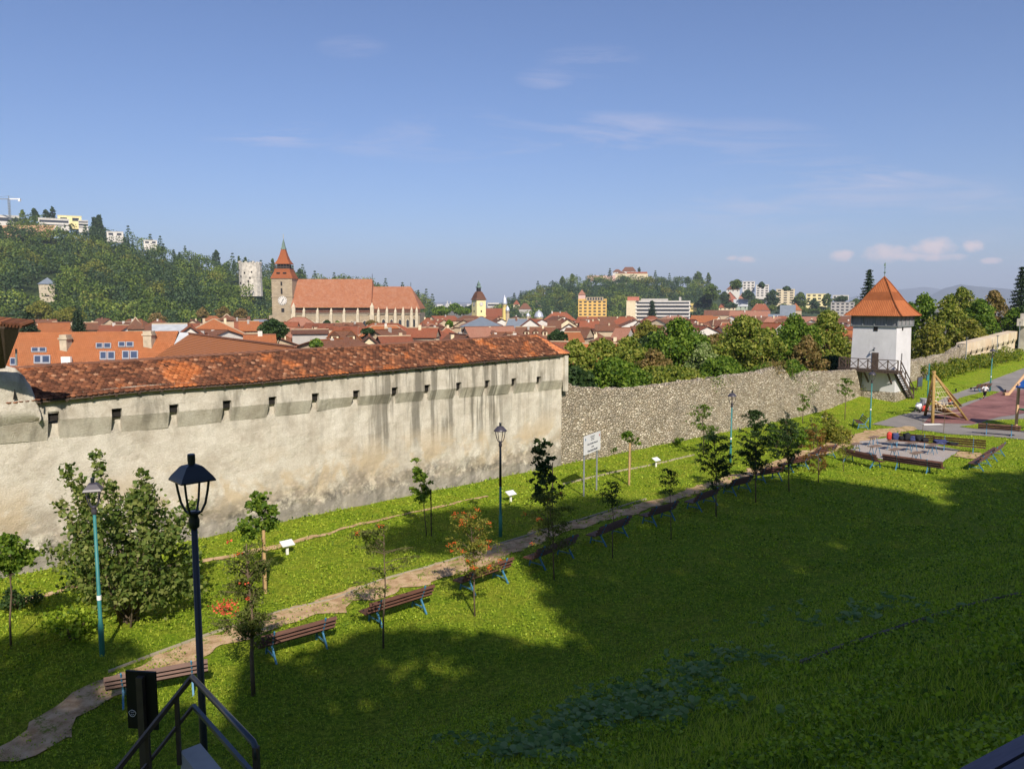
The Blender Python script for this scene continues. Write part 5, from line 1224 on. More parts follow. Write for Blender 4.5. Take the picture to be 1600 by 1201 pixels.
def broad_tree(u, vt, vb, wpx, d, mat, label, group=None, kind='tree', leaf=.27, dens=30, shape='egg', zg=None, nm='tree', trunk=True, nc=None, clump=None, bark='bark_dark'):
    x = (u-800)/F*d; zt = at_d(u, vt, d).z; zb = at_d(u, vb, d).z; rx = wpx/2/F*d
    zg = float(TG(d))-.3 if zg is None else zg
    t = empty(nm, (x, d, zg), NR.uniform(0, 6), label, kind, group); t.rotation_euler = (0, 0, 0)
    rc = clump or max(.5, rx*.27); nc = nc or int(max(18, min(95, 4.6*(rx/rc)**2*(1+(zt-zb)/(2*rx)))))
    cs = crown_pts(0, 0, zb-zg+rc*.6, zt-zg-rc*.75, max(.1, rx-rc*.8), nc, rc, shape)
    Vs = []; 
    for c in cs:
        r = rc*NR.uniform(.45, 1.25); Vs.append(shell_leaves(c, r, int(dens*(r/leaf)**2*.42)+8, leaf*NR.uniform(.9, 1.1), .85, rough=.75))
        
    V = np.concatenate(Vs); np_mesh('crown', V, np.arange(len(V)).reshape(-1, 4), MT[mat], t)
    if trunk:
        mb = MB(); h = zb-zg+(zt-zb)*.55; r0 = max(.12, (zt-zg)*.022); mb.tube([(0,0,-.3), (rx*.03,0,h*.5), (0,rx*.04,h)], [r0, r0*.75, r0*.35], 7)
        for c in cs[::max(1, len(cs)//9)]:
            s_ = NR.uniform(.35, .8); mb.tube([(0,0,h*s_), (c[0]*.5, c[1]*.5, h*s_+(c[2]-h*s_)*.65), c], [r0*.4, r0*.25, r0*.08], 5)
        mb.build('trunk', MT[bark], t)
    return t
def spruce(u, vt, vb, wpx, d, label, group=None, zg=None, mat='leaf_spruce', leaf=None):
    x = (u-800)/F*d; zt = at_d(u, vt, d).z; zg = float(TG(d))-.3 if zg is None else zg; zb = at_d(u, vb, d).z; rx = wpx/2/F*d; H = zt-zb
    t = empty('spruce', (x, d, zg), 0, label, 'tree', group); Vs = []; leaf = leaf or max(.25, H*.035); nl = 19
    mb = MB(); mb.tube([(0,0,-.3), (0,0,zt-zg-.2)], [H*.022, .03], 6); mb.build('trunk', MT['bark_dark'], t)
    for k_ in range(nl):
        f = (k_+.3)/nl; z = zb-zg+H*f; R_ = rx*(1-f)**.9+.15; nb_ = 8
        for j in range(nb_):
            an = j/nb_*6.283+k_*1.3+NR.uniform(-.2, .2); L = R_*NR.uniform(.7, 1.12); m = int(14+L/leaf*6); s_ = NR.uniform(0.12, 1, m)
            P = np.stack([math.cos(an)*L*s_, math.sin(an)*L*s_, z-L*.42*s_+.16*L*s_**3], 1)+NR.normal(size=(m, 3))*leaf*np.array([.42, .42, .28])
            V_, _ = leaf_quads(P, leaf*(1.25-.5*s_), droop=.5, aspect=.55, up=.2); Vs.append(V_)
    V = np.concatenate(Vs); np_mesh('crown', V, np.arange(len(V)).reshape(-1, 4), MT[mat], t); return t
# ---------------------------------------------------------------- woods on the hills
def forest(name, S, DB, DR, u0, u1, label, step_u, rows, mats, leaf, avoid, rad, seed=0):
    Vs = [[] for _ in mats]; 
    for j in range(rows):
        t = (j+.2)/rows*1.04
        n_ = int((u1-u0)/step_u)
        for i in range(n_):
            u = u0+(i+NR.uniform(-.5, .5)+(j % 2)*.5)*step_u; tt = t+NR.uniform(-.4, .4)/rows; p = hill(S, DB, DR, u, max(.0, tt))
            v = 470-(p.z+6-CZ)*F/p.y
            if any(a0 < u < a1 and b0 < v < b1 and tt < tm for a0, a1, b0, b1, tm in avoid): continue
            r = rad*NR.uniform(.65, 1.35); k_ = min(len(mats)-1, int((noise.noise(Vector((u/55., tt*5, 2)))*.7+.45+NR.uniform(-.42, .42))*len(mats))); k_ = max(0, k_)
            con = NR.uniform() < .15; k_ = 0 if con else k_
            if con:
                h = r*2.6
                for q in range(7):
                    f = q/7; Vs[k_].append(shell_leaves((p.x, p.y, p.z+h*.2+h*.8*f), r*.55*(1-f)+.4, 26, leaf, .6))
            else:
                Vs[k_].append(shell_leaves((p.x, p.y, p.z+r*.9), r*.92, int(110*(r/rad)**2), leaf, .95))
                for q in range(4):
                    an = NR.uniform(0, 6.28); Vs[k_].append(shell_leaves((p.x+math.cos(an)*r*.6, p.y+math.sin(an)*r*.6, p.z+r*NR.uniform(.7, 1.5)), r*.5, 34, leaf, .9))
    V = np.concatenate([np.concatenate(v) for v in Vs]); nq = [sum(len(x) for x in v)//4 for v in Vs]
    o = np_mesh(name, V, np.arange(len(V)).reshape(-1, 4), [MT[m] for m in mats]); mi = np.repeat(np.arange(len(mats)), nq); o.data.polygons.foreach_set('material_index', mi.astype(np.int32)); o.data.update()
    return tag(o, label, kind='stuff')
forest('forest', SL, DBL, DRL, -420, 700, 'dense mixed wood covering the hill on the left', 19.5, 19, ['forest_c', 'forest_a', 'forest_c', 'forest_b', 'forest_a', 'forest_d', 'forest_a'], 1.55, [(55,98,428,512,.46),(-50,45,345,358,2),(74,150,342,353,2),(368,412,407,452,.62)], 8.2)
forest('forest', SR, DBR, DRR, 780, 1420, 'dark green wood covering the citadel hill', 12.5, 14, ['forest_c', 'forest_a', 'forest_c', 'forest_b', 'forest_d'], 1.8, [(1115,1400,410,500,2),(915,1015,415,436,2)], 8.0)
# ---------------------------------------------------------------- houses
FOOT = []
def roof_uv(bm, uvl, P_, u_of, sc=1.0):
    f = bm.faces.new([bm.verts.new(p) for p in P_])
    for l_, p in zip(f.loops, P_): l_[uvl].uv = u_of(p)
    return f
def make_roof(parent, W, D, ze, zr, kind, mat, over=.5, name='roof', hipf=None):
    me = bpy.data.meshes.new(name); bm = bmesh.new(); uvl = bm.loops.layers.uv.new('UVMap'); x = W/2+over*.6; y = D/2+over; h = zr-ze
    hl = {'hip': min(W/2, hipf if hipf is not None else D*.45), 'gable': -over*0, 'pyramid': W/2+over*.6, 'front': 0}[kind]
    sl = math.hypot(y, h)
    th = .18
    if kind == 'front':
        rd = [(0, -y, zr), (0, y, zr)]; sl = math.hypot(x, h)
        roof_uv(bm, uvl, [Vector((-x,-y,ze)), Vector((0,-y,zr)), Vector((0,y,zr)), Vector((-x,y,ze))], lambda p: (p.y, (p.z-ze)/h*sl))
        roof_uv(bm, uvl, [Vector((x,y,ze)), Vector((0,y,zr)), Vector((0,-y,zr)), Vector((x,-y,ze))], lambda p: (p.y, (p.z-ze)/h*sl))
        for s in (-1, 1):
            roof_uv(bm, uvl, [Vector((-x,s*y,ze)), Vector((-x,s*y,ze-th)), Vector((0,s*y,zr-th)), Vector((0,s*y,zr))][::s], lambda p: (0, 0)); roof_uv(bm, uvl, [Vector((0,s*y,zr)), Vector((0,s*y,zr-th)), Vector((x,s*y,ze-th)), Vector((x,s*y,ze))][::s], lambda p: (0, 0))
    else:
        r0 = -x+hl; r1 = x-hl
        if kind == 'pyramid': r0 = r1 = 0
        a, b, c, d = Vector((-x,-y,ze)), Vector((x,-y,ze)), Vector((x,y,ze)), Vector((-x,y,ze)); p, q = Vector((r0,0,zr)), Vector((r1,0,zr))
        uf = lambda v: (v.x, (v.z-ze)/h*sl); us_ = lambda v: (v.y, (v.z-ze)/h*math.hypot(max(hl, .1), h))
        if kind == 'pyramid':
            for t_, fn in (((a,b,q),uf), ((b,c,q),us_), ((c,d,q),uf), ((d,a,q),us_)): roof_uv(bm, uvl, t_, fn)
        else:
            roof_uv(bm, uvl, (a,b,q,p), uf); roof_uv(bm, uvl, (c,d,p,q), uf)
            if kind == 'hip': roof_uv(bm, uvl, (b,c,q), us_); roof_uv(bm, uvl, (d,a,p), us_)
    roof_uv(bm, uvl, [Vector((-x,y,ze-th)), Vector((x,y,ze-th)), Vector((x,-y,ze-th)), Vector((-x,-y,ze-th))], lambda p: (0, 0))
    for (a, b) in (((-x,-y),(x,-y)), ((x,-y),(x,y)), ((x,y),(-x,y)), ((-x,y),(-x,-y))): roof_uv(bm, uvl, [Vector((*a,ze-th)), Vector((*b,ze-th)), Vector((*b,ze)), Vector((*a,ze))], lambda p: (0, 0))
    bm.to_mesh(me); bm.free(); me.materials.append(MT[mat]); o = bpy.data.objects.new(name, me); COL.objects.link(o); o.parent = parent; CH.setdefault(parent.name, []).append(o); return o
def house(u0, u1, vr, ve, d, kind, roofm, wallm, label, dep=None, yaw=0.0, chim=0, win=None, dorm=0, name='house', cat='house', group=None, sky=0, hipf=None):
    uc = (u0+u1)/2; W = (u1-u0)/F*d/max(.7, math.cos(yaw)); dep = dep or min(16, max(8, W*.6)); dc = d+dep/2; x = (uc-800)/F*dc
    ze = CZ+(470-ve)/F*d; zr = CZ+(470-vr)/F*(dc if kind != 'front' else d); zg = float(TG(d))-1
    if zr <= ze+.8: zr = ze+.8
    FOOT.append((x, dc, W/2+1, dep/2+1))
    fy = math.atan2(x, dc)
    t = empty(name, (x, dc, zg), -fy+yaw, label, cat, group); ze -= zg; zr -= zg
    mb = MB(); mb.box(-W/2, -dep/2, 0, W/2, dep/2, ze-.1)
    if kind == 'gable':
        for s in (-1, 1):
            X_ = s*(W/2-.02); mb.add([(X_,-dep/2,ze-.12),(X_,dep/2,ze-.12),(X_,0,zr-.25),(X_-s*.3,-dep/2,ze-.12),(X_-s*.3,dep/2,ze-.12),(X_-s*.3,0,zr-.25)], [(0,1,2),(5,4,3),(0,2,5,3),(1,4,5,2)])
    if kind == 'front':
        for s in (-1, 1):
            Y_ = s*(dep/2); mb.add([(-W/2,Y_,ze-.12),(W/2,Y_,ze-.12),(0,Y_,zr-.22),(-W/2,Y_-s*.3,ze-.12),(W/2,Y_-s*.3,ze-.12),(0,Y_-s*.3,zr-.22)], [(0,1,2),(5,4,3),(0,2,5,3),(1,4,5,2)])
    mb.build('wall', MT[wallm], t)
    rf = make_roof(t, W, dep, ze, zr, kind, roofm, hipf=hipf)
    h = zr-ze; mb = MB()
    if d < 420:
        if kind == 'front': mb.bar((0,-dep/2-.4,zr+.05), (0,dep/2+.4,zr+.05), .34, .16)
        elif kind == 'pyramid': mb.bar((-W/2,-dep/2,ze), (0,0,zr+.05), .3, .16); mb.bar((W/2,-dep/2,ze), (0,0,zr+.05), .3, .16)
        else:
            hh_ = (hipf if hipf is not None else dep*.45) if kind == 'hip' else 0; hh_ = min(hh_, W/2); X_ = W/2+.3-hh_; mb.bar((-X_,0,zr+.05), (X_,0,zr+.05), .34, .16)
            if kind == 'hip': mb.bar((X_,0,zr+.04), (W/2+.3,-dep/2-.5,ze+.05), .3, .15); mb.bar((-X_,0,zr+.04), (-W/2-.3,-dep/2-.5,ze+.05), .3, .15)
        mb.build('ridge_tiles', MT[('roof_pink', 'wall_tan', 'roof_orange')[NR.randint(3)]], rf)
    for i in range(chim):
        cx_ = W*(-.32+.64*((i+.5)/chim)+NR.uniform(-.06, .06)); cy_ = NR.uniform(-.25, .1)*dep*.5; mb = MB()
        if kind == 'front': cx_ *= .5
        base = ze+h*.2; mb.box(cx_-.33, cy_-.28, base, cx_+.33, cy_+.28, zr+NR.uniform(-.1, .7)); tp = zr+1.0
        mb.build('chimney', MT[('wall_tan', 'wall_cream', 'wall_grey', 'roof_pink', 'wall_white')[NR.randint(5)]], rf)
    for i in range(dorm):
        cx_ = W*(-.35+.7*(i+.5)/dorm); zz = ze+h*.28; yy = -dep/2*(1-.28)-.1; mb = MB(); mb.box(cx_-.7, yy-.15, zz-.1, cx_+.7, yy+1.5, zz+1.3); dm = mb.build('dormer', MT['wall_cream'], rf)
        mb = MB(); mb.add([(cx_-.9,yy-.3,zz+1.25),(cx_+.9,yy-.3,zz+1.25),(cx_,yy-.3,zz+2.0),(cx_-.9,yy+2.4,zz+1.25),(cx_+.9,yy+2.4,zz+1.25),(cx_,yy+2.4,zz+2.0)], [(0,1,2),(0,2,5,3),(1,4,5,2),(3,5,4)]); mb.box(cx_-.35, yy-.18, zz+.2, cx_+.35, yy-.16, zz+1.1); mb.build('dormer_roof', MT[roofm], rf)
    if win:
        rows, cols = win
        for r in range(rows):
            for c in range(cols):
                cx_ = -W/2+W*(c+.5)/cols; zz = ze-2.3-3.1*r; ww = min(.65, W/cols*.28)
                if zz < 0: continue
                mb = MB(); mb.box(cx_-ww, -dep/2-.05, zz, cx_+ww, -dep/2+.02, zz+1.5); mb.build('window', MT['dark_glass'], t)
    return t
H = house
# big skylight building behind the wall
D1 = 92.; zR = CZ-50/F*D1
bA = empty('long_house', (0, 0, 0), 0, 'long building with an orange tiled roof, roof windows and two chimneys behind the wall', 'building')
aL = at_d(-60, 527, D1+2); aR = at_d(279, 517, D1+8); aL.z = aR.z = zR
def slope_pt(u, v):                                   # on the front roof slope (descends towards the camera, pitch 38 degrees)
    d_ = ray(u, v); rdir = (aR-aL).normalized(); nrm = Vector((rdir.y, -rdir.x, 0)).normalized(); nv = (nrm*math.sin(R(38))+Vector((0,0,math.cos(R(38))))); k_ = (aL-Vector((0,0,CZ))).dot(nv)/d_.dot(nv); return Vector((0,0,CZ))+d_*k_
rdir = (aR-aL).normalized(); ndir = Vector((rdir.y, -rdir.x, 0)); dwn = (ndir*math.cos(R(38))-Vector((0,0,math.sin(R(38)))))
me = bpy.data.meshes.new('roof'); bm = bmesh.new(); uvl = bm.loops.layers.uv.new('UVMap'); Ls = 12.0
pR2 = slope_pt(258, 570); 
f = roof_uv(bm, uvl, [aL, aL+dwn*Ls, pR2+dwn*2.5, aR], lambda p: ((p-aL).dot(rdir), -(p-aL).dot(dwn)))
bk = -ndir*math.cos(R(38))-Vector((0,0,math.sin(R(38)))); roof_uv(bm, uvl, [aL, aR, aR+bk*Ls, aL+bk*Ls], lambda p: ((p-aL).dot(rdir), -(p-aL).dot(bk)))
bm.to_mesh(me); bm.free(); me.materials.append(MT['roof_orange']); ro = bpy.data.objects.new('roof', me); COL.objects.link(ro); ro.parent = bA
mb = MB(); q = [aL+dwn*(Ls-.4), aR+dwn*(Ls-.4), aR+bk*(Ls-.4), aL+bk*(Ls-.4)]; vs = [Vector((p.x, p.y, z)) for z in (-6., q[0].z-.1) for p in q]; mb.add(vs, [(0,1,2,3),(7,6,5,4),(0,4,5,1),(1,5,6,2),(2,6,7,3),(3,7,4,0)]); mb.build('wall', MT['wall_cream'], bA)
nv = (ndir*math.sin(R(38))+Vector((0,0,math.cos(R(38)))))
for (a0, b0, a1, b1) in ((49,544,61,551),(61,544,73,551),(53,556,65,569),(65,556,79,569),(16,560,25,572),(150,537,161,545),(162,537,174,545),(156,550,167,563),(168,550,180,563),(185,535,196,543),(197,535,209,543),(191,549,202,562),(203,549,216,562)):
    P_ = [slope_pt(a0, b1), slope_pt(a1, b1), slope_pt(a1, b0), slope_pt(a0, b0)]; cc = sum(P_, Vector())/4
    mb = MB(); vs = [p+nv*.02 for p in P_]+[p+nv*.16 for p in P_]; mb.add(vs, [(4,5,6,7),(0,1,5,4),(1,2,6,5),(2,3,7,6),(3,0,4,7)]); wf = mb.build('roof_window', MT['skylight_frame'], bA)
    mb = MB(); vs = [cc+(p-cc)*.72+nv*.17 for p in P_]+[cc+(p-cc)*.72+nv*.19 for p in P_]; mb.add(vs, [(4,5,6,7),(0,1,5,4),(1,2,6,5),(2,3,7,6),(3,0,4,7)]); mb.build('pane', MT['skylight_glass'], wf)
for (u, vb, vt, w_) in ((101,545,523,.42),(232,540,517,.5)):
    p = slope_pt(u, vb); z1_ = at_d(u, vt, p.y).z; mb = MB(); mb.box(p.x-w_, p.y-.3, p.z-.8, p.x+w_, p.y+.9, z1_); mb.box(p.x-w_-.12, p.y-.4, z1_-.55, p.x+w_+.12, p.y+1., z1_-.35); mb.build('chimney', MT['old_stone'], bA)
p = slope_pt(105, 567); mb = MB(); mb.box(p.x-.55, p.y-.3, p.z-.1, p.x+.55, p.y+.1, p.z+.75); mb.build('cooling_unit', MT['white_paint'], bA)
# ribbed orange roof to its right, ridge running towards the camera
rA, rB = at_d(291, 522, 101), at_d(462, 543, 70); rA.z = rB.z = 5.9
bB = empty('house', (0, 0, 0), 0, 'building with a ribbed orange roof whose ridge slants down towards the church', 'building')
me = bpy.data.meshes.new('roof'); bm = bmesh.new(); uvl = bm.loops.layers.uv.new('UVMap'); rd = (rB-rA).normalized(); nl = Vector((rd.y, -rd.x, 0))
if nl.x > 0: nl = -nl
dl = (nl*.85-Vector((0,0,.5))).normalized(); dr_ = (-nl*.85-Vector((0,0,.5))).normalized()
roof_uv(bm, uvl, [rA, rA+dl*15, rB+dl*15, rB], lambda p: ((p-rA).dot(rd), (p-rA).dot(dl))); roof_uv(bm, uvl, [rA, rB, rB+dr_*9, rA+dr_*9], lambda p: ((p-rA).dot(rd), (p-rA).dot(dr_)))
bm.to_mesh(me); bm.free(); me.materials.append(MT['ribbed_roof']); ro = bpy.data.objects.new('roof', me); COL.objects.link(ro); ro.parent = bB
mb = MB(); q = [rA+dl*14.5, rB+dl*14.5, rB+dr_*8.5, rA+dr_*8.5]; zt = min(p.z for p in q); vs = [Vector((p.x, p.y, z)) for z in (-6., zt) for p in q]; mb.add(vs, [(0,1,2,3),(7,6,5,4),(0,4,5,1),(1,5,6,2),(2,6,7,3),(3,7,4,0)]); mb.build('wall', MT['wall_cream'], bB)
mb = MB(); m_ = 60
for i in range(m_):
    p = rA.lerp(rB, i/m_); q = rA.lerp(rB, (i+.9)/m_); mb.bar(p+Vector((0,0,.06)), q+Vector((0,0,.09)), .3, .14)
mb.build('ridge_tiles', MT['roof_pink'], bB)
mb = MB(); a = slope_pt(281, 521)+nv*.1; b = slope_pt(258, 571)+nv*.1; a2 = a+Vector((1.7,0.4,-.1)); b2 = b+Vector((.5,.1,-.1)); mb.add([a, b, b2, a2, a+nv*.1, b+nv*.1, b2+nv*.1, a2+nv*.1], [(4,5,6,7),(0,1,5,4),(1,2,6,5),(2,3,7,6),(3,0,4,7)]); mb.build('metal_valley', MT['roof_metal_light'], bB)

# hand placed buildings
H(-20,31,506,513,170,'gable','roof_orange','wall_cream','orange gabled house at the left edge, just behind the long roof', dep=14)
H(66,107,503,521,160,'gable','roof_orange','wall_cream','orange-roofed house with a cream wall between the two small spruces', chim=1, win=(1,4))
H(136,152,503,514,200,'gable','roof_brown','wall_tan','small brown-roofed house right of the dark spruce')
H(202,225,495,513,230,'pyramid','roof_brown','wall_tan','squat brown pyramid-roofed turret house before the wooded hill', dep=6)
H(243,290,505,520,140,'gable','roof_metal_light','wall_white','house with a pale grey metal roof above the long orange roof')
H(280,316,508,524,128,'front','roof_red','wall_white','red gable with a white front right of the metal roof', dep=8)
H(287,384,498,524,215,'hip','roof_orange','wall_tan','wide orange hipped roof left of the church', dep=20, chim=2, hipf=9)
H(346,366,490,499,235,'pyramid','roof_brown','wall_tan','small brown turret roof rising behind the wide orange roof', dep=5)
H(376,404,501,516,245,'gable','roof_orange','wall_tan','bright orange roof behind the tall pale chimney', chim=1)
H(399,420,498,512,330,'gable','roof_grey','wall_grey','narrow grey stone house just left of the church tower', dep=8)
H(431,506,495,515,330,'hip','roof_pink','wall_white','pinkish hipped roof in front of the church tower', dep=16, win=(1,6), hipf=8)
H(384,428,522,534,118,'gable','roof_orange','wall_tan','low orange roof under the round dark tree', dep=7, chim=1)
H(458,512,515,520,190,'gable','roof_brown','wall_grey','big blank grey gable wall below the church', dep=9)
H(500,572,516,541,150,'hip','roof_brown','wall_tan','brown hipped roof with two lit dormers below the church', dep=11, dorm=2, hipf=3)
H(562,640,508,524,230,'hip','roof_orange','wall_tan','wide orange roof below the church choir', dep=13, chim=1, hipf=4)
H(520,566,511,522,255,'gable','roof_red','wall_tan','weathered red roof left of the wide orange roof', chim=2)
H(592,640,524,538,150,'gable','roof_red','wall_tan','low red roof with pale chimneys above the wall roof', chim=2, yaw=.2)
H(560,594,524,541,145,'front','roof_brown','wall_cream','brown gable end below the church choir')
H(655,683,496,508,330,'hip','roof_red','wall_pink','pink house with white corner just right of the church', win=(2,4), chim=2)
H(686,712,509,522,210,'pyramid','roof_red','wall_cream','small red tent roof left of the grey hipped roof', dep=7, chim=1)
H(640,684,511,526,180,'gable','roof_red','wall_tan','red roof carrying a white dish right of the choir', chim=2, yaw=-.15)
H(719,786,494,509,300,'hip','roof_grey','wall_tan','tan building with a big grey hipped roof below the clock tower', dep=18, win=(2,8), hipf=9)
H(786,832,497,520,285,'hip','roof_grey','wall_tan','grey sloping roof just left of the white gable', dep=14, chim=1, hipf=2)
H(800,858,497,519,280,'front','roof_red','wall_white','large white gable right of the clock tower', dep=14)
H(760,785,481,494,640,'gable','roof_red','wall_yellow','red roof behind the yellow clock tower', dep=16)
H(848,900,487,500,480,'hip','roof_red','wall_pink','long red hipped roof right of the silver dome', dep=14, chim=3)
H(856,876,500,512,330,'gable','roof_brown','wall_red','brown-roofed brick house with a row of small windows', win=(1,5))
H(872,906,505,517,290,'front','roof_brown','wall_white','white gabled house below the yellow hotel', chim=1)
H(872,905,518,538,170,'gable','roof_orange','wall_grey','bright orange roof just above the grove, near the wall roof end', yaw=.3)
H(885,922,512,527,215,'gable','roof_brown','wall_tan','dark brown roof right of the round bush', yaw=-.3, chim=1)
H(906,935,500,512,330,'gable','roof_red','wall_white','bright red roof with white chimneys below the yellow hotel', chim=3)
H(930,965,506,516,300,'gable','roof_brown','wall_tan','long dark roof below the yellow hotel', chim=2)
H(950,1006,494,507,400,'hip','roof_red','wall_cream','red roofs between the yellow hotel and the long white block', dep=14, chim=3)
H(963,985,511,530,200,'gable','roof_pink','wall_grey','pale tan roof above the grove', yaw=-.35)
H(985,1012,500,514,300,'front','roof_brown','wall_grey','grey gable left of the big spruce', chim=1)
H(984,1022,514,524,205,'gable','roof_orange','wall_white','orange roof with a white gable left of the grove', yaw=.4)
H(1010,1050,497,510,380,'gable','roof_pink','wall_tan','pinkish roof below the long white block', dep=12)
H(1040,1060,448,458,1050,'gable','roof_brown','wall_tan','small far house beside the right end of the long white block') if False else None
H(1080,1112,492,505,420,'gable','roof_orange','wall_tan','bright orange roof right of the long white block', dep=12)
H(1100,1185,484,492,700,'gable','roof_brown','wall_tan','very long low building with a brownish roof', dep=20)
H(1140,1200,485,494,560,'gable','roof_pink','wall_pink','long pink-roofed building at the foot of the villas', dep=12, chim=2)
H(1190,1226,494,506,430,'hip','roof_pink','wall_white','white house with a pink roof above the grove', win=(1,5), chim=1)
H(1189,1218,504,524,170,'gable','roof_red','wall_white','red roof slope seen in the gap between the two big tree groups', yaw=-.55, dep=10)
H(1200,1222,490,503,500,'gable','roof_grey','wall_grey','grey metal clad hall behind the gap in the trees', dep=10)
H(1218,1240,476,492,640,'gable','roof_grey','wall_white','white house with arched ground floor below the pale tower block', win=(2,4))
H(1232,1250,473,484,700,'pyramid','roof_orange','wall_tan','orange tent-roofed house beside the pale tower block', dep=12)
H(1173,1200,474,484,760,'hip','roof_red','wall_white','white villa with a bright red hipped roof', win=(1,4), chim=2, dep=10)
H(1122,1147,468,480,900,'hip','roof_red','wall_cream','cream villa with a red roof right of the citadel wood', win=(2,4), dep=12)
H(1127,1150,455,468,950,'front','roof_red','wall_red','tall red brick villa with steep gable', dep=12, win=(2,3))
H(1133,1153,442,452,1050,'pyramid','roof_brown','wall_white','white villa with a dark roof high on the slope', dep=12, win=(1,3))
H(1152,1163,457,466,950,'pyramid','roof_pink','wall_tan','small pink-roofed villa between red villa and white block', dep=9)
H(1145,1166,467,478,900,'gable','roof_metal_light','wall_green','pale green house behind the trees of the villa slope', win=(2,3))
def block(u0, u1, vt, vb, d, wallm, label, bands=0, cols=0, name='apartment_block', dep=14, yaw=0., cat='building', band_m='dark_glass', extra=None, balc=True):
    uc = (u0+u1)/2; W = (u1-u0)/F*d; dc = d+dep/2; x = (uc-800)/F*dc; zt = CZ+(470-vt)/F*d; zb = CZ+(470-vb)/F*d; zg = min(zb, zt-4)-(6 if name == 'villa' else 3)
    FOOT.append((x, dc, W/2, dep/2)); t = empty(name, (x, dc, zg), -math.atan2(x, dc)+yaw, label, cat); Hh = zt-zg
    mb = MB(); mb.box(-W/2, -dep/2, 0, W/2, dep/2, Hh); mb.box(-W/2-.3, -dep/2-.3, Hh, W/2+.3, dep/2+.3, Hh+.5); mb.build('wall', MT[wallm], t)
    st = (zt-zb)/max(1, bands) if bands else 3
    for i in range(bands):
        z = Hh-st*(i+.72)
        if cols:
            for j in range(cols):
                cx_ = -W/2+W*(j+.5)/cols; ww = W/cols*.28; mb = MB(); mb.box(cx_-ww, -dep/2-.06, z, cx_+ww, -dep/2+.02, z+st*.48); mb.build('window', MT[band_m], t)
        else:
            mb = MB(); mb.box(-W/2+W*.03, -dep/2-.06, z, W/2-W*.02, -dep/2+.02, z+st*.46); mb.build('window_band', MT[band_m], t)
            if balc: mb = MB(); mb.box(-W/2, -dep/2-1.1, z-st*.38, W/2, -dep/2-.07, z-.1); mb.build('balcony', MT[wallm], t)
    return t, W, Hh, dep
t, W, Hh, dp = block(903, 947, 469, 498, 760, 'wall_ochre', 'tall yellow-ochre hotel block with a grid of windows', 6, 6, 'hotel', dep=16)
mb = MB(); mb.box(-W*.22, -dp/2-.5, Hh, W*.38, dp/2, Hh+3.2); s_ = mb.build('top_floor', MT['wall_tan'], t)
for j in range(6):
    mb = MB(); cx_ = -W*.19+W*.55*(j+.1)/6; mb.box(cx_, -dp/2-.56, Hh+.5, cx_+1.7, -dp/2-.48, Hh+2.7); mb.build('window', MT['dark_glass'], s_)
mb = MB(); mb.box(-W/2, -dp/2-.3, Hh, -W*.24, dp/2, Hh+1.6); mb.box(W*.40, -dp/2-.3, Hh, W/2, dp/2, Hh+1.6); mb.build('parapet', MT['wall_ochre'], t)
H(903,914,452,460,790,'pyramid','roof_pink','wall_pink','little pink roofed pavilion on top behind the yellow hotel', dep=7)
t, W, Hh, dp = block(992, 1076, 470, 499, 760, 'wall_white', 'long white modern block with dark horizontal bands', 5, 0, 'office_block', dep=18)
mb = MB(); mb.box(-W*.4, -4, Hh+.5, W*.1, 5, Hh+2.4); mb.box(W*.3, -3, Hh+.5, W*.34, 2, Hh+4); mb.build('roof_plant', MT['wall_grey'], t)
t, W, Hh, dp = block(978, 992, 470, 496, 758, 'wall_cream', 'blank cream end tower of the long white block', 0, 0, 'office_block', dep=18)
mb = MB(); mb.box(-W*.4, -4, Hh+.5, W*.9, 6, Hh+4.2); mb.build('roof_plant', MT['wall_red'], t)
block(1158,1176,440,452,1000,'wall_white','white terraced villa with open balconies on the slope',3,3,dep=14)
block(1179,1198,445,463,980,'wall_white','white apartment block with a column of balconies',5,3,dep=14)
block(1211,1238,452,474,950,'wall_cream','pale beige apartment block with stacked balconies',6,3,dep=16)
block(1258,1289,459,478,1000,'wall_pale_yellow','light yellow apartment block right of the beige one',4,4,dep=14)
block(1297,1331,472,491,800,'wall_grey','grey-beige block just left of the white tower roof',4,5,dep=14)
block(1299,1322,461,466,1200,'wall_white','low white block above the grey-beige one',1,4,dep=14)
block(1180,1204,463,470,985,'wall_white','white podium wing below the white apartment block',1,0,dep=12)
block(1050,1074,474,480,900,'wall_tan','low tan house at the end of the long white block',1,4,dep=10)
block(1074,1087,474,482,880,'wall_yellow','small yellow house below the citadel wood',1,2,dep=8)
block(820,845,470,483,1050,'wall_tan','beige house under the left end of the citadel hill',2,4,dep=12)
block(762,780,473,479,1300,'wall_white','white hall far behind the clock tower',1,0,dep=20)
H(802,812,468,475,1000,'pyramid','roof_red','wall_cream','tiny red tent roof at the left foot of the citadel hill', dep=10)
H(811,830,473,482,900,'hip','roof_brown','wall_grey','small brown roof below the left foot of the citadel hill', dep=12)
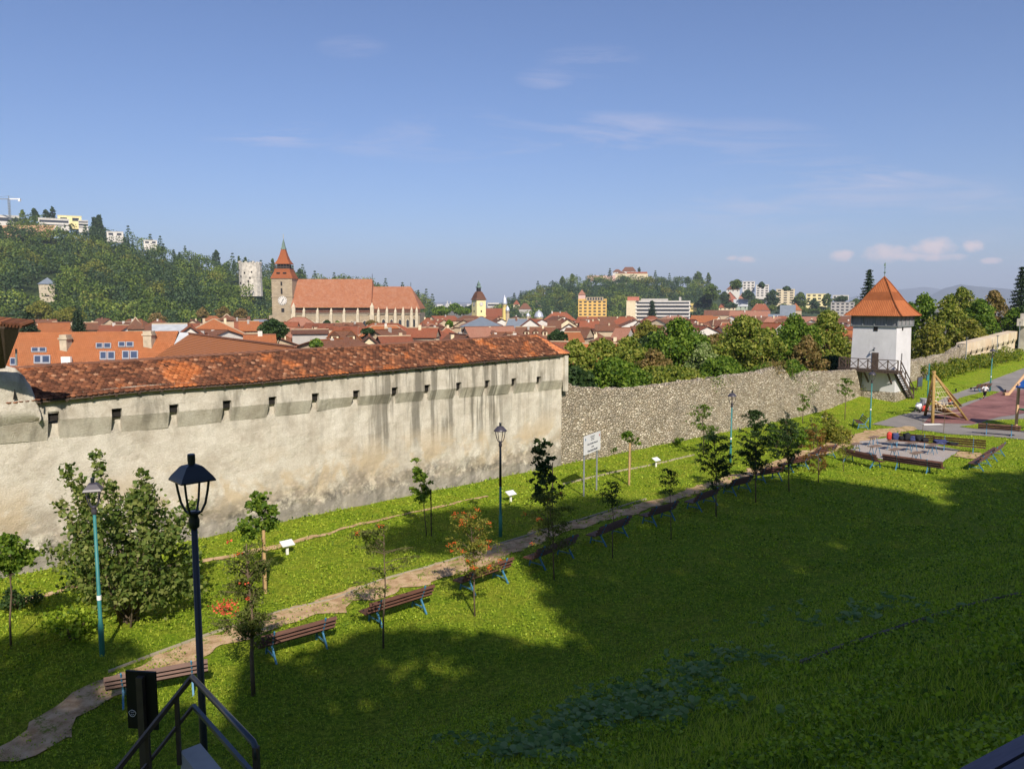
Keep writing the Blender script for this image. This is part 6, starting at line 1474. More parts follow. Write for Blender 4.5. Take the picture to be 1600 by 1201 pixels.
# villas on the left hill
def onhill(S, DB, DR, u, vb):
    best = None
    for i in range(60):
        t_ = i/59*1.05; p = hill(S, DB, DR, u, t_); v = 470-(p.z-CZ)*F/p.y
        if best is None or abs(v-vb) < best[0]: best = (abs(v-vb), p.y)
    return best[1]
dv = 800
block(-40,36,338,350,dv,'wall_white','long white villa at the left edge of the ridge under the crane',1,0,'villa',dep=12,balc=False)
block(75,116,344,352,dv-10,'wall_white','flat-roofed white villa with terrace on the ridge',1,0,'villa',dep=14)
block(104,136,340,350,dv+14,'wall_pale_yellow','yellow villa stepping up behind the white one on the ridge',1,2,'villa',dep=12)
block(134,147,347,356,dv,'wall_white','small white block right of the yellow villa',2,0,'villa',dep=12)
block(177,200,364,371,dv+10,'wall_white','white house right of the ridge spruce',1,2,'villa',dep=10)
block(233,252,377,383,dv+30,'wall_white','white house low on the right of the ridge',1,2,'villa',dep=10)
def banks(u0, u1, v0, v1, d, nm, label):
    a = at_d(u0, v1, d); b = at_d(u1, v1, d); mb = MB(); zt = at_d(u0, v0, d+14).z; n_ = 16; vs = []
    for i in range(n_+1):
        p = a.lerp(b, i/n_); j = noise.noise(Vector((i*.7, d, 0))); vs += [(p.x, p.y+j*2, p.z-4), (p.x, p.y+14, zt+j)]
    mb.add(vs, [(2*i, 2*i+2, 2*i+3, 2*i+1) for i in range(n_)]); tag(mb.build(nm, MT['cut_earth']), kind='structure')
banks(-40, 75, 352, 364, 765, 'slope', None)
# tower crane
p = at_d(17, 362, 790); zt = at_d(17, 306, 790).z; t = empty('tower_crane', p, 0, 'tower crane on the ridge at the far left', 'crane'); Hh = zt-p.z; jz = at_d(17, 311, 790).z-p.z
mb = MB()
for (x, y) in ((-.7,-.7),(.7,-.7),(.7,.7),(-.7,.7)): mb.bar((x,y,-8),(x,y,Hh-3), .28, .28)
for i in range(14):
    z = -6+i*(Hh/14); mb.bar((-.7,-.7,z),(.7,-.7,z+Hh/14), .2, .2); mb.bar((.7,.7,z),(-.7,.7,z+Hh/14), .2, .2)
mb.bar((0,0,Hh-3),(0,0,Hh), .4, .4); mb.build('mast', MT['pole_grey'], t)
mb = MB(); mb.bar((-45,0,jz),(4,0,jz), .7, .7); mb.bar((0,0,Hh),(-24,0,jz), .18, .18); mb.bar((0,0,Hh),(10,0,jz), .18, .18); mb.build('jib', MT['pole_grey'], t)
mb = MB(); mb.bar((1,0,jz),(11.5,0,jz), 1.1, 1.1); mb.box(9.5,-.9,jz-2.4,11.5,.9,jz); mb.build('counter_jib', MT['white_paint'], t)
# stone towers in the wood
d_ = 545; p = at_d(77, 482, d_); zt = at_d(74, 444, d_).z; t = empty('watchtower', (p.x, p.y, p.z-4), .35, 'tan square watchtower with a dark glass tent roof in the wood', 'tower'); h = zt-p.z+4; hw = 12.5/F*d_
mb = MB(); c0 = (0, 0); vs = []
for (s, z) in ((hw*.86, 0), (hw*.82, h*.6), (hw*.86, h)): vs += [(-s,-s,z),(s,-s,z),(s,s,z),(-s,s,z)]
mb.add(vs, [(k_*4+i, k_*4+(i+1)%4, k_*4+4+(i+1)%4, k_*4+4+i) for k_ in range(2) for i in range(4)]+[(8,9,10,11)]); mb.build('wall', MT['old_stone'], t)
mb = MB(); s = hw*.98; mb.add([(-s,-s,h),(s,-s,h),(s,s,h),(-s,s,h),(0,0,h+4.6)], [(0,1,4),(1,2,4),(2,3,4),(3,0,4),(3,2,1,0)]); mb.build('roof', MT['roof_grey'], t)
for (x, z, w_) in ((-.8,h*.86,.25),(1.2,h*.86,.25),(.1,h*.62,1.3),(.4,h*.34,.5)):
    mb = MB(); mb.box(x-w_, -hw*.9, z-.35, x+w_, -hw*.8, z+.35); mb.build('window', MT['void_shade_paint'], t)
mb = MB(); mb.box(-1, -hw-3.2, 1.6, hw+2.5, -hw+.8, 2.6); mb.build('ledge', MT['old_stone'], t)
d_ = 690; p = at_d(392, 452, d_); t = empty('watchtower', (p.x, p.y, p.z-6), -.25, 'broad white ruined watchtower left of the church', 'tower'); h = at_d(392, 411, d_).z-p.z+6; hw = 17.5/F*d_
prof = [(hw*1.0, 0), (hw*.97, h)]; mb = MB(); mb.lathe([(hw*1.02, 0), (hw*.98, h*.55), (hw*1.0, h*.57), (hw*.97, h)], 14)
for i in range(9): an = i*.7; mb.box(math.cos(an)*hw*.9-.8, math.sin(an)*hw*.9-.8, h-.2, math.cos(an)*hw*.9+.8, math.sin(an)*hw*.9+.8, h+NR.uniform(.3, 1.6))
mb.build('wall', MT['pale_stone'], t)
for (an, z) in ((-2.2,.78),(-1.9,.6),(-1.5,.7),(-1.2,.45),(-1.6,.35),(-.9,.72),(-1.05,.55),(-2.0,.4)):
    x, y = math.cos(an)*hw, math.sin(an)*hw; mb = MB(); mb.box(x-.5, y-.25, h*z-.7, x+.5, y+.25, h*z+.7); mb.build('window', MT['void_shade_paint'], t)
# citadel
d_ = 1290
def cit(u0, u1, vr, ve, vb, kind, label, dd=0, wm='wall_white'): 
    t = H(u0, u1, vr, ve, d_+dd, kind, 'roof_brown' if kind != 'gable' else 'roof_red', wm, label, dep=12, win=(1, 4), name='citadel_building', cat='building')
    zg0 = t.location.z; return t
cit(956,970,421,425,440,'hip','left round-cornered citadel building with a brown roof'); cit(970,992,417.5,424,440,'hip','tallest citadel building with a dark red roof', 10); cit(962,978,425,428,440,'hip','low front citadel wing with a red-brown roof', -14); cit(978,1009,425,429,440,'gable','long front citadel wing with a red roof on the right', -12, 'wall_cream')
block(917,960,431,437,d_-16,'wall_pink','reddish ruined citadel rampart left of the white buildings',0,0,'rampart',dep=6); block(960,1010,428,434,d_-22,'wall_cream','cream citadel rampart below the white buildings',0,0,'rampart',dep=6)
# ---------------------------------------------------------------- the church
dC = 480.; k_ = dC/F
ch = empty('church', (at_d(440, 470, dC).x, dC, -16), 0.0, 'great gothic church with a huge orange roof and a clock tower', 'church')
def cx(u): return (u-440)*k_
def cz(v, dd=0): return CZ+(470-v)*(dC+dd)/F+16
mb = MB(); tw0, tw1 = cx(425), cx(457); mb.box(tw0, 0, 0, tw1, 12.5, cz(435)); mb.box(tw0-.3, -.3, cz(463)-.3, tw1+.3, 12.8, cz(463)+.2); mb.build('tower', MT['church_stone'], ch)
mb = MB(); xm = (tw0+tw1)/2; ym = 6.25; hw = (tw1-tw0)/2
def sq(mb, lv, xm=xm, ym=ym):
    vs = []; fs = []
    for (s, z) in lv: vs += [(xm-s,ym-s,z),(xm+s,ym-s,z),(xm+s,ym+s,z),(xm-s,ym+s,z)]
    for q in range(len(lv)-1):
        for i in range(4): fs.append((q*4+i, q*4+(i+1)%4, q*4+4+(i+1)%4, q*4+4+i))
    fs += [(3,2,1,0), tuple(4*(len(lv)-1)+i for i in range(4))]; mb.add(vs, fs)
sq(mb, [(hw+.5, cz(435)), (hw*.98, cz(431)), (hw*.80, cz(425)), (hw*.71, cz(419.5))]); mb.build('lower_roof', MT['tower_tile'], ch)
mb = MB(); sq(mb, [(hw*.55, cz(419.5)), (hw*.55, cz(413))]); mb.build('gallery', MT['void_shade_paint'], ch)
mb = MB(); sq(mb, [(hw*.74, cz(419.6)), (hw*.74, cz(419.0))])
for i in range(6):
    for j in (0, 1):
        mb.box(xm-hw*.7+hw*1.4*i/5-.12, ym-hw*.72+j*hw*1.4, cz(419), xm-hw*.7+hw*1.4*i/5+.12, ym-hw*.72+j*hw*1.4+.24, cz(413))
mb.box(xm-hw*.72, ym-hw*.73, cz(417)-.1, xm+hw*.72, ym-hw*.70, cz(417)+.2); mb.build('gallery_rail', MT['dark_wood'], ch)
mb = MB(); sq(mb, [(hw*.74, cz(412.5)), (hw*.5, cz(406)), (hw*.33, cz(398)), (hw*.20, cz(389.5))]); mb.build('spire_roof', MT['tower_tile'], ch)
mb = MB(); sq(mb, [(hw*.24, cz(389.5)), (hw*.16, cz(386)), (hw*.10, cz(380)), (.08, cz(373))]); mb.build('spire_tip', MT['copper_green'], ch)
mb = MB(); mb.tube([(xm, ym, cz(374)), (xm, ym, cz(366))], .12, 6); mb.build('weather_vane', MT['gold_paint'], ch)
mb = MB(); q = [(math.cos(i/24*6.2832)*2.7, math.sin(i/24*6.2832)*2.7) for i in range(24)]; cu_, cv_ = xm+.2, cz(469)
mb.add([(cu_+a, -.35, cv_+b) for a, b in q]+[(cu_+a, -.02, cv_+b) for a, b in q], [tuple(range(24))]+[(i, (i+1)%24, (i+1)%24+24, i+24) for i in range(24)]); cf = mb.build('clock_face', MT['wall_white'], ch)
mb = MB()
for i in range(12):
    an = i/12*6.2832; mb.bar((cu_+math.cos(an)*2.0, -.4, cv_+math.sin(an)*2.0), (cu_+math.cos(an)*2.5, -.4, cv_+math.sin(an)*2.5), .3, .1, up=(0,1,0))
mb.bar((cu_, -.42, cv_), (cu_+.9, -.42, cv_+1.0), .35, .1, up=(0,1,0)); mb.bar((cu_, -.42, cv_), (cu_-.6, -.42, cv_-1.7), .3, .1, up=(0,1,0)); mb.lathe([(0,0),(1,0),(1,.01),(0,.01)], 8, (cu_, -.4, cv_-100)) if False else None
mb.build('clock_hands', MT['lamp_black'], cf)
for (u, v0, v1, w_) in ((440.5,440,446,.5),(440.5,450,459,.5),(441.5,481,487,.9)):
    mb = MB(); mb.box(cx(u)-w_, -.12, cz(v1), cx(u)+w_, .05, cz(v0)); mb.lathe([(0,0),(0.01,0)], 3, (cx(u), 0, cz(v0))) if False else None; mb.build('tower_window', MT['void_shade_paint'], ch)
for (u) in (435.5, 445.5):
    mb = MB(); mb.box(cx(u)-1.0, ym-hw*.95, cz(427.5), cx(u)+1.0, ym-hw*.6, cz(425.5)); mb.build('roof_hatch', MT['void_shade_paint'], ch)
# nave
def croof(x0, x1, zr_, ze_, ya, yb, hip, name):
    me = bpy.data.meshes.new(name); bm = bmesh.new(); uvl = bm.loops.layers.uv.new('UVMap'); ymid = (ya+yb)/2
    h = zr_-ze_; sl = math.hypot(ymid-ya, h); a, b, c, d = Vector((x0,ya,ze_)), Vector((x1+hip,ya,ze_)), Vector((x1+hip,yb,ze_)), Vector((x0,yb,ze_)); p, q = Vector((x0,ymid,zr_)), Vector((x1,ymid,zr_))
    uf = lambda v: (v.x, (v.z-ze_)/h*sl); roof_uv(bm, uvl, (a,b,q,p), uf); roof_uv(bm, uvl, (c,d,p,q), uf); roof_uv(bm, uvl, (b,c,q), lambda v: (v.y, (v.z-ze_)/h*sl)); roof_uv(bm, uvl, (d,a,p), lambda v: (v.y, v.z))
    bm.to_mesh(me); bm.free(); me.materials.append(MT['church_roof']); o = bpy.data.objects.new(name, me); COL.objects.link(o); o.parent = ch; return o
croof(tw1-.2, cx(572)*1.028, cz(436, 14), cz(480, -3), -4, 30, 2.0, 'nave_roof'); croof(cx(575), cx(633)*1.02, cz(447.5, 14), cz(482, -1.5), -2.5, 28.5, cx(655)-cx(636), 'choir_roof')
mb = MB(); mb.box(tw1+1, -3.2, 0, cx(576), 28, cz(488)); mb.box(cx(576), -2.9, 0, cx(655), 27.5, cz(488)); 
mb.box(tw0-2.5, 1.2, 0, tw0+.1, 20, cz(492)); mb.build('wall', MT['church_stone'], ch)
mb = MB(); z0_, z1_ = cz(488), cz(480.5); x0_, x1_ = tw1+2, cx(656)
mb.add([(x0_,-4.3,z0_),(x1_,-4.3,z0_),(x1_,-1.0,z1_),(x0_,-1.0,z1_),(x0_,1.2,z0_),(x1_,1.2,z0_)], [(0,1,2,3),(0,4,5,1)]); mb.build('aisle_roof', MT['roof_brown'], ch)
mb = MB(); mb.box(x0_, -4.0, cz(488)-.5, x1_, 1.1, cz(488)-.06); mb.box(x0_+6, -3.5, cz(492), cx(576), -3.1, cz(491)); mb.build('cornice', MT['church_trim'], ch)
for (u, tp) in ((461,472),(477,478),(498,479),(519,479),(539,479),(560,479),(582,472),(592,479),(605,478),(618,479),(630,478),(643,478),(651,478)):
    mb = MB(); x = cx(u); w_ = 1.3 if tp == 472 else .85
    mb.box(x-w_, -5.4, 0, x+w_, 1.5, cz(490)); mb.box(x-w_*.8, -4.6, cz(490), x+w_*.8, -2.6, cz(tp+7)); mb.add([(x-w_*.85,-4.7,cz(tp+7)),(x+w_*.85,-4.7,cz(tp+7)),(x+w_*.85,-2.5,cz(tp+7)),(x-w_*.85,-2.5,cz(tp+7)),(x,-3.6,cz(tp))], [(0,1,4),(1,2,4),(2,3,4),(3,0,4)])
    mb.build('buttress', MT['church_trim'], ch)
def lancet(u, v0, v1, w_):
    mb = MB(); x = cx(u); z0, z1 = cz(v1), cz(v0); y = -3.25 if u < 576 else -2.95
    pr_ = [(-w_, z0), (w_, z0), (w_, z1-w_*1.2), (w_*.6, z1-w_*.45), (0, z1), (-w_*.6, z1-w_*.45), (-w_, z1-w_*1.2)]
    fr = [(a*1.35, z0-.3 if b == z0 else b+.35) for a, b in pr_]
    n_ = 7; mb.mi = 0; mb.add([(x+a, y-.12, b) for a, b in fr]+[(x+a, y+.12, b) for a, b in fr], [tuple(range(n_))]+[(i, (i+1)%n_+0, (i+1)%n_+n_, i+n_) for i in range(n_)]); fo = mb.build('window', MT['church_trim'], ch)
    mb = MB(); mb.add([(x+a, y-.2, b) for a, b in pr_]+[(x+a, y-.1, b) for a, b in pr_], [tuple(range(n_))]+[(i, (i+1)%n_+0, (i+1)%n_+n_, i+n_) for i in range(n_)]); mb.build('pane', MT['dark_glass'], fo)
for (u, a, b, w_) in ((489,501,512,1.5),(508,500,512,1.4),(529,500,512,1.4),(550,500.5,513,1.7),(570,500,512,1.2),(599,497.5,508,.85),(611.5,498,510,.8),(624.5,498,508,.85),(636.5,498,510,.8),(645.5,497,515,.9)): lancet(u, a, b, w_)
mb = MB(); mb.tube([(cx(572)*1.028, 13, cz(437,14)), (cx(572)*1.028, 13, cz(428,14))], .14, 5); mb.tube([(cx(633)*1.02, 13, cz(448,14)), (cx(633)*1.02, 13, cz(441,14))], .14, 5); mb.build('roof_spike', MT['lamp_black'], ch)
# clock tower of the council house
dk = 600.; t = empty('clock_tower', (at_d(748, 470, dk).x, dk, -16), .55, 'yellow clock tower with stepped dark roof and green cap', 'tower')
def kz(v): return CZ+(470-v)*dk/F+16
kw = 10.0/F*dk; mb = MB(); xm = ym = 0
sq(mb, [(kw*.80, 0), (kw*.80, kz(468))], 0, 0); sq(mb, [(kw*.86, kz(493)), (kw*.86, kz(492))], 0, 0); mb.build('wall', MT['wall_pale_yellow'], t)
mb = MB(); sq(mb, [(kw*.95, kz(468)), (kw*.82, kz(466)), (kw*.60, kz(460)), (kw*.42, kz(456)), (kw*.30, kz(455))], 0, 0); mb.build('roof', MT['roof_brown'], t)
mb = MB(); sq(mb, [(kw*.26, kz(455)), (kw*.26, kz(449))], 0, 0); mb.build('lantern', MT['void_shade_paint'], t)
mb = MB(); sq(mb, [(kw*.34, kz(449.3)), (kw*.34, kz(448.5)), (kw*.18, kz(446)), (kw*.22, kz(444)), (kw*.08, kz(441)), (.05, kz(438))], 0, 0); mb.build('cap', MT['copper_green'], t)
for yw in (0, math.pi/2):
    mb = MB(); r = 1.6; M_ = Matrix.Rotation(-yw, 4, 'Z') @ Matrix.Translation((0, -kw*.80, kz(474.5)))
    vs = [M_ @ Vector((math.cos(i/16*6.2832)*r, -.15, math.sin(i/16*6.2832)*r)) for i in range(16)]; mb.add(vs, [tuple(range(16))]); cf = mb.build('clock_face', MT['wall_grey'], t)
    mb = MB(); vs = [M_ @ Vector((math.cos(i/16*6.2832)*r*.75, -.22, math.sin(i/16*6.2832)*r*.75)) for i in range(16)]; mb.add(vs, [tuple(range(16))]); mb.build('dial', MT['wall_white'], cf)
    mb = MB(); M2 = Matrix.Rotation(-yw, 4, 'Z'); mb.box(-.5, -kw*.80-.12, kz(487), .5, -kw*.8, kz(484), M2); mb.build('window', MT['void_shade_paint'], t)
# silver domes and orthodox belfry
def dome(u, vt, vb, r_px, d, label, drum='wall_cream', neck=None):
    p = at_d(u, vb, d); t = empty('domed_turret', (p.x, p.y, -14), 0, label, 'tower'); z0 = p.z+14; r = r_px/F*d; h = at_d(u, vt, d).z+14-z0
    mb = MB(); mb.lathe([(r*.92, 0), (r*.92, z0)], 12); mb.build('drum', MT[drum], t)
    mb = MB(); mb.lathe([(r*1.05, z0), (r*1.02, z0+h*.15), (r*.85, z0+h*.5), (r*.5, z0+h*.78), (r*.12, z0+h*.88), (r*.10, z0+h*.95), (r*.02, z0+h*1.05)], 16); mb.build('dome', MT['silver_metal'], t, smooth=True)
    for i in range(8):
        an = i/8*6.2832+.2; x, y = math.cos(an)*r*.9, math.sin(an)*r*.9; mb = MB(); mb.box(-r*.13, -.1, z0-r*1.0, r*.13, .1, z0-r*.25, Matrix.Translation((x, y, 0)) @ Matrix.Rotation(an+math.pi/2, 4, 'Z')); mb.build('window', MT['dark_glass'], t)
dome(842, 484, 496, 7, 430, 'big silver dome right of the white gable', 'wall_pale_yellow'); dome(793, 477, 486, 3.2, 520, 'slim belfry with a small silver dome', 'wall_tan'); dome(788.5, 461, 476, 4, 620, 'tall white-capped church tower right of the clock tower', 'wall_yellow'); dome(825, 488, 494, 3, 440, 'little silver-topped turret left of the big dome', 'wall_cream')
# far city blocks on the plain
for i, (u, v0, v1, w_) in enumerate(((664,473,476,8),(675,474.5,477,7),(688,475,478,9),(700,474,477,6),(706,476.5,479,8),(694,477.5,479.5,10),(717,476,478,9),(683,478,480,8),(733,474.5,477,6))):
    block(u-w_/2, u+w_/2, v0, v1, 3600+i*130, 'wall_white', 'pale far city block on the plain, %s from the left' % ['first','fourth','sixth','eighth','ninth','seventh','tenth','fifth','rightmost'][i], 0, 0, dep=40)
for (u, vt, lab) in ((699,470,'thin white chimney stack on the far plain'),(704,471,'second thin chimney stack on the far plain')):
    p = at_d(u, 480, 3800); mb = MB(); mb.tube([(0,0,0),(0,0,at_d(u, vt, 3800).z-p.z)], [3.2,2.2], 8); o = mb.build('chimney_stack', MT['wall_white']); o.location = p; tag(o, lab, 'chimney')
for (u, v0, v1, w_, lab) in ((1505,466,470,18,'pale far blocks below the blue mountain'),(1551,467,472,12,'whitish far house beside the right spruce'),(1478,468,471,14,'low far blocks right of the white tower roof')):
    block(u-w_/2, u+w_/2, v0, v1, 1700, 'wall_white', lab, 1, 4, dep=20)
# rows of ordinary roofs filling the old town
ORD = ['first','second','third','fourth','fifth','sixth','seventh','eighth','ninth','tenth','eleventh','twelfth','thirteenth','fourteenth','fifteenth']
ROWN = ['nearest','second','third','fourth','fifth','sixth','farthest']
SEC = [(-60,270,'beyond the long orange roof'),(270,420,'left of the church tower'),(420,660,'below the church'),(660,800,'below the clock tower'),(800,900,'around the silver dome'),(900,1000,'below the yellow hotel'),(1000,1330,'behind the big grove')]
rs2 = np.random.RandomState(5)
rows = [(122, 533), (152, 524), (190, 516), (235, 509), (290, 503.5), (365, 498), (455, 493)]
for ri, (d, vr0) in enumerate(rows):
    for (s0, s1, sn) in SEC:
        cnt = 0; u = s0+rs2.uniform(0, 20)
        while u < s1-5:
            wpx = rs2.uniform(9, 16)/d*F; u1 = u+wpx; vr = vr0+rs2.uniform(-2.5, 3.5)*130/d; hgt = rs2.uniform(2.8, 4.6)*F/d; dep = rs2.uniform(8, 12)
            x = ((u+u1)/2-800)/F*(d+5); hit = any(abs(x-a) < (b+wpx/2/F*d)*.8 and abs(d+5-c) < e+5 for a, c, b, e in FOOT)
            blocked = (d < 200 and u < 275) or (ri > 4 and 418 < u1 and u < 665) or (d > 400 and u < 300)
            if not hit and not blocked and cnt < 15:
                kind = ['gable','front','hip','front','gable','hip'][rs2.randint(6)]; rm = ['roof_red','roof_brown','roof_orange','roof_brown','roof_red','roof_brown','roof_pink'][rs2.randint(7)]; wm = ['wall_cream','wall_tan','wall_white','wall_white','wall_tan','wall_cream'][rs2.randint(6)]
                cn = {'roof_red':'red','roof_brown':'brown','roof_orange':'orange','roof_pink':'pinkish'}[rm]; kn = {'gable':'gabled','hip':'hipped','front':'end-on'}[kind]
                H(u, u1, vr, vr+hgt, d, kind, rm, wm, '%s %s roof, %s from left, %s row, %s' % (cn, kn, ORD[cnt], ROWN[ri], sn), dep=dep, yaw=rs2.uniform(-.75, .75), chim=rs2.randint(1, 4) if d < 320 else rs2.randint(0, 3), win=((1, 4) if d < 320 and rs2.uniform() < .5 else None), dorm=rs2.randint(0, 4) if (kind != 'front' and d < 300) else 0, group='roofs of the old town')
                cnt += 1
            u = u1+rs2.uniform(-2, 12)
print('MARK town done')
# ---------------------------------------------------------------- trees in and behind the town
BT = broad_tree
GR = 'trees behind the ruined wall'
for (u, vt, vb, w_, d, mat, lab, kw) in (
 (898,532,612,70,62,'leaf_grove','bushy tree right behind the end of the plastered wall',{}), (940,528,618,76,66,'leaf_grove','yellow-green bushy tree behind the left part of the rubble wall',{}),
 (985,524,612,80,70,'leaf_grove','broad tree with reddish tips, second left of the dark tree',{}), (1022,545,610,60,66,'leaf_rusty','brown-tinged tree left of the tall dark tree',{}),
 (1062,496,600,96,78,'leaf_green','tall rich green tree standing highest in the left grove',{}), (1020,520,560,50,84,'leaf_dark','dark spreading bough tree in the left grove',{}),
 (1100,536,604,62,74,'leaf_vine','tree overgrown by pale flowering creeper',{}), (1163,494,598,104,84,'leaf_grove','wide round tree right of the creeper-covered tree',{}), (1010,500,540,40,120,'leaf_yellow','yellow-green tree top behind the grove beside the big spruce',{}),
 (1120,522,560,60,95,'leaf_rusty','russet tree half hidden behind the creeper tree',{}), (1130,556,612,80,70,'leaf_green','low green tree touching the wall below the creeper',{}), (1195,566,604,44,76,'leaf_green','small green tree at the gap in the grove',{}),
 (1240,488,582,74,90,'leaf_green','tall tree left of the white tower',{}), (1293,486,590,80,92,'leaf_grove','tallest full tree beside the left side of the white tower',{}), (1262,524,600,50,80,'leaf_rusty','withered brown tree in front of the tall trees',{}),
 (1240,562,604,46,77,'leaf_green','low green bush tree above the notch in the wall',{}), (1300,556,600,66,84,'leaf_dark','dark shaded tree behind the gallery of the tower',{}), (1217,528,590,40,84,'leaf_green','dark leafy tree right of the gap',{}),
 (960,560,622,90,58,'leaf_green','low spreading bush behind the wall top',{}), (1050,572,616,110,63,'leaf_grove','long low thicket just behind the wall top',{}), (900,570,620,60,55,'leaf_dark','dark undergrowth tree close behind the plastered wall end',{})):
    BT(u, vt, vb, w_*1.2, d, mat, lab, GR, leaf=.30 if d > 75 else .26, dens=30, **kw)
GR2 = 'trees beyond the far wall'
for (u, vt, vb, w_, d, mat, lab) in ((1440,458,560,64,112,'leaf_green','broad tree immediately right of the white tower roof'), (1480,462,556,70,108,'leaf_grove','leafy tree behind the low rubble wall'), (1498,448,500,52,128,'leaf_grove','thin-topped tree rising behind the far wall'),
 (1528,466,548,68,118,'leaf_green','full tree above the middle of the far wall'), (1548,454,520,46,128,'leaf_rusty','loose brownish tree behind the far wall'), (1583,480,540,54,124,'leaf_green','tree above the right end of the far wall'), (1455,500,575,60,104,'leaf_yellow','yellow-green tree low beside the white tower'), (1605,470,560,60,118,'leaf_dark','dark tree cut by the right edge'), (1512,498,556,70,106,'leaf_yellow','yellowish low tree above the wall joint'), (1420,470,560,40,118,'leaf_green','tree mostly hidden by the white tower')):
    BT(u, vt, vb, w_, d, mat, lab, GR2, leaf=.36, dens=26)
spruce(1353, 420, 500, 46, 118, 'dark spruce peeping out left of the white tower roof'); spruce(1590, 415, 520, 58, 128, 'tall dark spruce at the right edge')
spruce(1018, 470, 520, 26, 480, 'big dark spruce before the long white block', leaf=1.1); spruce(46, 490, 524, 34, 150, 'dark broad conifer left of the cream-walled house', leaf=.6); spruce(124, 486, 526, 26, 150, 'dark spruce right of the cream-walled house', leaf=.5)
BT(427,497,533,54,128,'leaf_dark','round dark green tree in front of the church tower',None,leaf=.4,dens=28); BT(870,514,536,30,160,'leaf_dark','round dark bush tree right of the wall roof',None,leaf=.5)
for i, (u, vt, vb, w_, d, mat, lab) in enumerate(((512,500,512,14,300,'leaf_dark','small tree before the left church buttresses'),(528,501,514,16,300,'leaf_green','second small tree before the church wall'),(581,500,508,18,300,'leaf_rusty','little brown bush below the choir'),(576,512,523,24,190,'leaf_dark','dark shrubs among the roofs below the choir'),
 (494,530,545,22,110,'leaf_green','fresh green bush above the ridge of the wall roof'),(702,500,512,14,280,'leaf_green','green tree among roofs left of the clock tower'),(318,480,498,22,420,'leaf_rusty','left russet tree at the foot of the hill'),(352,478,498,26,420,'leaf_rusty','middle russet tree at the foot of the hill'),(378,481,499,24,420,'leaf_rusty','right russet tree at the foot of the hill'),(247,488,506,28,420,'leaf_rusty','brownish tree behind the turret house'),(66,470,500,44,430,'leaf_yellow','bright yellow-green tree below the watchtower'),(110,480,504,50,420,'leaf_yellow','yellow-green thicket right of the watchtower foot'),
 (690,478,492,34,560,'leaf_green','round tree right of the church, first'),(722,480,492,30,600,'leaf_green','low tree left of the clock tower'),(738,476,488,22,700,'leaf_dark','dark tree top beside the clock tower'),(712,474,486,26,720,'leaf_green','wooded tip between church and clock tower'))):
    BT(u, vt, vb, w_, d, mat, lab, None, leaf=max(.4, d*.0022), dens=26, trunk=d < 450)
RT = 'single trees standing on the ridges'
def ridge_tree(u, vt, w_, S, DB, DR, lab, kind='b', mat='forest_a', t=1.0):
    p = hill(S, DB, DR, u, t); vb = 470-(p.z+2-CZ)*F/p.y
    if kind == 's': return spruce(u, vt, vb, w_, p.y, lab, RT, zg=p.z-2, mat='forest_c', leaf=2.0)
    return BT(u, vt, vb-(vb-vt)*(.45 if kind == 'p' else .1), w_, p.y, mat, lab, RT, leaf=1.3, dens=26, zg=p.z-2)
ridge_tree(66,325,14,SL,DBL,DRL,'lone pine with a bare stem left of the white villa','p','forest_c'); ridge_tree(84,327,12,SL,DBL,DRL,'thin pine left of a pair on the ridge','p','forest_c'); ridge_tree(94,322,10,SL,DBL,DRL,'taller pine of the pair on the ridge','p','forest_c'); ridge_tree(48,328,14,SL,DBL,DRL,'reddish-brown tree by the crane','b','forest_b')
ridge_tree(165,336,26,SL,DBL,DRL,'big dark conifer between the villas and the white house','s'); ridge_tree(158,340,20,SL,DBL,DRL,'conifer touching the big one on the ridge','s'); ridge_tree(343,390,14,SL,DBL,DRL,'flat-topped tree on the falling ridge','b','forest_c')
ridge_tree(378,400,8,SL,DBL,DRL,'left small tree above the white watchtower'); ridge_tree(388,401,8,SL,DBL,DRL,'right small tree above the white watchtower'); ridge_tree(472,420,18,SL,DBL,DRL,'tree on the ridge right of the church spire','b','forest_c'); ridge_tree(430,404,10,SL,DBL,DRL,'tree top behind the church spire')
ridge_tree(997,416,7,SR,DBR,DRR,'slender tree beside the citadel','b','forest_c'); ridge_tree(893,427,9,SR,DBR,DRR,'left tree above the citadel wood','b'); ridge_tree(1088,424,16,SR,DBR,DRR,'tall tree on the right of the citadel hill'); ridge_tree(1104,426,10,SR,DBR,DRR,'slim tree right of the tall one on the citadel hill','b'); ridge_tree(1072,432,12,SR,DBR,DRR,'lower tree left of the tall one on the citadel hill'); ridge_tree(878,431,12,SR,DBR,DRR,'round tree on the left shoulder of the citadel hill')
for i, (u, vt, vb, w_, mat) in enumerate(((1110,444,470,30,'forest_a'),(1130,455,475,16,'forest_c'),(1148,436,452,22,'forest_a'),(1166,452,468,20,'forest_c'),(1180,466,480,26,'forest_a'),(1205,452,478,24,'forest_c'),(1222,474,486,20,'forest_a'),(1248,456,480,26,'forest_a'),(1270,466,482,18,'forest_c'),(1290,458,478,16,'forest_a'),(1312,462,472,22,'forest_c'),(1187,440,450,12,'forest_c'),(1226,447,454,14,'forest_c'),(1140,472,482,20,'forest_c'),(1245,478,488,24,'forest_b'),(1205,476,486,14,'forest_b'),(1335,466,486,26,'forest_a'),(1100,462,482,30,'forest_c'),(1280,480,490,40,'forest_a'))):
    BT(u, vt, vb, w_, 860+12*(i % 4), mat, 'tree number %s from the left among the villas of the right-hand slope' % ['second','fourth','sixth','seventh','eighth','tenth','thirteenth','fifteenth','sixteenth','eighteenth','nineteenth','ninth','twelfth','fifth','fourteenth','eleventh','twentieth','first','seventeenth'][i], 'trees among the hillside villas', leaf=1.4, dens=24, trunk=False, zg=-5)
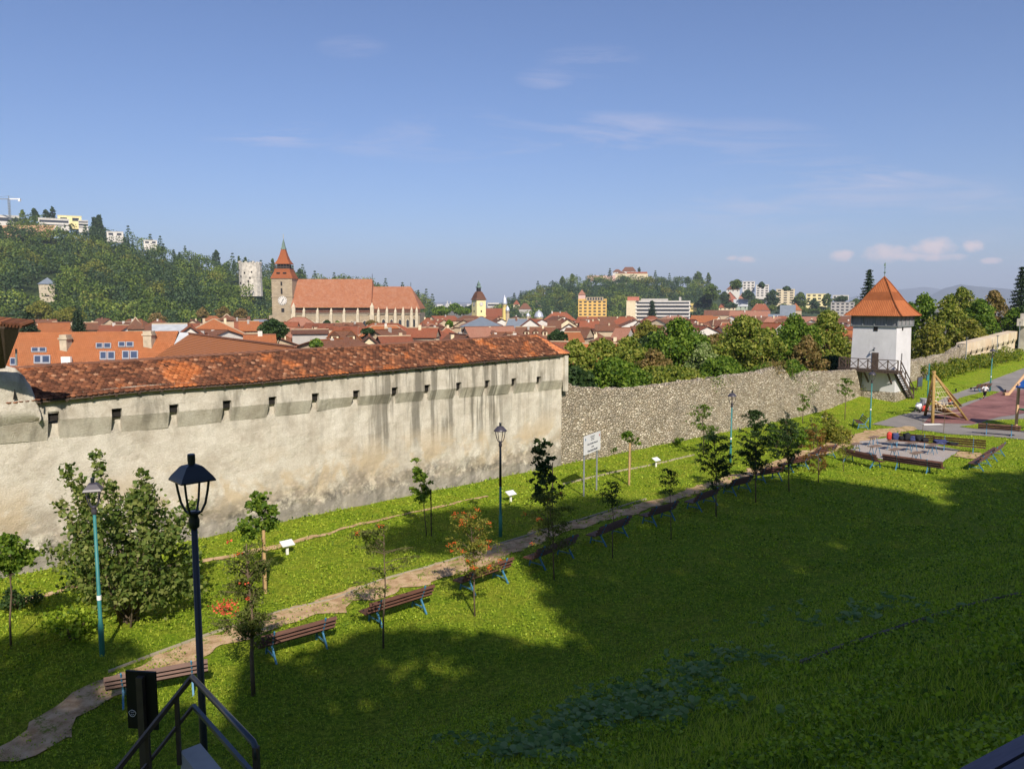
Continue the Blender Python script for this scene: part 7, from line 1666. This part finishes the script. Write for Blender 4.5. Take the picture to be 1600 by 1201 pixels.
# hedge by the road
Vs = []
hp = [(1478,601,3.2),(1500,594,3.4),(1525,587,3.4),(1550,581,3.4),(1575,575,3.2),(1606,565,3.2)]
pts = [at_g(u, v-3) for u, v, _ in hp]; hb = pts[0]; hd_ = tag(empty('hedge', hb, 0), 'yellow-green hedge between the far wall and the road', 'hedge')
for a, b in zip(pts, pts[1:]):
    for i in range(26):
        q = a.lerp(b, NR.uniform()); dn = Vector((-N.x, -N.y, 0))*NR.uniform(.2, 3.0); p = q+dn-hb; p.z = G(q.x+dn.x, q.y+dn.y)-hb.z+NR.uniform(.3, 1.2); Vs.append(shell_leaves(p, .6, 70, .2, .9))
V = np.concatenate(Vs); np_mesh('foliage', V, np.arange(len(V)).reshape(-1, 4), MT['leaf_hedge'], hd_)
mb = MB()
for a, b in zip(pts, pts[1:]):
    for i in range(4): q = a.lerp(b, i/4)+Vector((-N.x, -N.y, 0))*1.4-hb; mb.tube([q+Vector((0,0,-.2)), q+Vector((.1,0,.8))], .05, 5)
mb.build('stems', MT['bark'], hd_)
# ---------------------------------------------------------------- young trees in the park
def sapling(ub, vb, crowns, mat, label, r=.028, stake=None, berries=0, flowers=0, leaf=.11, bare=0, group='young trees in the park', wob=.05, mat2=None, dens=1.0, compound=True):
    """crowns: list of (u, vtop, vbot, width px, number of leaves)"""
    g_ = at_g(ub, vb); d = g_.y; t = empty('young_tree', g_, 0, label, 'tree', group); top = min(c[1] for c in crowns); ct = min(crowns, key=lambda c: c[1])
    pt_ = at_d(ct[0], ct[1]+4, d)-g_; mid = Vector((pt_.x*.45+wob, .03, pt_.z*.5)); mb = MB(); mb.tube([(0,0,-.15), (pt_.x*.2, 0, pt_.z*.25), mid, (pt_.x*.8, 0, pt_.z*.8), pt_], [r*1.25, r, r*.8, r*.5, r*.2], 7); Pall = []
    def tr(z): f = min(1, max(0, z/pt_.z)); return Vector((pt_.x*f+wob*math.sin(f*3.1), .03*math.sin(f*3), z))
    berr = []
    for ci, (u, v0, v1, w_, n) in enumerate(crowns):
        a = at_d(u, v0, d)-g_; b = at_d(u, v1, d)-g_; rx = w_/2/F*d; nb_ = max(7, int(n/26))
        for k_ in range(nb_):
            f = NR.uniform(0, 1)**.8; z = b.z+(a.z-b.z)*(.05+.95*f); an = NR.uniform(0, 6.283); L = rx*(math.sqrt(max(.06, 1-(1.7*f-.7)**2)))*NR.uniform(.6, 1.05)
            s0 = tr(max(b.z*.82, z-L*.7)); e0 = Vector((a.x+math.cos(an)*L, math.sin(an)*L, z-NR.uniform(0, .12)*L)); m0 = s0.lerp(e0, .5)+Vector((0,0,L*.18)); mb.tube([s0, m0, e0], [r*.35, r*.2, r*.08], 4, caps=False)
            m = int(n*dens*2.3/nb_); 
            for sub in range(max(1, m//9)):
                q = (m0.lerp(e0, NR.uniform(0, 1)) if NR.uniform() < .75 else s0.lerp(m0, NR.uniform(.4, 1))); ddir = Vector((NR.normal(), NR.normal(), -.5+NR.normal()*.3)).normalized(); Lc = NR.uniform(.16, .30)*min(1, rx*1.2+.4)
                for s_ in range(9):
                    Pall.append(tuple(q+ddir*(Lc*s_/8)+Vector((NR.normal(), NR.normal(), NR.normal()*.6))*.035))
            if berries and NR.uniform() < berries: berr.append(e0)
    mb.build('trunk', MT['bark'], t, smooth=True)
    V, Fq = leaf_quads(np.array(Pall), leaf*.88*NR.uniform(.7, 1.25, len(Pall)), droop=.5, aspect=.42 if compound else .8, up=.25); np_mesh('crown', V, Fq, MT[mat], t)
    if berr:
        mb = MB()
        for q in berr:
            for _ in range(12): c_ = q+Vector((NR.normal(), NR.normal(), NR.normal()*.6))*.05; mb.lathe([(0,-.016),(.018,0),(0,.016)], 5, c_)
        mb.build('berries', MT['berries'], t)
    for (fu, fv, fr, fn) in (flowers or []):
        c_ = at_d(fu, fv, d-.3)-g_; rr = fr/F*d; P = np.array(c_)+NR.normal(size=(fn, 3))*np.array([rr*.5, rr*.4, rr*.28]); V, Fq = leaf_quads(P, .07, aspect=.9); np_mesh('red_leaves', V, Fq, MT['flowers_red'], t)
    if stake:
        (su, sv0, sv1, wd) = stake; p0 = at_g(su, sv1); p1z = at_d(su, sv0, p0.y).z; mb = MB(); mb.tube([(0,0,-.3), (0,0,p1z-p0.z)], wd, 8); o = mb.build('stake', MT['stake_wood' if wd > .03 else 'bark_dark']); o.location = p0; tag(o, 'wooden stake beside the '+label.split(',')[0][:60], 'stake', 'stakes of the young trees')
    return t
sapling(17,1013,[(12,833,895,92,900),(25,850,880,60,250)],'leaf_green','bushy-headed young tree at the left edge',leaf=.13,compound=False)
sapling(396,1086,[(385,845,905,84,650),(372,905,1000,110,1000),(400,940,985,70,350)],'leaf_rowan','young rowan with a bright red leaf cluster behind the second bench',r=.05,flowers=[(352,948,20,120),(356,845,5,8),(380,911,6,12),(388,933,5,10)],leaf=.105,berries=.02)
sapling(412,925,[(402,768,795,44,240),(395,795,832,84,420),(430,790,812,22,110)],'leaf_green','small tree tied to a thick pale stake by the wall walk',r=.02,stake=(415,828,926,.055),leaf=.15,compound=False)
sapling(599,1012,[(600,818,850,90,170),(560,825,860,46,150),(645,852,885,36,110),(575,880,925,60,160)],'leaf_rowan','sparse slender young tree with a bare stem behind the third bench',r=.026,berries=.1,leaf=.11,bare=1)
sapling(667,836,[(650,712,745,34,170),(655,742,782,46,300),(668,745,770,20,90)],'leaf_green','twin young tree before the streaked part of the wall',r=.02,leaf=.15,stake=(674,765,838,.026),compound=False)
sapling(742,962,[(735,797,850,88,720),(738,840,893,104,820)],'leaf_yellow','young rowan with many orange berries behind the fourth bench',r=.024,berries=.4,leaf=.10)
sapling(858,838,[(846,680,730,36,330),(845,722,792,68,620)],'leaf_dark','tall lopsided young tree right of the black-topped lamp',r=.022,leaf=.15,stake=(863,722,800,.026),compound=False)
sapling(866,905,[(858,765,820,96,950),(862,810,856,84,480)],'leaf_rowan','shaded rowan in front of the fifth bench',r=.024,leaf=.105,berries=.08)
sapling(957,872,[(956,748,800,40,420)],'leaf_dark','small dark sapling at the sixth bench',r=.018,leaf=.11); sapling(1049,842,[(1044,732,775,34,380)],'leaf_dark','small round-headed sapling at the seventh bench',r=.018,leaf=.11)
sapling(984,757,[(986,670,692,34,150),(998,682,694,16,50)],'leaf_green','sapling with few leaves on a thick pale stake beyond the white sign',r=.018,leaf=.16,stake=(983,692,758,.06),compound=False)
sapling(1119,808,[(1116,675,730,74,900),(1120,720,762,60,420)],'leaf_dark','dense dark young tree behind the eighth bench',r=.03,leaf=.13,dens=1.3); sapling(1100,712,[(1096,630,668,56,420),(1106,655,690,40,250)],'leaf_green','lighter young tree against the rubble wall',r=.03,leaf=.16)
sapling(1181,785,[(1178,640,700,58,1000),(1176,695,742,72,800)],'leaf_dark','tallest dark young tree of the row',r=.03,leaf=.14,dens=1.3); sapling(1233,768,[(1228,652,735,72,1400)],'leaf_dark','wide dark young tree right of the tallest one',r=.028,leaf=.14,dens=1.2)
sapling(1279,754,[(1276,660,745,48,900)],'leaf_autumn','young tree with brown autumn leaves near the gravel pad',r=.024,leaf=.13); sapling(1318,736,[(1314,668,712,50,420)],'leaf_yellow','thin yellowish young tree left of the gravel pad',r=.018,leaf=.13)
sapling(1254,662,[(1255,614,640,26,260)],'leaf_green','small tree close to the rubble wall near the plaque',r=.03,leaf=.18); sapling(1320,656,[(1322,590,622,40,420)],'leaf_green','young tree in front of the rubble wall beside the tower lamp',r=.03,leaf=.18); sapling(1272,700,[(1268,648,690,42,500)],'leaf_rowan','olive young tree behind the brown-leaved one',r=.024,leaf=.14)
def shrub(ub, vb, u, vt, wpx, mat, label, n, leaf, hb=0.15, blobs=8, depthf=1.0):
    g_ = at_g(ub, vb); d = g_.y; t = empty('shrub', g_, 0, label, 'shrub'); a = at_d(u, vt, d)-g_; rx = wpx/2/F*d; h = a.z; P = []; mb = MB()
    for k_ in range(blobs):
        an = NR.uniform(0, 6.283); rr = NR.uniform(.1, .75)*rx; c_ = Vector((a.x+math.cos(an)*rr, math.sin(an)*rr*depthf, h*(hb+(1-hb)*NR.uniform(.1, .85)*(1-.5*(rr/rx)**2)))); r = min(rx, h)*NR.uniform(.28, .42); mb.tube([(0,0,-.1), (c_.x*.4, c_.y*.4, c_.z*.5), c_], [.03, .02, .008], 5)
        m = n//blobs; dd = NR.normal(size=(m, 3)); dd /= np.linalg.norm(dd, axis=1)[:, None]; P.append(np.array(c_)+dd*(r*NR.uniform(.35, 1.1, m))[:, None])
    mb.build('stems', MT['bark'], t); P = np.concatenate(P); P = P[P[:, 2] > .02]; V, Fq = leaf_quads(P, leaf, droop=.3, aspect=.85, up=.35); np_mesh('foliage', V, Fq, MT[mat], t); return t
# the big maple bush on the left, with arching leafy shoots
g_ = at_g(205, 968); d = g_.y; t = empty('maple_bush', g_, 0, 'large maple bush against the plastered wall behind the left lamp', 'shrub'); Ps = []; mb = MB()
def bp_(u, v, dy=0.): return at_d(u, v, d+dy)-g_
shoots = [(100,728,.2),(125,745,.1),(148,712,.4),(175,760,.3),(222,738,.1),(235,760,-.2),(205,775,.2),(95,790,-.2),(110,830,-.3),(80,855,.3),(130,800,.4),(160,810,-.4),(190,820,.2),(250,800,.2),(285,800,.1),(300,790,.5),(270,830,-.3),(295,860,.2),(240,850,-.5),(150,860,-.5),(115,880,.1),(180,880,-.6),(220,900,-.6),(270,900,-.3),(300,915,.1),(140,920,-.2),(190,930,-.5),(250,935,-.3),(110,905,.3),(165,900,.5),(215,860,.6),(245,890,.6),(130,850,.6)]
for (u, v, dy) in shoots:
    e0 = bp_(u, v, dy*2.2); s0 = Vector((NR.normal()*.15, NR.normal()*.15, 0)); m0 = s0.lerp(e0, .55)+Vector((NR.normal()*.1, 0, .25)); L = (e0-s0).length; mb.tube([s0, m0, e0], [.035, .02, .006], 5)
    top = v < 800
    for k_ in range(int(26 if top else 17)):
        f = NR.uniform(.45 if top else .6, 1.03); q = (s0.lerp(m0, f*2) if f < .5 else m0.lerp(e0, (f-.5)*2)); rr = (.16+.30*(1-f)) if top else .36
        m = 13; Ps.append(np.array(q)+NR.normal(size=(m, 3))*rr*np.array([1, 1, .75])*.62)
P = np.concatenate(Ps); P = P[P[:, 2] > .05]; V, Fq = leaf_quads(P, .145*NR.uniform(.7, 1.3, len(P)), droop=.4, aspect=.95, up=.4); np_mesh('foliage', V, Fq, MT['leaf_maple'], t); mb.build('stems', MT['bark'], t, smooth=True)
shrub(1300,690,1300,648,70,'leaf_yellow','yellow shrub thicket left of the tower lamp',1500,.2); shrub(1252,700,1250,668,60,'leaf_green','green shrub behind the olive young tree',900,.2); shrub(1213,700,1210,660,50,'leaf_green','bright shrub near the rubble wall',700,.2); shrub(1060,694,1060,678,20,'leaf_green','little shrub at the foot of the rubble wall',260,.14); shrub(960,710,958,698,24,'leaf_green','low weeds at the wall foot beyond the sign',220,.14)
shrub(115,1000,95,955,110,'leaf_clover','low leafy thicket in front of the maple bush',900,.12,blobs=10); shrub(28,950,20,920,90,'leaf_dark','dark low bush at the left edge',700,.1); shrub(300,900,300,860,60,'leaf_clover','low green bush right of the maple bush',600,.11)
shrub(1255,580,1196,578,60,'leaf_rusty','dry brown growth on top of the rubble wall',500,.16) if False else None
for (u, v, mt_, lab, n) in ((1212,566,'leaf_rusty','dry brown bush on the crest of the rubble wall',420),(1238,578,'leaf_green','green tuft in the notch of the rubble wall',300),(1115,588,'leaf_green','creeper tuft on the crest of the rubble wall',260),(1260,600,'leaf_green','hanging creeper right of the notch',220),(1345,600,'leaf_yellow','ivy climbing at the tower foot',420)):
    p = at_n(u, v+5, -.1); t = empty('wall_plant', p, 0, lab, 'plant', 'plants on the rubble wall'); P = NR.normal(size=(n, 3))*np.array([.55, .3, .35]); V, Fq = leaf_quads(P, .15); np_mesh('leaves', V, Fq, MT[mt_], t); mb = MB(); mb.tube([(0,0,-.5),(0,0,.3)], .03, 5); mb.build('stem', MT['bark'], t)
# broad-leaved weeds on the shaded slope
rsw = np.random.RandomState(9); Vw = []
for (u, v, a_, b_, n) in ((870,1150,60,34,80),(930,1118,60,26,70),(1000,1088,60,20,56),(1080,1052,56,16,50),(850,1175,60,22,45),(1010,1120,70,24,45),(780,1165,80,24,35),(1150,1030,90,20,35),(1330,960,180,24,50),(1060,1100,120,40,50)):
    for _ in range(n):
        p = at_g(u+rsw.normal()*a_*.5, v+rsw.normal()*b_*.5); nl_ = rsw.randint(3, 7)
        for k_ in range(nl_):
            an = rsw.uniform(0, 6.283); L = rsw.uniform(.08, .19)*(1.0 if v > 1000 else 1.2); el_ = rsw.uniform(.1, .9); dv_ = Vector((math.cos(an)*math.cos(el_), math.sin(an)*math.cos(el_), math.sin(el_)*.8)); sd_ = Vector((-math.sin(an), math.cos(an), 0)); b0 = Vector((p.x, p.y, p.z+.02))+Vector((0,0,rsw.uniform(0,.12)))
            up_ = Vector((0,0,L*.12)); pts_ = [b0, b0+dv_*L*.3+sd_*L*.32+up_, b0+dv_*L*.75+sd_*L*.25, b0+dv_*L-up_, b0+dv_*L*.75-sd_*L*.25, b0+dv_*L*.3-sd_*L*.32+up_]
            Vw.append(pts_)
V = np.array([[tuple(p) for p in q] for q in Vw]).reshape(-1, 3); n_ = len(Vw)
tag(np_mesh('weeds', V, np.arange(6*n_).reshape(n_, 6), MT['leaf_weed'], k=6), 'broad-leaved weeds on the shaded slope at the bottom centre', kind='stuff')
print('MARK plants done')
# ---------------------------------------------------------------- the wooded hillside behind the viewer, whose trees shade the lawn
SHADE = [(590,862),(620,825),(690,803),(790,797),(860,797),(900,777),(960,782),(1020,787),(1080,767),(1150,757),(1250,748),(1330,757),(1400,768),(1455,783),(1500,775),(1480,752),(1530,742),(1640,738),(1900,760),(1900,1300),(150,1300),(215,1125),(330,1132),(395,1112),(430,1062),(500,1030),(560,992),(650,978),(700,1000),(760,995),(860,1022),(915,1010),(905,985),(850,940),(842,895),(830,868),(700,862)]
SH2 = [(-120,1015),(0,1010),(70,998),(135,985),(175,1018),(205,1036),(170,1056),(130,1075),(190,1120),(175,1300),(-150,1300)]
HOLES = [(1570,1085,40,16),(1462,1046,16,6),(1592,1042,16,7),(1290,850,26,6),(1130,838,20,5),(640,1048,34,14),(700,1062,26,10),(560,1100,26,10),(740,1040,18,8),(610,985,16,6),(520,1130,30,10),(1480,790,30,5),(1540,765,24,4)]
def in_shade(u, v):
    if any(((u-a)/c)**2+((v-b)/e)**2 < 1 for a, b, c, e in HOLES): return False
    return inside(SHADE, u, v) or inside(SH2, u, v)
def proj(p):
    q = Vector(p)-Vector((0,0,CZ)); fz = q.y*CP-q.z*SPt
    if fz < .2: return None
    return 800+F*q.x/fz, 600.5-F*(q.y*SPt+q.z*CP)/fz
targets = []; stp = 0.85
for iw in range(-60, 90):
    for jn in range(0, 60):
        w = iw*stp*.9+rnd.uniform(-.2, .2); n_ = jn*stp+rnd.uniform(-.2, .2); x, y = xy_of(w, n_)
        if y < 1.5: continue
        z = Gwn(w, n_); uv = proj((x, y, z))
        if uv is None or not (-170 < uv[0] < 1850 and uv[1] < 1290):
            continue
        if in_shade(*uv): targets.append((Vector((x, y, z)), 1))
for (u, v, d_) in ((312,712,10.6),(312,760,10.6),(314,830,10.6),(315,900,10.6),(316,1000,10.6),(318,1100,10.6),(300,1057,9),(350,1110,8.3),(400,1170,7.5),(220,1090,9.9),(222,1140,9.9),(240,1130,8.7)):
    targets.append((at_d(u, v, d_), 2))
trunks = []; rs3 = np.random.RandomState(3); tries = 0
cl = []
for P_, kd in targets:
    for rep in range(3 if kd == 1 else 4):
        for _ in range(12):
            h = rs3.uniform(4, 30); tpar = None
            # walk along the sun ray until it stands h above the hillside behind the camera
            t0 = (P_.y+2.5)/(-SUN.y); t_ = t0+rs3.uniform(0, 34); q = P_+SUN*t_; g0 = G(q.x, q.y); hh = q.z-g0
            if 3.5 < hh < 31 and q.y < -2.2: cl.append(q); break
print('SHADE targets', len(targets), 'clumps', len(cl))
cl = [c for c in cl]
keys = {}
for c in cl: keys.setdefault((int(math.floor(c.x/8.5)), int(math.floor(c.y/8.5))), []).append(c)
nt = 0
for (a, b), L in sorted(keys.items()):
    cxm_ = sum(c.x for c in L)/len(L); cym_ = sum(c.y for c in L)/len(L); zg = G(cxm_, cym_); top = max(c.z for c in L); base = Vector((cxm_, cym_, zg))
    t = empty('forest_tree', base, 0, 'tall tree on the wooded slope behind the viewer', 'tree', 'trees on the slope behind the viewer'); Vs = []
    for c in L: Vs.append(shell_leaves(c-base, .62, 26, .42, .9, rough=1.2))
    V = np.concatenate(Vs); np_mesh('crown', V, np.arange(len(V)).reshape(-1, 4), MT['leaf_green'], t)
    mb = MB(); mb.tube([(0,0,-.5), (0,0,(top-zg)*.5)], [.16, .05], 7); mb.build('trunk', MT['bark_dark'], t); nt += 1
print('SHADE trees', nt)
# ---------------------------------------------------------------- haze
mb = MB(); mb.box(-14000, -300, -75, 14000, 17500, 620); hz_ = mb.build('haze', []); m = bpy.data.materials.new('haze'); m.use_nodes = True; m.node_tree.nodes.clear()
o_ = m.node_tree.nodes.new('ShaderNodeOutputMaterial'); v_ = m.node_tree.nodes.new('ShaderNodeVolumePrincipled'); v_.inputs['Color'].default_value = (0.70, 0.80, 1.0, 1); v_.inputs['Density'].default_value = 0.00010; v_.inputs['Anisotropy'].default_value = 0.0
m.node_tree.links.new(v_.outputs[0], o_.inputs['Volume']); hz_.data.materials.append(m); tag(hz_, kind='stuff')
